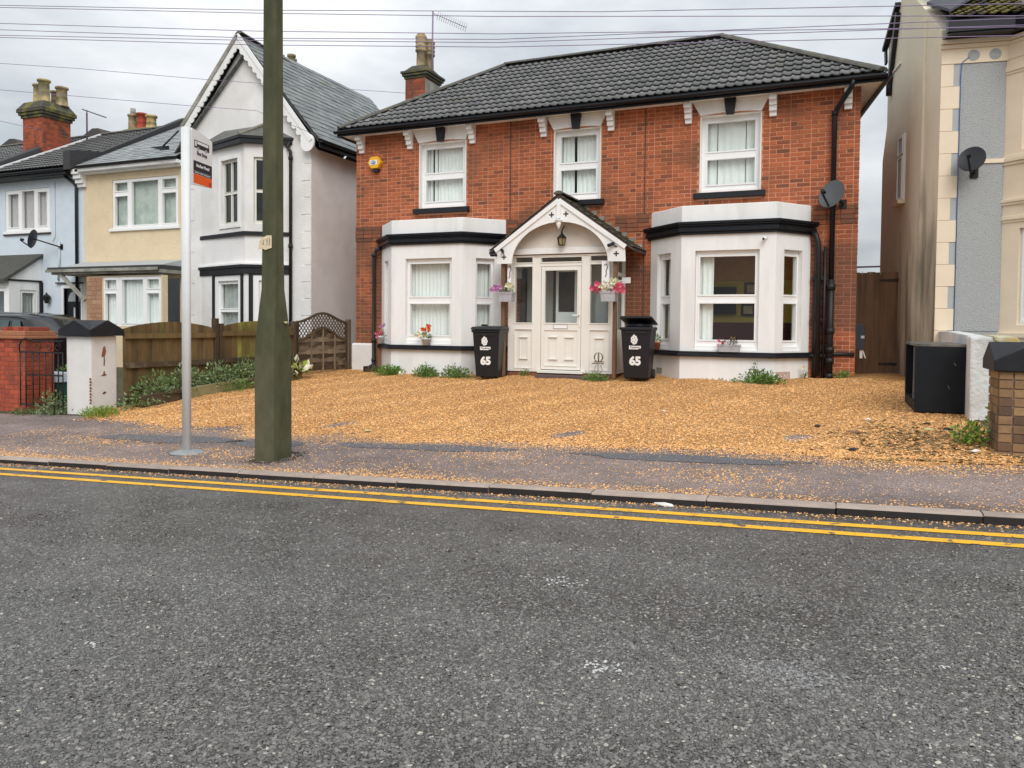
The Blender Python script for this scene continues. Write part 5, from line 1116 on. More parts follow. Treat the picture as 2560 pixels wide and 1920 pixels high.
b = MB(); b.box(-21.0, -19.6, 13.75, 14.6, 7.4, 8.05); b.hexa([(-21.0, 13.75, 8.051), (-19.6, 13.75, 8.051), (-19.6, 14.6, 8.051), (-21.0, 14.6, 8.051), (-20.8, 14, 8.2), (-19.8, 14, 8.2), (-19.8, 14.4, 8.2), (-20.8, 14.4, 8.2)]); cc = b.build('chimney', mat('mossy_cap', (.17, .15, .06), .9, .3, 9), ch)
for x, mt_, h, r_ in ((-20.62, M_POTP, .62, .17), (-20.18, M_POTR, .62, .19), (-19.72, M_POTY, .5, .2)): b = MB(); pot(b, (x, 14.15, 8.12), r_, h); b.build('chimney_pot', mt_, cc)
b = MB(); b.tube([(-20.60, 14.15, 8.7), (-20.60, 14.15, 8.95)], .09, 8); b.build('flue_terminal', M_CONCL, cc)
b = MB(); b.tube([(-13.72, 9.6, 6.5), (-13.95, 9.3, 6.05)], .025, 6); b.prism([(9.05, 5.98), (9.4, 6.08), (9.42, 5.98)], 'x', -14.15, -13.85); b.build('floodlight', M_PLASTIC, None, 'black floodlight on a stalk below the white gable, by the cream house eaves', 'floodlight')

# ------------------------------------------------------------ pale blue house
bh = thing('pale_blue_house', 'pale blue rendered terraced house with a black front door, leftmost of the street', 'house', (-19.5, WV, 0))
bx0, bx1 = -27.0, -17.552
b = MB(TW); b.sheet(bx0, bx1, -.9, 5.62, 0, .25, [(-20.96, -19.0, 4.10, 5.36), (-18.42, -17.68, .1, 2.36)]); b.box(bx0, bx1, 3.9, 4.0, -.9, 5.6); bw_ = b.build('wall', M_WBLUE, bh)
bwin = upvc(bh, 'window', TW, -20.957, -19.003, 4.105, 5.355, .02, [(-20.83, -20.38, 4.24, 5.24), (-20.22, -19.68, 4.19, 5.30), (-19.52, -19.13, 4.24, 5.24)]); b = MB(TW); b.box(-21.02, -18.94, -.05, .02, 4.03, 4.10); b.build('sill', M_UPVC, bwin); b = MB(TW); b.box(-21.02, -18.94, -.051, .02, 3.99, 4.029); b.build('painted_sill_shadow', M_DARKW, bwin)  # the dark strip below the sill stands in for its shadow
curtain('drawn pinkish net curtain in the upstairs window of the pale blue house', TW, -20.9, -19.05, 4.12, 5.34, .14, pitch=.16, mt=mat('pinkish_net', (.56, .51, .52), .9, .08, 6))
b = MB(TW); b.sheet(-18.42, -17.68, .1, 2.36, .06, .12, []); bd_ = b.build('door', M_BLACK, bh)
b = MB(TW); b.prism([(-18.05+.27*math.cos(t), 1.98+.30*math.sin(t)) for t in np.linspace(0, math.pi, 12)], 'y', .05, .058); b.build('fanlight', M_GREYP, bd_); b = MB(TW); b.sheet(-18.52, -17.64, .1, 2.46, -.02, .06, [(-18.42, -17.70, .1, 2.37)]); b.build('door_frame', M_WHITE, bd_)
b = MB(TW); b.box(-18.06, -18.0, .03, .059, 1.45, 1.8); b.build('door_pane', M_PALEB, bd_); b = MB(TW); b.box(-18.70, -17.6, -.07, -.0, 2.50, 2.54); b.build('door_hood', M_DARKW, bh)
# square bay with pent roof
bay_x = -19.36; b = MB(T2((0, 8.8), (1, 8.8))); b.sheet(-23, bay_x, -.9, 2.55, 0, .12, [(-21.4, -19.5, .9, 2.35)])
TS = T2((bay_x, 8.8), (bay_x, WV-.003)); b.xf = TS; b.sheet(.121, .99, -.9, 2.55, .0, .12, [(.33, .83, .9, 2.30)]); b.xf = None; b.prism([(8.80, 2.56), (WV-.003, 2.56), (WV-.003, 3.34), (8.80, 2.66)], 'x', bay_x-.12, bay_x-.0); bbay = b.build('bay_window', M_WHITE, bh)
upvc(bbay, 'window_frame', TS, .335, .825, .905, 2.295, .03, [(.40, .76, .98, 2.22)], kids=bbay); upvc(bbay, 'window_frame', T2((0, 8.8), (1, 8.8)), -21.39, -19.51, .91, 2.34, .03, [(-21.3, -20.5, 1, 2.25), (-20.4, -19.6, 1, 2.25)], kids=bbay)
b = MB(); b.prism([(8.62, 2.60), (WV, 3.40), (WV, 3.30), (8.62, 2.50)], 'x', -23, bay_x+.07); b.build('bay_roof', mat('bay_dark_tiles', (.07, .07, .06), .85, .4, 16, .8, 25), bbay)
b = MB(); b.box(bay_x+.002, bay_x+.03, 8.75, WV-.01, 2.55, 2.60); b.box(bay_x+.001, bay_x+.06, WV-.09, WV-.005, .2, 2.548); b.build('bay_trim', M_BLACK, bbay)
curtain('net curtain in the side window of the pale blue house bay', TS, .35, .81, .92, 2.28, .1, mt=mat('grey_net', (.40, .40, .38), .9, .2, 8))
l_ = thing('wall_lantern', 'small black lantern on the pale blue wall left of the black door', 'lantern', (-19.0, 9.7, 1.9)); b = MB(); b.lathe([(.05, 1.92), (.10, 2.10), (.11, 2.12), (.03, 2.20), (.01, 2.25)], (-19.0, 9.68, 0), 6, 0, False); b.tube([(-19.0, 9.68, 1.93), (-19.0, 9.79, 1.93)], .012, 5); b.build('lamp_case', M_IRON, l_)
dish('small dark dish on a pole on the pale blue house, above its bay roof', (-18.93, 9.25, 3.77), (-18.5, 9.80, 3.60), .26, (-.95, -.5, .25))
b = MB(); b.tube([(-18.55, 9.76, 3.75), (-18.55, 9.76, 3.2), (-18.62, 9.77, 2.6)], .03, 6); b.build('dish_pole', M_PALEB, bh)
b = MB(); b.tube([(-18.1, 9.60, 5.60), (-17.9, 9.72, 5.42), (-17.80, 9.74, 5.3), (-17.80, 9.74, .2)], .045, 8); b.build('downpipe', M_BLACK, bh)
b = MB(); b.tube([(-18.75, 9.79, 5.5), (-18.75, 9.79, 3.9), (-18.85, 9.78, 3.75)], .008, 4); b.build('cable', M_GREYP, bh)
# roof
A_, B_, C_, D_ = (-21.3, 9.45, 5.83), (cx0-.34, 9.45, 5.83), (cx0-.34, 13.5, 7.9), (-21.3, 13.5, 7.9)
b = MB(); b.add([(-27, 9.45, 5.79), dn(B_, .04), dn(C_, .04), (-27, 13.5, 7.86), (-27, 17.5, 5.8), (cx0-.34, 17.5, 5.8)], [(0, 1, 2, 3), (3, 2, 5, 4)]); broof = b.build('roof', M_TDARK, bh)
tile_roof(broof, A_, B_, C_, D_, .30, .29, M_TILE, 200, roll, lip=.035); tile_roof(broof, (-27, 9.45, 5.83), (-21.9, 9.45, 5.83), (-21.9, 13.5, 7.9), (-27, 13.5, 7.9), .30, .29, M_TILE, 60, roll, lip=.035)
ridge_tiles(broof, (-21.3, 13.5, 7.93), (cx0-.34, 13.5, 7.93)); ridge_tiles(broof, (-27, 13.5, 7.93), (-21.9, 13.5, 7.93))
gutter((-27, 9.40, 5.76), (cx0-.3, 9.40, 5.76), .06).build('gutter', M_BLACK, bh); b = MB(); b.box(-27, cx0-.3, 9.46, 9.5, 5.62, 5.8); b.box(-27, cx0-.3, 9.5, 9.8, 5.60, 5.618); b.build('fascia', M_BLACK, bh)
b = MB(); b.prism([(9.42, 5.86), (13.5, 7.94), (13.5, 8.0), (9.42, 5.91)], 'x', -21.36, -21.26); b.build('mortar_verge', M_UPVC, bh); b = MB(); b.prism([(9.42, 5.8), (9.42, 6.02), (11.3, 7.04), (11.3, 6.8)], 'x', -21.88, -21.42); b.build('party_wall', M_TDARK, bh)
cx_0, cx_1 = -22.38, -21.42; b = MB(); b.box(cx_0, cx_1, 11.37, 12.35, 6.3, 8.1); bch = b.build('chimney', M_MORTARD, bh)
lay_bricks(T2((cx_0, 11.37), (cx_1, 11.37)), brick_list(0, .96, 6.6, 8.06, course=.1, L=.25, H=.12), bch, M_CHIM, 90); lay_bricks(T2((cx_1, 11.37), (cx_1, 12.35)), brick_list(0, .98, 6.6, 8.06, course=.1, L=.25, H=.12), bch, M_CHIM, 90)
b = MB()
for z, o in ((8.06, .05), (8.15, .10), (8.24, .14)): b.box(cx_0-o, cx_1+o, 11.37-o, 12.35+o, z, z+.088)
b.hexa([(cx_0-.15, 11.22, 8.33), (cx_1+.15, 11.22, 8.33), (cx_1+.15, 12.5, 8.33), (cx_0-.15, 12.5, 8.33), (cx_0, 11.4, 8.60), (cx_1, 11.4, 8.60), (cx_1, 12.3, 8.60), (cx_0, 12.3, 8.60)]); b.build('chimney_cap', MATS['sooty_cap'], bch, bevel=.01)
for x, y, h, r_, mt_ in ((-22.10, 11.70, .70, .165, M_POTY), (-21.70, 11.62, .78, .20, M_POTY), (-21.52, 12.12, .66, .20, M_POTP), (-21.95, 12.2, .6, .15, M_POTP)): b = MB(); pot(b, (x, y, 8.56), r_, h, 14); b.build('chimney_pot', mt_, bch)
a_ = thing('television_aerial', 'thin aerial behind the red chimney of the pale blue house', 'aerial', (-21.2, 12.7, 7.4)); b = MB(); b.tube([(-21.2, 12.8, 7.2), (-21.2, 12.8, 8.5)], .03, 5); b.tube([(-21.3, 12.7, 8.62), (-20.4, 12.9, 8.30)], .018, 4); b.tube([(-21.2, 12.8, 8.3), (-21.2, 12.8, 8.6)], .02, 5); b.build('mast', M_INKL, a_)
for (x0, x1, zt, lb) in ((-28.7, -26.4, 9.75, 'dark gabled roof seen behind the pale blue house, right of its red chimney'), (-34.2, -31.7, 9.75, 'dark gabled roof at the left edge, left of the red chimney')):
    h_ = thing('rear_roof', lb, 'roof', ((x0+x1)/2, 18, 0), 0, 'roofs behind the terrace'); b = MB(); xm = (x0+x1)/2
    b.box(x0, x1, 18.2, 24, 0, zt-.75); b.build('wall', M_CONCL, h_); b = MB(); b.prism([(x0-.8, zt-.9), (x1+.2, zt-.9), (xm+.45, zt), (xm+.1, zt+.02)], 'y', 18, 24); b.build('roof', mat('brown_slates', (.075, .065, .062), .85, .35, 12, .5, 30), h_)

# ------------------------------------------------------------ tall house on the right
RA = R(9.26); RT = Matrix.Translation((4.0, 8.27, 0)) @ Matrix.Rotation(RA, 4, 'Z')
rh = thing('tall_cream_house', 'tall house with cream painted quoins, grey pebbledash and a tan side wall', 'house', (4.0, 8.27, .4), RA)
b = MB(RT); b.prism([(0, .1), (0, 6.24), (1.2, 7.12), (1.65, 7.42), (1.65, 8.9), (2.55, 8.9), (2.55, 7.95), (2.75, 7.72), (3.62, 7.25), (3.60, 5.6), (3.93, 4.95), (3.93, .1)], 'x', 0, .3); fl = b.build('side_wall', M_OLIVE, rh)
b = MB(RT); b.box(.001, .06, 1.1, 1.62, .1, 7.3); b.box(-.05, -.001, .9, 1.66, .1, 7.0); 
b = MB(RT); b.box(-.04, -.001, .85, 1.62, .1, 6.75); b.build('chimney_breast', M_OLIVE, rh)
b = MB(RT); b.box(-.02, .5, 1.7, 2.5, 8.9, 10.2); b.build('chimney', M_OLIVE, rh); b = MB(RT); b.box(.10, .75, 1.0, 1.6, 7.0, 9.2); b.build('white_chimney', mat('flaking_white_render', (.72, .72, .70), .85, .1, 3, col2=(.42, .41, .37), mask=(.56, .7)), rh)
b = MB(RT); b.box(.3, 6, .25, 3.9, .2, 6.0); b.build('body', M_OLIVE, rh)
b = MB(RT); b.bar((-.05, 2.70, 7.76), (-.05, 3.75, 7.22), .10, .08); b.bar((-.04, 3.7, 7.24), (-.04, 3.63, 6.9), .04, .12); b.build('verge', M_IRON, rh)
b = MB(RT); b.bar((-.05, 2.72, 7.6), (-.05, 3.30, 6.35), .07, .12); b.tube([(-.05, 3.28, 6.5), (-.05, 3.28, 6.15)], .06, 6); b.build('downpipe', M_IRON, rh)
TFk = RT @ T2((0, 3.93), (0, 0)); w_ = upvc(rh, 'window', TFk, 3.93-2.47, 3.93-2.05, 3.86, 5.10, -.045, [(3.93-2.41, 3.93-2.11, 3.92, 4.66), (3.93-2.41, 3.93-2.11, 4.76, 5.04)], depth=.05)
b = MB(RT); b.box(-.13, 0-.001, 2.0, 2.55, 3.78, 3.855); b.build('sill', M_CREAMS, w_); b = MB(RT); b.box(-.045, -.002, 2.06, 2.46, 3.9, 5.06); b.build('pane_backing', M_PALEB, w_)
b = MB(RT); b.box(-.03, 0-.001, 2.55, 3.55, 6.55, 6.58); b.build('cable', M_UPVC, rh)
b = MB(RT); b.sheet(.301, 6, .1, 6.1, .0, .25, []); b.build('front_wall', M_PEBBLE, rh)
qz = [(.1, 1.38, .28)]
z = 5.685; k = 0
while z > 1.4:
    z2 = max(z-.355, 1.38); w = .185 if k % 2 == 0 else .28; b = MB(RT); b.box(.0005, w, -.022, .001 if w < .301 else 0, z2+.002, z); b.build('quoin', M_CREAMS, rh, bevel=.004); z -= .357; k += 1
k = 0
for k in range(7):
    z1 = 5.685-.714*k; b = MB(RT); b.box(.187, .279, -.012, .0, max(z1-.353, 1.4), z1-.002); b.build('quoin_gap', M_GREYP, rh)
b = MB(RT); b.box(.0005, .3, -.022, .001, .1, 1.385); b.build('base_quoin', M_CREAMS, rh)
b = MB(RT); b.box(.281, .93, -.012, -.001, 1.40, 5.684); b.build('pebbledash_panel', M_PEBBLE, rh)
b = MB(RT); b.box(.0005, .96, -.03, -.0005, 5.69, 5.925); b.build('frieze', M_CREAMS, rh)
for x in (.466, .775): b = MB(RT); b.prism([(x+.088*math.cos(t), 5.805+.088*math.sin(t)) for t in np.linspace(0, 6.283, 25)[:-1]], 'y', -.034, -.0305); b.build('roundel', M_PEBBLE, rh)
b = MB(RT); b.tube([(.40, -.05, 5.78), (.30, -.045, 5.70), (.285, -.035, 5.5), (.283, -.03, 1.4)], .006, 4); b.build('cable', M_BLUEI, rh)
b = MB(RT); b.box(.281, .97, -.034, -.001, 4.085, 4.15); b.build('band', M_CREAMS, rh)
def bayp(o): return [(.95-o*.5, 0), (1.42-o*.42, -.58-o), (3.2, -.58-o), (3.2, 0)]
def mould(z0, z1, o, nm='bay_moulding', mt_=M_CREAMS):
    q = MB(RT); q.prism(bayp(o), 'z', z0, z1); return q
pl = bayp(0); b = MB(RT); b.xf = RT @ T2(pl[0], pl[1]); ln = (Vector(pl[1])-Vector(pl[0])).length
b.sheet(0, ln, 1.38, 5.70, 0, .14, [(.27, ln-.1, 1.5, 3.02), (.27, ln-.1, 4.25, 5.4)]); b.xf = RT @ T2(pl[1], pl[2]); b.sheet(0, 1.7, 1.38, 5.70, 0, .14, [(.2, 1.5, 1.5, 3.02), (.2, 1.5, 4.25, 5.4)]); rb_ = b.build('bay_window', M_CREAMS, rh)
for T, x0, x1 in ((RT @ T2(pl[0], pl[1]), .27, ln-.1), (RT @ T2(pl[1], pl[2]), .2, 1.5)):
    for z0, z1 in ((1.5, 3.02), (4.25, 5.4)): upvc(rb_, 'window_frame', T, x0+.003, x1-.003, z0, z1, .06, [(x0+.06, x1-.06, z0+.07, z1-.07)], kids=rb_)
for z0, z1, o in ((5.46, 5.50, .03), (5.50, 5.56, .06), (5.56, 5.60, .03), (5.70, 5.93, .03), (5.93, 5.98, .07), (5.99, 6.05, .11), (4.03, 4.08, .04), (4.08, 4.14, .08), (4.14, 4.18, .05), (3.40, 3.44, .05), (3.44, 3.49, .08), (3.12, 3.16, .03), (3.16, 3.20, .06), (3.20, 3.23, .03), (1.30, 1.38, .09), (.1, 1.30, .02)):
    mould(z0, z1, o).build('bay_moulding', M_CREAMS, rb_, bevel=.006)
b = MB(RT); b.box(-.01, .96, -.06, -.001, 5.926, 5.985); b.box(-.015, .96, -.09, -.001, 5.995, 6.06); b.build('cornice', M_CREAMS, rh)
b = MB(RT); b.prism([(.02, -.30), (.95, -.30), (1.25, -.86), (3.4, -.86), (3.4, 0), (.02, 0)], 'z', 6.07, 6.10); b.prism([(.0, -.33), (.94, -.33), (1.23, -.91), (3.4, -.91), (3.4, -.8), (1.3, -.8), (1.0, -.22), (0, -.22)], 'z', 6.10, 6.27); b.build('gutter', M_BLACK, rh)
b = MB(RT); b.add([(.0, -.3, 6.28), (6, -.3, 6.28), (6, 3.2, 8.65), (.3, 3.2, 8.65), (.3, 3.9, 7.6), (6, 3.9, 7.6)], [(0, 1, 2, 3), (3, 2, 5, 4)]); rr_ = b.build('roof', M_TDARK, rh)
A_, B_, C_, D_ = [RT @ Vector(v) for v in ((.02, -.33, 6.31), (4, -.33, 6.31), (4, 2.6, 8.29), (.76, 2.6, 8.29))]
tile_roof(rr_, A_, B_, C_, D_, .17, .16, M_MOSS, 290, lambda u: .028*math.sin(math.pi*min(1, u/.6)) if u < .6 else 0, lip=.03)
b = MB(RT); b.bar((.95, -.40, 6.42), (2.6, .5, 7.35), .12, .08); b.build('hip_mortar', M_CONCL, rr_)
b = MB(RT); b.hexa([(.03, -.3, 6.42), (.6, .3, 6.86), (.7, .9, 7.3), (.0, .9, 7.0), (.03, -.3, 6.46), (.6, .3, 6.9), (.7, .9, 7.34), (.0, .9, 7.06)]); b.build('lead_flashing', mat('dark_lead', (.08, .085, .10), .85, .1, 6), rr_)
dd_ = dish('large dark grey satellite dish on the cream corner of the tall house', (RT @ Vector((.40, -.30, 4.09))), (RT @ Vector((.52, -.02, 3.95))), .215, (-.30, -.85, .42))

# ------------------------------------------------------------ side gate, right boundary
g_ = thing('side_gate', 'tall brown plank gate between the brick house and the tan side wall', 'gate', (3.3, 10.6, .5))
x = 2.80; k = 0
while x < 3.66:
    w = .138; b = MB(); yq = 10.6+.004*(k % 2); b.box(x-.002*(k > 0), min(x+w, 3.665)-.0, yq, yq+.028, .50, 2.515+random.uniform(-.008, .008)); b.build('plank', M_GATE, g_); x += w; k += 1
b = MB(); b.box(3.685, 3.96, 10.56, 10.72, .4, 2.665); b.build('post', MATS.get('dark_gate_wood') or mat('dark_gate_wood', (.07, .037, .024), .85, .25, 6, .3, 40), g_)
for z in (2.36, .74):
    b = MB(); b.prism([(3.70, z-.03), (3.30, z-.008), (3.30, z+.012), (3.70, z+.03)], 'y', 10.58, 10.598); b.build('strap_hinge', M_IRON, g_)
b = MB(); b.box(2.80, 3.66, 10.631, 10.67, 2.2, 2.32); b.box(2.80, 3.66, 10.631, 10.67, .7, .82); b.build('rail', M_GATE, g_)
for x in (2.98, 3.12, 3.30): b = MB(); b.box(x, x+.012, 10.59, 10.6, 2.47, 2.53); b.build('nail', M_CONCL, g_)
mb_ = thing('meter_box', 'dark grey meter box at the right corner of the brick house, before the side gate', 'meter box', (2.94, 10.3, .98))
b = MB(); b.box(2.78, 3.03, 9.9, 10.15, 1.02, 1.50); b.build('case', mat('slate_grey_plastic', (.045, .055, .062), .5, .1, 5), mb_, bevel=.01); b = MB(); b.box(2.965, 3.025, 9.89, 9.899, 1.235, 1.285); b.build('sticker', M_PALEB, mb_); b = MB(); b.bar((3.0, 9.95, 1.02), (3.05, 9.95, .86), .02, .02); b.box(2.95, 3.0, 9.93, 10.0, .86, 1.018); b.build('flap', M_UPVC, mb_)
# speaker-like cabinet
x0, x1, y0, y1 = 3.44, 3.985, 4.78, 6.2; zc = fore_z(3.7, 5.2)-.01; zt = 1.215
cb = thing('black_cabinet', 'large empty black cabinet standing on the gravel by the low white wall', 'cabinet', (3.7, 5.4, zc))
b = MB()
b.box(x0+.0, x1, y0, y0+.03, zc, zt); b.box(x1-.03, x1, y0+.031, y1, zc, zt); b.box(x0, x1-.031, y1-.03, y1, zc, zt); b.build('side_panel', M_CABT, cb, bevel=.004)
b = MB(); b.box(x0-.0, x1+.0, y0, y1, zt+.001, zt+.035); b.build('top', mat('dusty_cabinet_top', (.15, .14, .12), .5, .4, 6, .1, 60, col2=(.04, .04, .04)), cb, bevel=.004)
b = MB(); b.box(x0, x1-.031, y0+.031, y1-.031, zc, zc+.12); b.build('plinth', M_CABT, cb); b = MB(); b.box(x0+.02, x0+.05, y0+.42, y0+.50, zc+.121, zt); b.box(x0+.02, x0+.05, y0+.05, y0+.10, zc+.121, zt); b.build('divider', mat('divider_metal', (.12, .14, .16), .4, .1, 5), cb)
for px_, pz_, l_ in ((3.86, 1.02, .035), (3.80, .74, .05)): b = MB(); b.bar((px_, y0-.001, pz_), (px_+.02, y0-.001, pz_-l_), .006, .004); b.build('scratch', M_CONCL, cb)
# low white wall of the tall house with its stepped end
lw = thing('low_white_wall', 'low white rendered garden wall with a thick end, right of the black cabinet', 'wall', (4.1, 6, .4))
b = MB(); b.prism([(4.9, .2), (4.9, 1.35), (6.0, 1.375), (7.2, 1.40), (8.6, 1.39), (13.0, 1.37), (13.0, .3)], 'x', 4.06, 4.24); b.build('run', mat('weathered_white_wall', (.66, .665, .65), .85, .12, 3, .5, 25, col2=(.50, .50, .46), mask=(.5, .66), bdist=.03), lw, bevel=.015)
b = MB(); b.hexa([(3.965, 4.30, .25), (4.36, 4.30, .22), (4.36, 4.95, .25), (4.0, 4.95, .25), (3.955, 4.30, 1.352), (4.23, 4.30, 1.345), (4.25, 4.95, 1.35), (4.0, 4.95, 1.355)]); b.build('end_pier', MATS['weathered_white_wall'], lw, bevel=.03)
b = MB(); b.hexa([(4.20, 4.27, 1.30), (4.52, 4.27, 1.18), (4.52, 5.2, 1.25), (4.22, 5.2, 1.34), (4.18, 4.27, 1.362), (4.42, 4.27, 1.345), (4.5, 5.2, 1.36), (4.22, 5.2, 1.37)]); b.build('coping', mat('mossy_yellow_coping', (.46, .36, .16), .85, .25, 9, .4, 40, col2=(.5, .48, .36)), lw, bevel=.02)
for k in range(5): b = MB(); b.box(4.02+.07*k, 4.08+.07*k, 4.285, 4.299, .30+.02*(k % 2), .385); b.build('exposed_brick', M_BRICKY, lw)
# yellow brick pier with black four-gabled cap
def gabled_cap(parent, x0, x1, y0, y1, z, o=.055, h0=.10, h1=.165, mt=M_BLACKM):
    """four gables meeting in the middle: each face carries a little pediment"""
    X0, X1, Y0, Y1 = x0-o, x1+o, y0-o, y1+o; cx_, cy_ = (X0+X1)/2, (Y0+Y1)/2; zt_ = z+h0+h1; b = MB()
    b.box(X0, X1, Y0, Y1, z, z+h0); ze = z+h0+.001
    P = [(X0, Y0, ze), (X1, Y0, ze), (X1, Y1, ze), (X0, Y1, ze), (cx_, Y0, zt_), (X1, cy_, zt_), (cx_, Y1, zt_), (X0, cy_, zt_), (cx_, cy_, zt_)]
    b.add(P, [(0, 1, 4), (1, 2, 5), (2, 3, 6), (3, 0, 7), (0, 4, 8), (4, 1, 8), (1, 5, 8), (5, 2, 8), (2, 6, 8), (6, 3, 8), (3, 7, 8), (7, 0, 8)]); return b.build('cap', mt, parent, bevel=.008)
yp = thing('brick_gate_pier', 'yellow stock brick pier with a black gabled cap at the right edge', 'gate pier', (4.16, 2.45, .28))
px0, px1, py0, py1 = 3.90, 4.42, 2.2, 2.68
b = MB(); b.box(px0+.004, px1-.004, py0+.004, py1-.004, .1, 1.06); core = b.build('core', M_MORTARD, yp)
for T, ln in ((T2((px0, py0+.004), (px1, py0+.004)), px1-px0), (T2((px0+.004, py1), (px0+.004, py0)), py1-py0)):
    lay_bricks(T, brick_list(0, ln, .16, 1.055, course=.082, L=.22, H=.105, J=.012), core, M_BRICKY, 80, face=.012)
gabled_cap(yp, px0, px1, py0, py1, 1.06)

# ------------------------------------------------------------ left boundary: piers, gate, fence
bp = thing('brick_gate_pier', 'red painted brick pier with a terracotta coping at the left edge', 'gate pier', (-10.9, 3.4, -.2))
px0, px1, py0, py1 = -11.6, -10.60, 3.16, 3.7
b = MB(); b.box(px0+.004, px1-.004, py0+.004, py1-.004, -.35, 1.10); core = b.build('core', mat('red_mortar', (.34, .12, .075), .9, .2, 9), bp)
for T, ln in ((T2((px0, py0+.004), (px1, py0+.004)), px1-px0), (T2((px1-.004, py0), (px1-.004, py1)), py1-py0)):
    lay_bricks(T, brick_list(0, ln, -.22, 1.10, course=.083, L=.22, H=.105, J=.011), core, M_BRICKP, 150, face=.009)
b = MB(); b.box(px0-.08, px1+.06, py0-.06, py1+.05, 1.10, 1.155); b.box(px0-.05, px1+.03, py0-.03, py1+.02, 1.156, 1.24); b.build('coping', M_TERRA, bp, bevel=.012)
for x in (-11.3, -10.98, -10.72): b = MB(); b.box(x, x+.14, py0+.05, py1-.1, 1.241, 1.31); b.build('loose_brick', M_BRICKP, bp, bevel=.006)
wp = thing('white_gate_pier', 'chipped white rendered gate pier with a black gabled cap', 'gate pier', (-9.12, 3.35, -.1))
b = MB(); b.box(-9.42, -8.84, 3.05, 3.55, -.3, 1.175)
pierm = mat('chipped_white_paint', (.72, .70, .67), .8, .06, 4, .35, 40, col2=(.64, .635, .61))
wps = b.build('shaft', pierm, wp, bevel=.018)
for x, z, w, h in ((-8.839, .92, .05, .09), (-8.839, .76, .02, .08), (-8.839, .22, .05, .02), (-8.839, .52, .07, .015), (-8.839, .56, .02, .03)):
    b = MB(); y = 3.30; pts = [(y-w+random.uniform(-.01, .01), z-h), (y+.01, z-h*1.1), (y+w*.8, z), (y+w*.4, z+h), (y-w*.3, z+h*.8)]; b.prism(pts, 'x', -8.841, -8.8375); b.build('paint_chip', M_BRICKD, wps)
for k in range(9):
    z = .05+.05*k; b = MB(); b.prism([(-8.858, z), (-8.83+.02*(k % 2), z+.01), (-8.835, z+.035), (-8.858, z+.03)], 'y', 3.034, 3.047+.0); b.build('paint_chip', M_BRICKD, wps)
gabled_cap(wp, -9.42, -8.84, 3.05, 3.55, 1.18, o=.085)
ig = thing('iron_gate', 'rusty black wrought iron gate between the red pier and the white pier', 'gate', (-10.0, 3.0, -.1))
gy = 3.0
for nm, z, x0, x1 in (('rail', 1.085, -10.20, -9.44), ('rail', .885, -10.52, -9.44), ('rail', .50, -10.30, -9.44), ('rail', -.02, -10.52, -9.44)):
    b = MB(); b.bar((x0, gy, z), (x1, gy, z), .022, .025); b.build(nm, M_IRON, ig)
for x in (-10.50, -10.36, -10.18, -10.02, -9.86, -9.70, -9.55, -9.44):
    b = MB(); b.tube([(x, gy, -.06), (x, gy, .885 if x > -10.4 or x > -10.51 else .9)], .011, 6); b.build('upright', M_IRON, ig)
b = MB(); b.tube([(-10.52, gy, .885), (-10.52, gy, 1.0), (-10.46, gy, 1.10), (-10.34, gy, 1.12), (-10.22, gy, 1.09)], .013, 6); b.build('hoop', M_IRON, ig)
for x in (-10.05, -9.78, -9.57):
    b = MB(); b.tube([(x+(.02+.014*q)*math.cos(q*1.6), gy, .985+(.02+.014*q)*math.sin(q*1.6)) for q in np.linspace(0, 5, 18)], .007, 5); b.build('scroll', M_IRON, ig)
gb = thing('recycling_box', 'green recycling box with a pale lid behind the iron gate', 'box', (-11.3, 4.2, -.2))
b = MB(); b.hexa([(-11.75, 4.0, -.2), (-10.98, 4.0, -.2), (-10.98, 4.5, -.2), (-11.75, 4.5, -.2), (-11.82, 3.95, .26), (-10.9, 3.95, .26), (-10.9, 4.55, .26), (-11.82, 4.55, .26)]); b.build('tub', M_TEAL, gb, bevel=.02)
b = MB(); b.box(-11.86, -10.86, 3.92, 4.58, .262, .30); b.hexa([(-11.78, 3.98, .301), (-10.95, 3.98, .301), (-10.95, 4.5, .301), (-11.78, 4.5, .301), (-11.72, 4.03, .43), (-11.0, 4.03, .43), (-11.0, 4.45, .43), (-11.72, 4.45, .43)]); b.build('lid', M_PALEB, gb, bevel=.015)
for i, (x, h, mt_) in enumerate(((-13.86, 1.29, M_FENCEL), (-13.58, 1.33, mat('mossy_log', (.20, .19, .07), .9, .3, 9, .4, 40)))):
    b = MB(); b.lathe([(.085, 0), (.09, .3), (.088, h-.33), (.05, h-.28), (.01, h-.27)], (x, 6.0, 0), 10); b.build('round_post', mt_, None, ['left one of two round timber posts behind the iron gate, beside the car', 'right one of two round timber posts, mossy, behind the white pier'][i], 'post', 'round timber posts behind the gate')
for i, x in enumerate((-13.78, -13.45)): 
    b = MB(); b.box(x-.14, x+.14, 5.6, 5.66, -.1, 1.06-.05*i); b.build('timber_board', M_FENCEL, None, ['pale upright board behind the iron gate, below the two round posts', 'second pale board behind the gate, next to the white pier'][i], 'board', 'boards behind the iron gate')
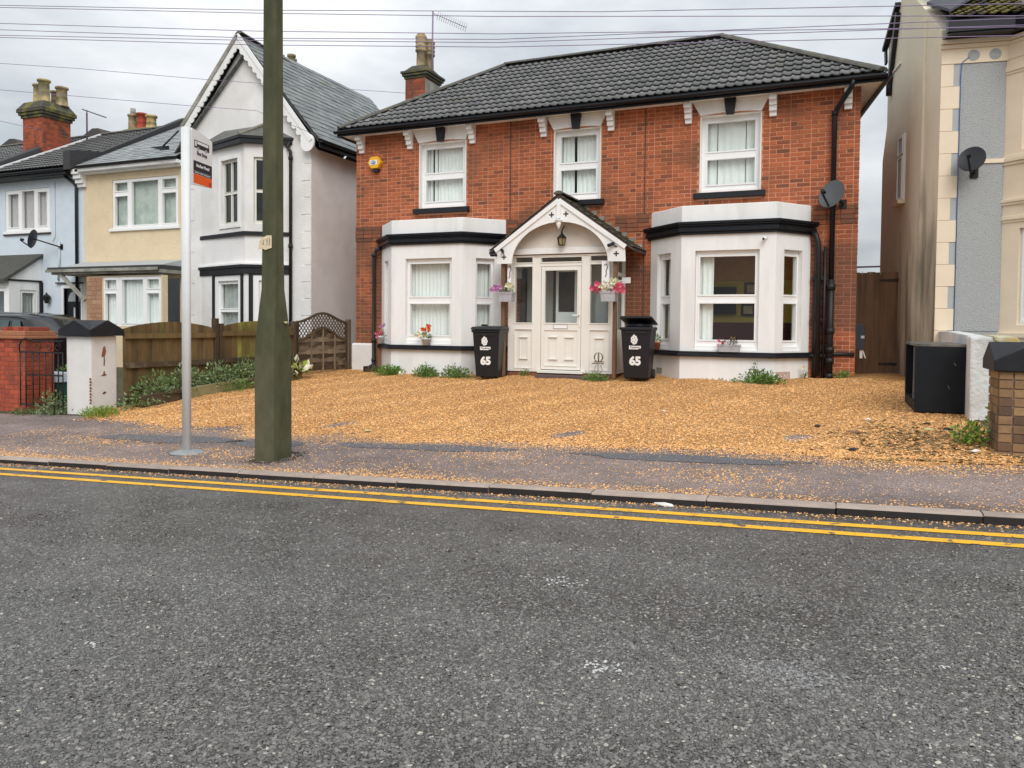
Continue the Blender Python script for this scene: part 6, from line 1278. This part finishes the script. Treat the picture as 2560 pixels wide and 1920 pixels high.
# boarded fence along the plot side: bays between posts, every board a part
FX = lambda y: -8.78+.117*(y-3.55)
def panel(y0, y1, label, ramp):
    T = T2((FX(y0), y0), (FX(y1), y1)); f = thing('boarded_fence', label, 'fence', (FX(y0), y0, gz(FX(y0), y0)), 0, 'fence panels along the left boundary'); ln = math.hypot(FX(y1)-FX(y0), y1-y0); n = 14
    zb = max(gz(FX(y0), y0), gz(FX(y1), y1))+.10
    for k in range(n):
        a, c = ln*k/n, ln*(k+1)/n; t0, t1 = a/ln, c/ln; top = lambda t: 1.30+ramp+.125*math.sin(math.pi*t)**.8
        b = MB(T); yy = .012*(k % 2); b.add([(a, yy, zb), (c+.012, yy, zb), (c+.012, yy, top(t1)), (a, yy, top(t0)), (a, yy+.012, zb), (c+.012, yy+.012, zb), (c+.012, yy+.012, top(t1)), (a, yy+.012, top(t0))], [(0, 1, 2, 3), (7, 6, 5, 4), (0, 3, 7, 4), (1, 5, 6, 2), (3, 2, 6, 7)]); b.build('board', M_ALGAE if (ramp and 3 <= k <= 7) else M_FENCE, f)
    for z in (1.13+ramp, .62+ramp*.5): b = MB(T); b.box(.03, ln-.03, -.05, -.002, z, z+.09); b.build('rail', M_FENCED if z < 1 else M_FENCE, f)
    b = MB(T); b.box(.03, ln-.03, -.03, .024, zb-.14, zb-.012); b.build('gravel_board', M_FENCED, f); return f
panel(3.62, 5.52, 'boarded fence panel with arched top beside the white gate pier', 0)
panel(5.64, 7.54, 'boarded fence panel with arched top and yellow-green algae behind the concrete pole', .03)
for y, h, lb in ((5.54, 1.50, 'tall brown fence post left of a shorter grey one, between the boarded panels'), (5.66, 1.40, 'shorter grey-brown fence post between the boarded panels'), (7.58, 1.46, 'fence post left of the lattice-topped panel'), (9.32, 1.52, 'weathered pale fence post against the corner of the brick house')):
    b = MB(); x = FX(y)-.02; b.box(x-.05, x+.05, y-.05, y+.05, gz(x, y)-.1, h); b.build('fence_post', M_FENCEL if y > 9 else M_FENCED, None, lb, 'fence post', 'posts of the left fence', bevel=.008)
# lattice-topped woven panel
y0, y1 = 7.66, 9.24; T = T2((FX(y0), y0), (FX(y1), y1)); ln = math.hypot(FX(y1)-FX(y0), y1-y0); zb = .36
lp = thing('lattice_fence', 'woven fence panel with an arched diamond lattice top beside the brick house', 'fence', (FX(y0), y0, .3), 0, 'fence panels along the left boundary')
topc = lambda t: 1.47+.20*.5*(1-math.cos(2*math.pi*t)); lowc = lambda t: 1.08+.26*max(0, math.sin(math.pi*(t-.08)/.84))**1.6 if .08 < t < .92 else 1.08
nrow = 8; hrow = .092
for r in range(nrow+2):
    z0 = zb+r*hrow
    xs_ = [t for t in np.linspace(0, 1, 41) if lowc(t) > z0+hrow*.6]
    if not xs_: continue
    a, c = min(xs_)*ln, max(xs_)*ln; b = MB(T); m_ = 12; vs = []
    for i in range(m_+1):
        x = a+(c-a)*i/m_; w = .013*math.sin(2*math.pi*(x/ln*2.5)+math.pi*(r % 2))+.0015*(r % 2); vs += [(x, w-.004, z0-.006), (x, w-.004, z0+hrow+.006), (x, w+.004, z0+hrow+.006), (x, w+.004, z0-.006)]
    fs = []
    for i in range(m_):
        for q in range(4): fs.append((i*4+q, i*4+(q+1) % 4, i*4+4+(q+1) % 4, i*4+4+q)[::-1])
    b.add(vs, fs); b.build('slat', M_FENCEL if r in (2, 4, 5, 7) else M_FENCED, lp)
for t in (.27, .5, .74): b = MB(T); b.box(ln*t-.02, ln*t+.02, -.022, .022, zb, lowc(t)); b.build('batten', M_FENCEL, lp)
for fn, wd in ((topc, .05), (lowc, .055)):
    b = MB(T); ts = np.linspace(0, 1, 25); poly = [(t*ln, fn(t)) for t in ts]+[(t*ln, fn(t)-wd) for t in ts[::-1]]; b.prism(poly, 'y', -.025, .025); b.build('arched_rail', M_FENCED, lp)
for s in (0, 1): b = MB(T); b.box(s*(ln-.04), s*(ln-.04)+.04, -.024, .024, zb, 1.43); b.build('side_rail', M_FENCED, lp)
sp_ = .098
for sgn in (1, -1):
    for k in range(-8, 26):
        # strips at 50 degrees clipped between the two arches
        pts = []
        for i in range(60):
            z = 1.05+i*.011; x = k*sp_+sgn*(z-1.05)*.85+(.0 if sgn > 0 else .55); t = x/ln
            if .02 < t < .98 and lowc(t)-.02 < z < topc(t)-.02: pts.append((x, z))
        if len(pts) > 3:
            b = MB(T); p, q = pts[0], pts[-1]; yy = -.006*sgn; b.bar((p[0], yy, p[1]), (q[0], yy, q[1]), .010, .018, (0, 1, 0) if False else (0, 0, 1)); b.build('lattice_strip', M_FENCED, lp)
# sleepers of the raised bed and its plants
for i, (y0_, y1_, lb) in enumerate(((3.7, 4.55, 'dark rotten board edging the weedy bed beside the white pier'), (4.55, 6.15, 'long pale timber sleeper edging the weedy bed'), (6.15, 7.55, 'timber sleeper at the house end of the weedy bed'))):
    x0_, x1_ = FX(y0_)+.33, FX(y1_)+.25; b = MB(T2((x0_, y0_), (x1_, y1_))); L_ = math.hypot(x1_-x0_, y1_-y0_); zb_ = gz(x0_, y0_)-.03; zb2 = gz(x1_, y1_)-.03; h = .26
    b.hexa([(0, 0, zb_), (L_-.01, 0, zb2), (L_-.01, .06, zb2), (0, .06, zb_), (0, 0, zb_+h), (L_-.01, 0, zb2+h), (L_-.01, .06, zb2+h), (0, .06, zb_+h)]); b.build('sleeper', [M_FENCED, mat('pale_green_sleeper', (.24, .215, .10), .9, .25, 5, .4, 40, col2=(.16, .15, .06)), M_FENCE][i], None, lb, 'sleeper', 'sleepers of the raised bed', bevel=.012)
b = MB(); ys = np.linspace(3.65, 7.5, 12); vs = []
for y in ys: vs += [(FX(y)+.03, y, gz(FX(y), y)+.19), (FX(y)+.29, y, gz(FX(y), y)+.18)]
b.add(vs, [(2*i, 2*i+1, 2*i+3, 2*i+2) for i in range(11)]); b.build('bed_soil', M_EARTH, kind='structure')
WD = [(4.1, .30, .50, 'bushy grey-green weeds at the front of the raised bed'), (4.75, .30, .52, 'tall grey-green weeds in the raised bed, left of the bus stop pole'), (5.45, .28, .50, 'dense weeds in the raised bed right of the bus stop pole'), (6.1, .3, .48, 'leafy weeds in the raised bed under the mossy fence'), (6.7, .25, .36, 'low weeds in the raised bed behind the concrete pole')]
for y, r_, h, lb in WD: plant('weed_clump', lb, 'weeds', (FX(y)+.13, y, gz(FX(y), y)+.16), r_*.62, r_*1.6, h*1.12, 900, .07, (M_LEAFG, M_LEAFD), 'weeds in the raised bed', .4, 12)
plant('weed_clump', 'dark weeds spilling over the sleeper near the middle of the raised bed', 'weeds', (FX(5.75)+.42, 5.75, gz(FX(5.75), 5.75)), .28, .42, .30, 420, .05, (M_LEAFD, M_LEAF), 'weeds in the raised bed', .4, 6)
plant('weed_clump', 'dark weeds on the ground at the foot of the white pier, gravel side', 'weeds', (-8.55, 3.75, gz(-8.5, 3.7)), .36, .45, .38, 420, .055, (M_LEAFD, M_LEAFG), 'weeds in the raised bed', .45, 6)
t = plant('pale_leaf_plant', 'plant with big pale green leaves beside the lattice panel', 'plant', (FX(7.5)+.22, 7.45, gz(FX(7.5), 7.5)+.15), .2, .35, .30, 60, .16, (M_LEAFY, M_WPET), None, .7, 5)
b = MB(); q = FX(7.3)+.2
for dx, dy in ((.1, .2), (.02, .3), (-.05, .12)): b.tube([(q, 7.3, .3), (q+dx*.3, 7.3+dy*.5, .62), (q+dx, 7.3+dy, .95)], [.009, .007, .003], 5)
b.build('dry_stems', M_DRY, None, 'bare pale stems rising before the lattice fence panel', 'stems')
plant('weed_clump', 'grey-green weed against the street side of the white pier', 'weeds', (-9.65, 2.98, gz(-9.6, 3)), .38, .28, .50, 520, .055, (M_LEAFG, M_LEAFD), None, .42, 8)
plant('grass_tuft', 'bright yellow-green grass at the foot of the white pier', 'grass', (-8.52, 2.95, gz(-8.5, 3)), .42, .22, .17, 700, .07, (M_LEAFY, M_LEAF), None, .16, 0, 1.4)
plant('weed_clump', 'low weeds between the red brick pier and the white pier', 'weeds', (-10.3, 2.98, gz(-10.3, 3)), .42, .18, .14, 260, .05, (M_LEAFD, M_DRY), None, .4, 0)
plant('shrub', 'garden greenery glimpsed through the bars of the iron gate', 'shrub', (-12.0, 5.3, gz(-12, 5.3)), .9, .5, .8, 700, .09, (M_LEAF, M_LEAFD), None, .5, 8)
# plants along the house
plant('low_shrub', 'thin low plant by the downpipe, leftmost along the left bay', 'shrub', (-6.85, 8.60, fore_z(-6.8, 8.6)), .3, .18, .17, 420, .05, (M_LEAFD, M_DRY), 'low green plants under the left bay', .35)
plant('low_shrub', 'low bright green plant under the left bay, left of the roundest one', 'shrub', (-6.30, 8.28, fore_z(-6.3, 8.28)), .34, .24, .25, 800, .055, (M_LEAF, M_LEAF), 'low green plants under the left bay', .4)
plant('low_shrub', 'roundest bright green plant under the middle of the left bay', 'shrub', (-5.42, 8.20, fore_z(-5.4, 8.2)), .31, .24, .30, 820, .055, (M_LEAF, M_LEAFD), 'low green plants under the left bay', .4)
plant('low_shrub', 'bright green plant under the left bay, beside the closed wheelie bin', 'shrub', (-4.66, 8.15, fore_z(-4.6, 8.15)), .38, .24, .27, 820, .055, (M_LEAF, M_LEAFD), 'low green plants under the left bay', .4)
b = MB(); leaves(b, (-5.87, 8.02, fore_z(-5.8, 8)+.01), .07, .05, .08, 14, .07, 0, 1, asp=.7); b.build('white_flower', M_WPET, None, 'single white flower on the gravel between the green plants', 'flower')
plant('grass_tuft', 'spiky green tuft at the foot of the garden ornament', 'grass', (-1.68, 8.16, fore_z(-1.6, 8.1)), .28, .16, .16, 240, .10, (M_LEAF, M_LEAFG), None, .14, 0, 1.2)
plant('weed_clump', 'small weed on the doorstep edge below the left porch panel', 'weeds', (-3.22, 8.36, fore_z(-3.2, 8.3)), .12, .08, .16, 80, .045, (M_LEAF, M_LEAFD), None, .4)
plant('weed_clump', 'spreading dark green weed with a tall sprig before the right bay', 'weeds', (1.28, 8.12, fore_z(1.3, 8.1)), .42, .28, .24, 560, .065, (M_LEAF, M_LEAFD), None, .5, 8)
t = plant('weed_clump', 'upright sprig rising from the weed before the right bay', 'weeds', (1.22, 8.22, fore_z(1.2, 8.2)), .10, .10, .46, 120, .05, (M_LEAF, M_LEAFD), None, .5, 4)
plant('weed_clump', 'small weeds at the right foot of the brick corner, before the side gate', 'weeds', (2.68, 8.98, fore_z(2.7, 9)), .22, .14, .16, 200, .05, (M_LEAF, M_LEAFD), None, .4)
t = plant('weed_clump', 'tiny plant with an orange flower beside the soil pipe', 'weeds', (2.02, 8.95, fore_z(2.0, 9)), .08, .06, .18, 50, .04, (M_LEAFD, M_LEAFY), None, .4); flowers(t, (2.0, 8.9, fore_z(2, 9)+.2), .02, 3, .04, M_WPET)
plant('weed_clump', 'pale green weed at the foot of the yellow brick pier', 'weeds', (3.72, 2.55, fore_z(3.7, 2.6)), .16, .2, .28, 220, .06, (M_LEAF, M_LEAFY), None, .4, 4)
plant('weed_clump', 'green weed between the low white wall and the yellow brick pier', 'weeds', (4.18, 3.7, fore_z(4.05, 3.8)), .16, .2, .32, 160, .06, (M_LEAF, M_LEAFD), None, .4, 4)
def s_deb():
    x = random.gauss(3.4, .42); y = random.gauss(2.75, .6); x = min(x, 4.05); y = max(y, 1.8); return (x, y, fore_z(x, y)+.004)
stones('dead_leaf_litter', 1100, s_deb, (.010, .030), ramp_piece_mat('dead_leaf', [(0, (.26, .16, .06)), (.6, (.14, .085, .035)), (1, (.36, .25, .11))], bump=.1), .18, .4)
def s_bed():
    x = random.uniform(-8.6, 4); y = 9.05-abs(random.gauss(0, .16)); return (x, min(y, 9.1), fore_z(x, y)+.004)
LIT = [('dark scrap of litter on the gravel below the black cabinet', 3.50, 3.95, .09, M_LITD, 'dark_litter'), ('crumpled black litter right of a pale scrap, before the low white wall', 3.66, 3.55, .10, M_LITD, 'dark_litter'), ('pale yellow scrap of litter on the gravel before the low white wall', 3.47, 3.5, .10, M_LITY, 'pale'), ('crumpled white litter by the foot of the yellow brick pier', 3.72, 2.18, .08, M_LITW, 'w'),
       ('flat dark scrap on the gravel edge in front of the cabinet', 2.70, 2.2, .10, M_LITD, 'd'), ('small dark scrap in the middle of the right-hand gravel', 2.35, 3.6, .07, M_LITD, 'd'), ('pale scrap on the gravel edge right of the concrete pole', -3.02, 2.42, .10, M_LITY, 'y'), ('white scrap on the gravel before the cabinet', 2.9, 4.2, .06, M_LITW, 'w'), ('white fleck on the middle of the gravel', .35, 4.6, .05, M_LITW, 'w'), ('white wrapper lying in the gutter under the kerb', 1.32, -.08, .17, M_LITW, 'w'),
       ('small brown leaf on the pavement left of the bus stop', -5.3, 1.2, .08, M_GATE, 'l'), ('thin twig lying on the right-hand gravel', 2.75, 3.1, .22, M_GATE, 'twig')]
for i, (lb, x, y, s_, mt_, k_) in enumerate(LIT):
    b = MB(); z = (fore_z(x, y) if y > edge(x) else gz(x, y))+.012; n = 7; rr = [s_*random.uniform(.35, .6) for _ in range(n)]; asp = .12 if k_ == 'twig' or 'wrapper' in lb else .6
    ring = [(x+rr[k]*math.cos(2*math.pi*k/n), y+rr[k]*asp*math.sin(2*math.pi*k/n), z+random.uniform(0, .015)) for k in range(n)]
    b.add(ring+[(x, y, z+.022)]+[(p[0], p[1], p[2]-.008) for p in ring], [(k, (k+1) % n, n) for k in range(n)]+[(n+1+k, n+1+(k+1) % n, (k+1) % n, k) for k in range(n)]); b.build('twig' if k_ == 'twig' else 'litter', mt_, None, lb, 'twig' if k_ == 'twig' else 'litter', 'litter on the gravel')
for x, y, r_, n_, mt_, lb in ((1.655, -2.994, .045, 60, 'w', 'white splash mark on the road, nearest the lower centre of the picture'), (1.146, -2.022, .08, 60, 'w', 'broken white splash on the road below the yellow lines, at centre'), (2.36, -2.80, .15, 420, 'g', 'faint pale scuffed smear on the road at lower right'), (2.919, -2.544, .016, 14, 'w', 'single white fleck on the road right of the pale smear'), (-.585, -3.527, .04, 24, 'w', 'pale fleck on the road at lower left')):
    def s_spl():
        a, c = random.gauss(x, r_), random.gauss(y, r_*.55); return (a, c, gz(a, c))
    tag(stones('road_splash', n_, s_spl, (.004, .011), mat('splash_white', (.50, .50, .47), .7, .3, 60) if mt_ == 'w' else mat('splash_grey', (.24, .235, .235), .7, .3, 50), .25, .3), lb, 'splash mark')

# ------------------------------------------------------------ bus stop and utility pole
bs = thing('bus_stop_sign', 'tall white bus stop flag sign on a slim pole by the kerb', 'bus stop', (-4.40, .76, gz(-4.4, .76)))
b = MB(); zb_ = gz(-4.4, .76); prof = [(-4.40+.078*math.cos(t)*1.0, .76+.045*math.sin(t)) for t in np.linspace(0, 6.283, 17)[:-1]]; rotp = lambda p: (-4.40+(p[0]+4.40)*.92-(p[1]-.76)*-.39, .76+(p[0]+4.40)*-.39+(p[1]-.76)*.92)
b.prism([rotp(p) for p in prof], 'z', zb_, 3.66, 0, True); b.build('pole', M_ALU, bs)
b = MB(); b.lathe([(.20, 0), (.20, .012), (.13, .03), (.06, .045)], (-4.38, .76, zb_-.002), 20); b.build('base_plate', mat('worn_base_plate', (.28, .29, .29), .5, .2, 12, .2, 60), bs)
d = Vector((-math.sin(R(14.5)), math.cos(R(14.5)), 0)); p0 = Vector((-4.36, .80, 0)); flagT = Matrix.Identity(4); nrm = Vector((d.y, -d.x, 0))
b = MB(); wf = .44; c0 = p0+d*.02; c1 = p0+d*wf
def fp(s, z, o=0): return p0+d*s+nrm*o+Vector((0, 0, z))
poly = [(0, 3.02), (wf, 3.05), (wf, 3.60), (wf*.8, 3.625), (wf*.3, 3.655), (0, 3.665)]
b.add([fp(s, z, .012) for s, z in poly]+[fp(s, z, -.012) for s, z in poly], [tuple(range(6)), tuple(range(6, 12))[::-1]]+[(i, 6+i, 6+(i+1) % 6, (i+1) % 6) for i in range(6)]); flag = b.build('flag', M_SIGN, bs)
def sq(s0, s1, z0, z1, mt_, nm, o=.0135):
    b = MB(); b.add([fp(s0, z0, o), fp(s1, z0, o), fp(s1, z1, o), fp(s0, z1, o), fp(s0, z0, .011), fp(s1, z0, .011), fp(s1, z1, .011), fp(s0, z1, .011)], [(0, 1, 2, 3), (0, 4, 5, 1), (1, 5, 6, 2), (2, 6, 7, 3), (3, 7, 4, 0)]); return b.build(nm, mt_, bs)
sq(.03, wf-.012, 3.19, 3.305, M_INK, 'name_panel'); sq(.03, wf-.012, 3.155, 3.186, M_INK, 'route_panel'); sq(.03, wf-.012, 3.045, 3.152, M_ORANGE, 'orange_panel')
sq(.05, wf-.07, 3.455, 3.545, M_INK, 'bus_symbol'); sq(.065, .095, 3.475, 3.535, M_SIGN, 'bus_door', .0145); sq(.11, wf-.09, 3.505, 3.536, M_SIGN, 'bus_windows', .0145)
for s in (.13, .30):
    b = MB(); b.add([fp(s+.024*math.cos(t), 3.455+.022*math.sin(t), .0148) for t in np.linspace(0, 6.283, 13)[:-1]], [tuple(range(12))]); b.build('bus_wheel', M_GREYP, bs)
fm = lambda s, z: facing(fp(s, z, .0150), d)
text('Bus Stop', 'lettering', .062, fm(.21, 3.40), M_INKL, bs, .001); text('Anchor Road', 'lettering', .052, fm(.225, 3.255), M_SIGN, bs, .0015); text('7', 'lettering', .055, fm(.385, 3.075), M_INK, bs, .003)
for s0, s1 in ((.05, .15), (.165, .24), (.255, .39)): sq(s0, s1, 3.165, 3.178, M_PALEB, 'route_print', .0146)
def s_col():
    a = random.uniform(0, 6.283); q = abs(random.gauss(0, .09)); x, y = -3.07+(.16+q)*math.cos(a), .72+(.24+q)*math.sin(a); return (x, y, gz(x, y))
stones('pole_base_dirt', 900, s_col, (.004, .012), mat('black_dirt', (.04, .035, .03), .9, .3, 40), .4, .3)
up_ = thing('utility_pole', 'tall green-stained concrete utility pole with a thicker base beside the kerb', 'utility pole', (-3.06, .7, gz(-3.06, .7)))
def ring_pole(x0, x1, y0, y1, c, z): return [(x0+c, y0, z), (x1-c, y0, z), (x1, y0+c, z), (x1, y1-c, z), (x1-c, y1, z), (x0+c, y1, z), (x0, y1-c, z), (x0, y0+c, z)]
def loft(rings, mt_, nm, par):
    b = MB(); vs = [p for r_ in rings for p in r_]; n = len(rings[0]); b.add(vs, [(i*n+k, i*n+(k+1) % n, (i+1)*n+(k+1) % n, (i+1)*n+k) for i in range(len(rings)-1) for k in range(n)]+[tuple(range(n))[::-1], tuple((len(rings)-1)*n+k for k in range(n))]); return b.build(nm, mt_, par, bevel=.006)
zp = gz(-3.1, .6)
loft([ring_pole(-3.200, -2.945, .52, .82, .004, zp-.3), ring_pole(-3.198, -2.947, .52, .82, .006, 1.15), ring_pole(-3.180, -2.952, .53, .79, .02, 1.45), ring_pole(-3.155, -2.960, .55, .745, .032, 1.80), ring_pole(-3.148, -2.962, .555, .735, .032, 2.3), ring_pole(-3.118, -2.968, .57, .715, .028, 7.5)], M_CONC, 'shaft', up_)
b = MB(); pts = [(-3.165, 2.215), (-3.10, 2.22), (-3.07, 2.205), (-2.99, 2.225), (-2.99, 2.355), (-3.05, 2.36), (-3.08, 2.345), (-3.12, 2.34), (-3.15, 2.30)]; b.prism(pts, 'y', .543, .549); pl_ = b.build('torn_notice', M_CREAM, up_)
for x in (-3.10, -3.05, -3.02): b = MB(); b.box(x, x+.006, .5415, .5425, 2.26, 2.31+.02*(x > -3.06)); b.build('notice_print', M_INK, pl_)
b = MB(); b.lathe([(.02, 0), (.02, .02)], (-2.93, .70, 1.43), 8); b.build('reflector', M_LITY, up_)

# ------------------------------------------------------------ overhead wires
WIRES = [[(-8.61, 1.46, 5.94), (-4.79, 2.37, 5.65), (-.26, 3.35, 5.33), (3.13, 3.97, 5.13)], [(-8.61, 1.46, 5.91), (-4.79, 2.37, 5.61), (-1.56, 3.08, 5.36), (3.08, 3.96, 5.02)], [(-8.61, 1.45, 5.68), (-4.79, 2.37, 5.37), (-1.55, 3.08, 5.14), (3.0, 3.94, 4.88)],
         [(-8.61, 1.45, 5.59), (-4.78, 2.36, 5.27), (-1.55, 3.08, 5.07), (2.99, 3.94, 4.94)], [(-8.6, 1.45, 5.51), (-4.78, 2.36, 5.24), (-1.55, 3.08, 5.03), (3.0, 3.94, 4.87)], [(-8.6, 1.45, 5.48), (-4.78, 2.36, 5.18), (-1.55, 3.07, 4.97), (2.97, 3.93, 4.77)]]
NAM = ['topmost wire crossing the sky from edge to edge', 'wire just under the topmost one, close to it at the left', 'third overhead wire from the top, alone in its gap', 'fourth overhead wire from the top', 'fifth overhead wire, just above the lowest of the long ones', 'lowest of the six long wires crossing above the roofs']
for W_, lb in zip(WIRES, NAM):
    P = [Vector(p) for p in W_]; P = [P[0]+(P[0]-P[1])*2.5]+P+[P[-1]+(P[-1]-P[-2])*2.2]; b = MB(); b.tube(P, .0048, 5); b.build('overhead_wire', M_WIRE, None, lb, 'wire', 'overhead wires')
for W_, lb in (([(-20, -1.2, 6.55), (-13.64, 4.8, 6.77), (-12.56, 5.8, 6.84), (-10.36, 7.26, 6.78), (-7.95, 11.65, 7.45)], 'drop wire running to the chimney of the brick house'), ([(-20, 1.0, 6.35), (-13.63, 4.79, 6.22), (-10.32, 6.71, 6.06), (-9.4, 7.64, 6.11), (-9.25, 9.75, 6.0)], 'drop wire crossing low in front of the white gable'), ([(-14.0, 1.0, 5.5), (-13.62, 4.77, 5.57), (-21.4, 11.4, 7.6)], 'short drop wire ending at the red chimney of the pale blue house')):
    b = MB(); b.tube(W_, .0055, 5); b.build('overhead_wire', M_WIRE, None, lb, 'wire', 'overhead wires')
b = MB(); b.tube([(2.4, 12.5, 2.75), (4.2, 12.9, 2.80)], .02, 5); b.build('overhead_wire', M_WIRE, None, 'low cable spanning the gap above the side gate', 'wire', 'overhead wires')

# ------------------------------------------------------------ parked car
cr_ = thing('parked_car', 'black hatchback parked in front of the pale blue house', 'car', (-15.0, 6.0, -.15)); T = Matrix.Translation((-14.75, 6.05, -.16))
def body_sections(secs, mt_, nm, bev=.0):
    """sections across the car (x, list of (y, z)), joined lengthwise"""
    b = MB(T); n = len(secs[0][1]); vs = [(x, y, z) for x, pr in secs for y, z in pr]
    b.add(vs, [(i*n+k, (i+1)*n+k, (i+1)*n+(k+1) % n, i*n+(k+1) % n)[::-1] for i in range(len(secs)-1) for k in range(n)], 0, True); b.add([(secs[0][0], y, z) for y, z in secs[0][1]], [tuple(range(n))]); b.add([(secs[-1][0], y, z) for y, z in secs[-1][1]], [tuple(range(n))[::-1]]); return b.build(nm, mt_, cr_)
def low(w, z0, z1): return [(-w, z0), (-w*1.02, z0+.3*(z1-z0)), (-w, z1-.06), (-w*.93, z1), (w*.93, z1), (w, z1-.06), (w*1.02, z0+.3*(z1-z0)), (w, z0)]
body_sections([(-2.9, low(.78, .45, .85)), (-2.8, low(.84, .3, .95)), (-1.6, low(.87, .25, 1.05)), (.8, low(.88, .25, 1.12)), (1.35, low(.85, .28, 1.16)), (1.55, low(.78, .42, 1.12))], M_CARB, 'body')
def cab(w0, w1, z0, z1): return [(-w0, z0), (-w1, z1-.04), (-w1*.9, z1), (w1*.9, z1), (w1, z1-.04), (w0, z0)]
body_sections([(-1.75, cab(.80, .72, 1.0, 1.06)), (-1.0, cab(.81, .66, 1.05, 1.68)), (-.2, cab(.82, .66, 1.08, 1.77)), (.7, cab(.82, .65, 1.10, 1.72)), (1.05, cab(.80, .62, 1.12, 1.62)), (1.50, cab(.76, .70, 1.13, 1.20))], M_CARB, 'cabin')
b = MB(T); 
for x0_, x1_, a0, a1 in ((-1.3, -.35, -.9, -.38), (-.25, .55, -.24, .50), (.65, 1.1, .62, .85)): b.add([(x0_, -.823, 1.13), (x1_, -.829, 1.15), (a1, -.70, 1.58), (a0, -.70, 1.60)], [(0, 1, 2, 3)])
b.build('side_window', mat('green_car_glass', (.03, .06, .055), .08, .3, 2, spec=.8), cr_); b = MB(T); b.bar((-1.5, -.845, 1.10), (1.15, -.855, 1.14), .012, .03); b.bar((-1.1, -.70, 1.70), (.9, -.69, 1.70), .02, .012); b.build('chrome_trim', M_CHROME, cr_)
for x in (-2.0, .85):
    for y in (-.80, .80):
        b = MB(T); b.tube([(x, y-.09, .31), (x, y+.09, .31)], .31, 20); w_ = b.build('wheel', M_RUBBER, cr_); b = MB(T); b.tube([(x, y-.095, .31), (x, y+.095, .31)], .19, 12); b.build('rim', M_ALU, w_)
b = MB(T); b.box(1.40, 1.562, -.70, -.50, .80, 1.02); b.box(1.40, 1.562, .50, .70, .80, 1.02); b.build('rear_light', M_POTR, cr_, bevel=.02); b = MB(T); b.box(.55, .68, -1.02, -.85, 1.1, 1.24); b.build('wing_mirror', M_CHROME, cr_, bevel=.03)
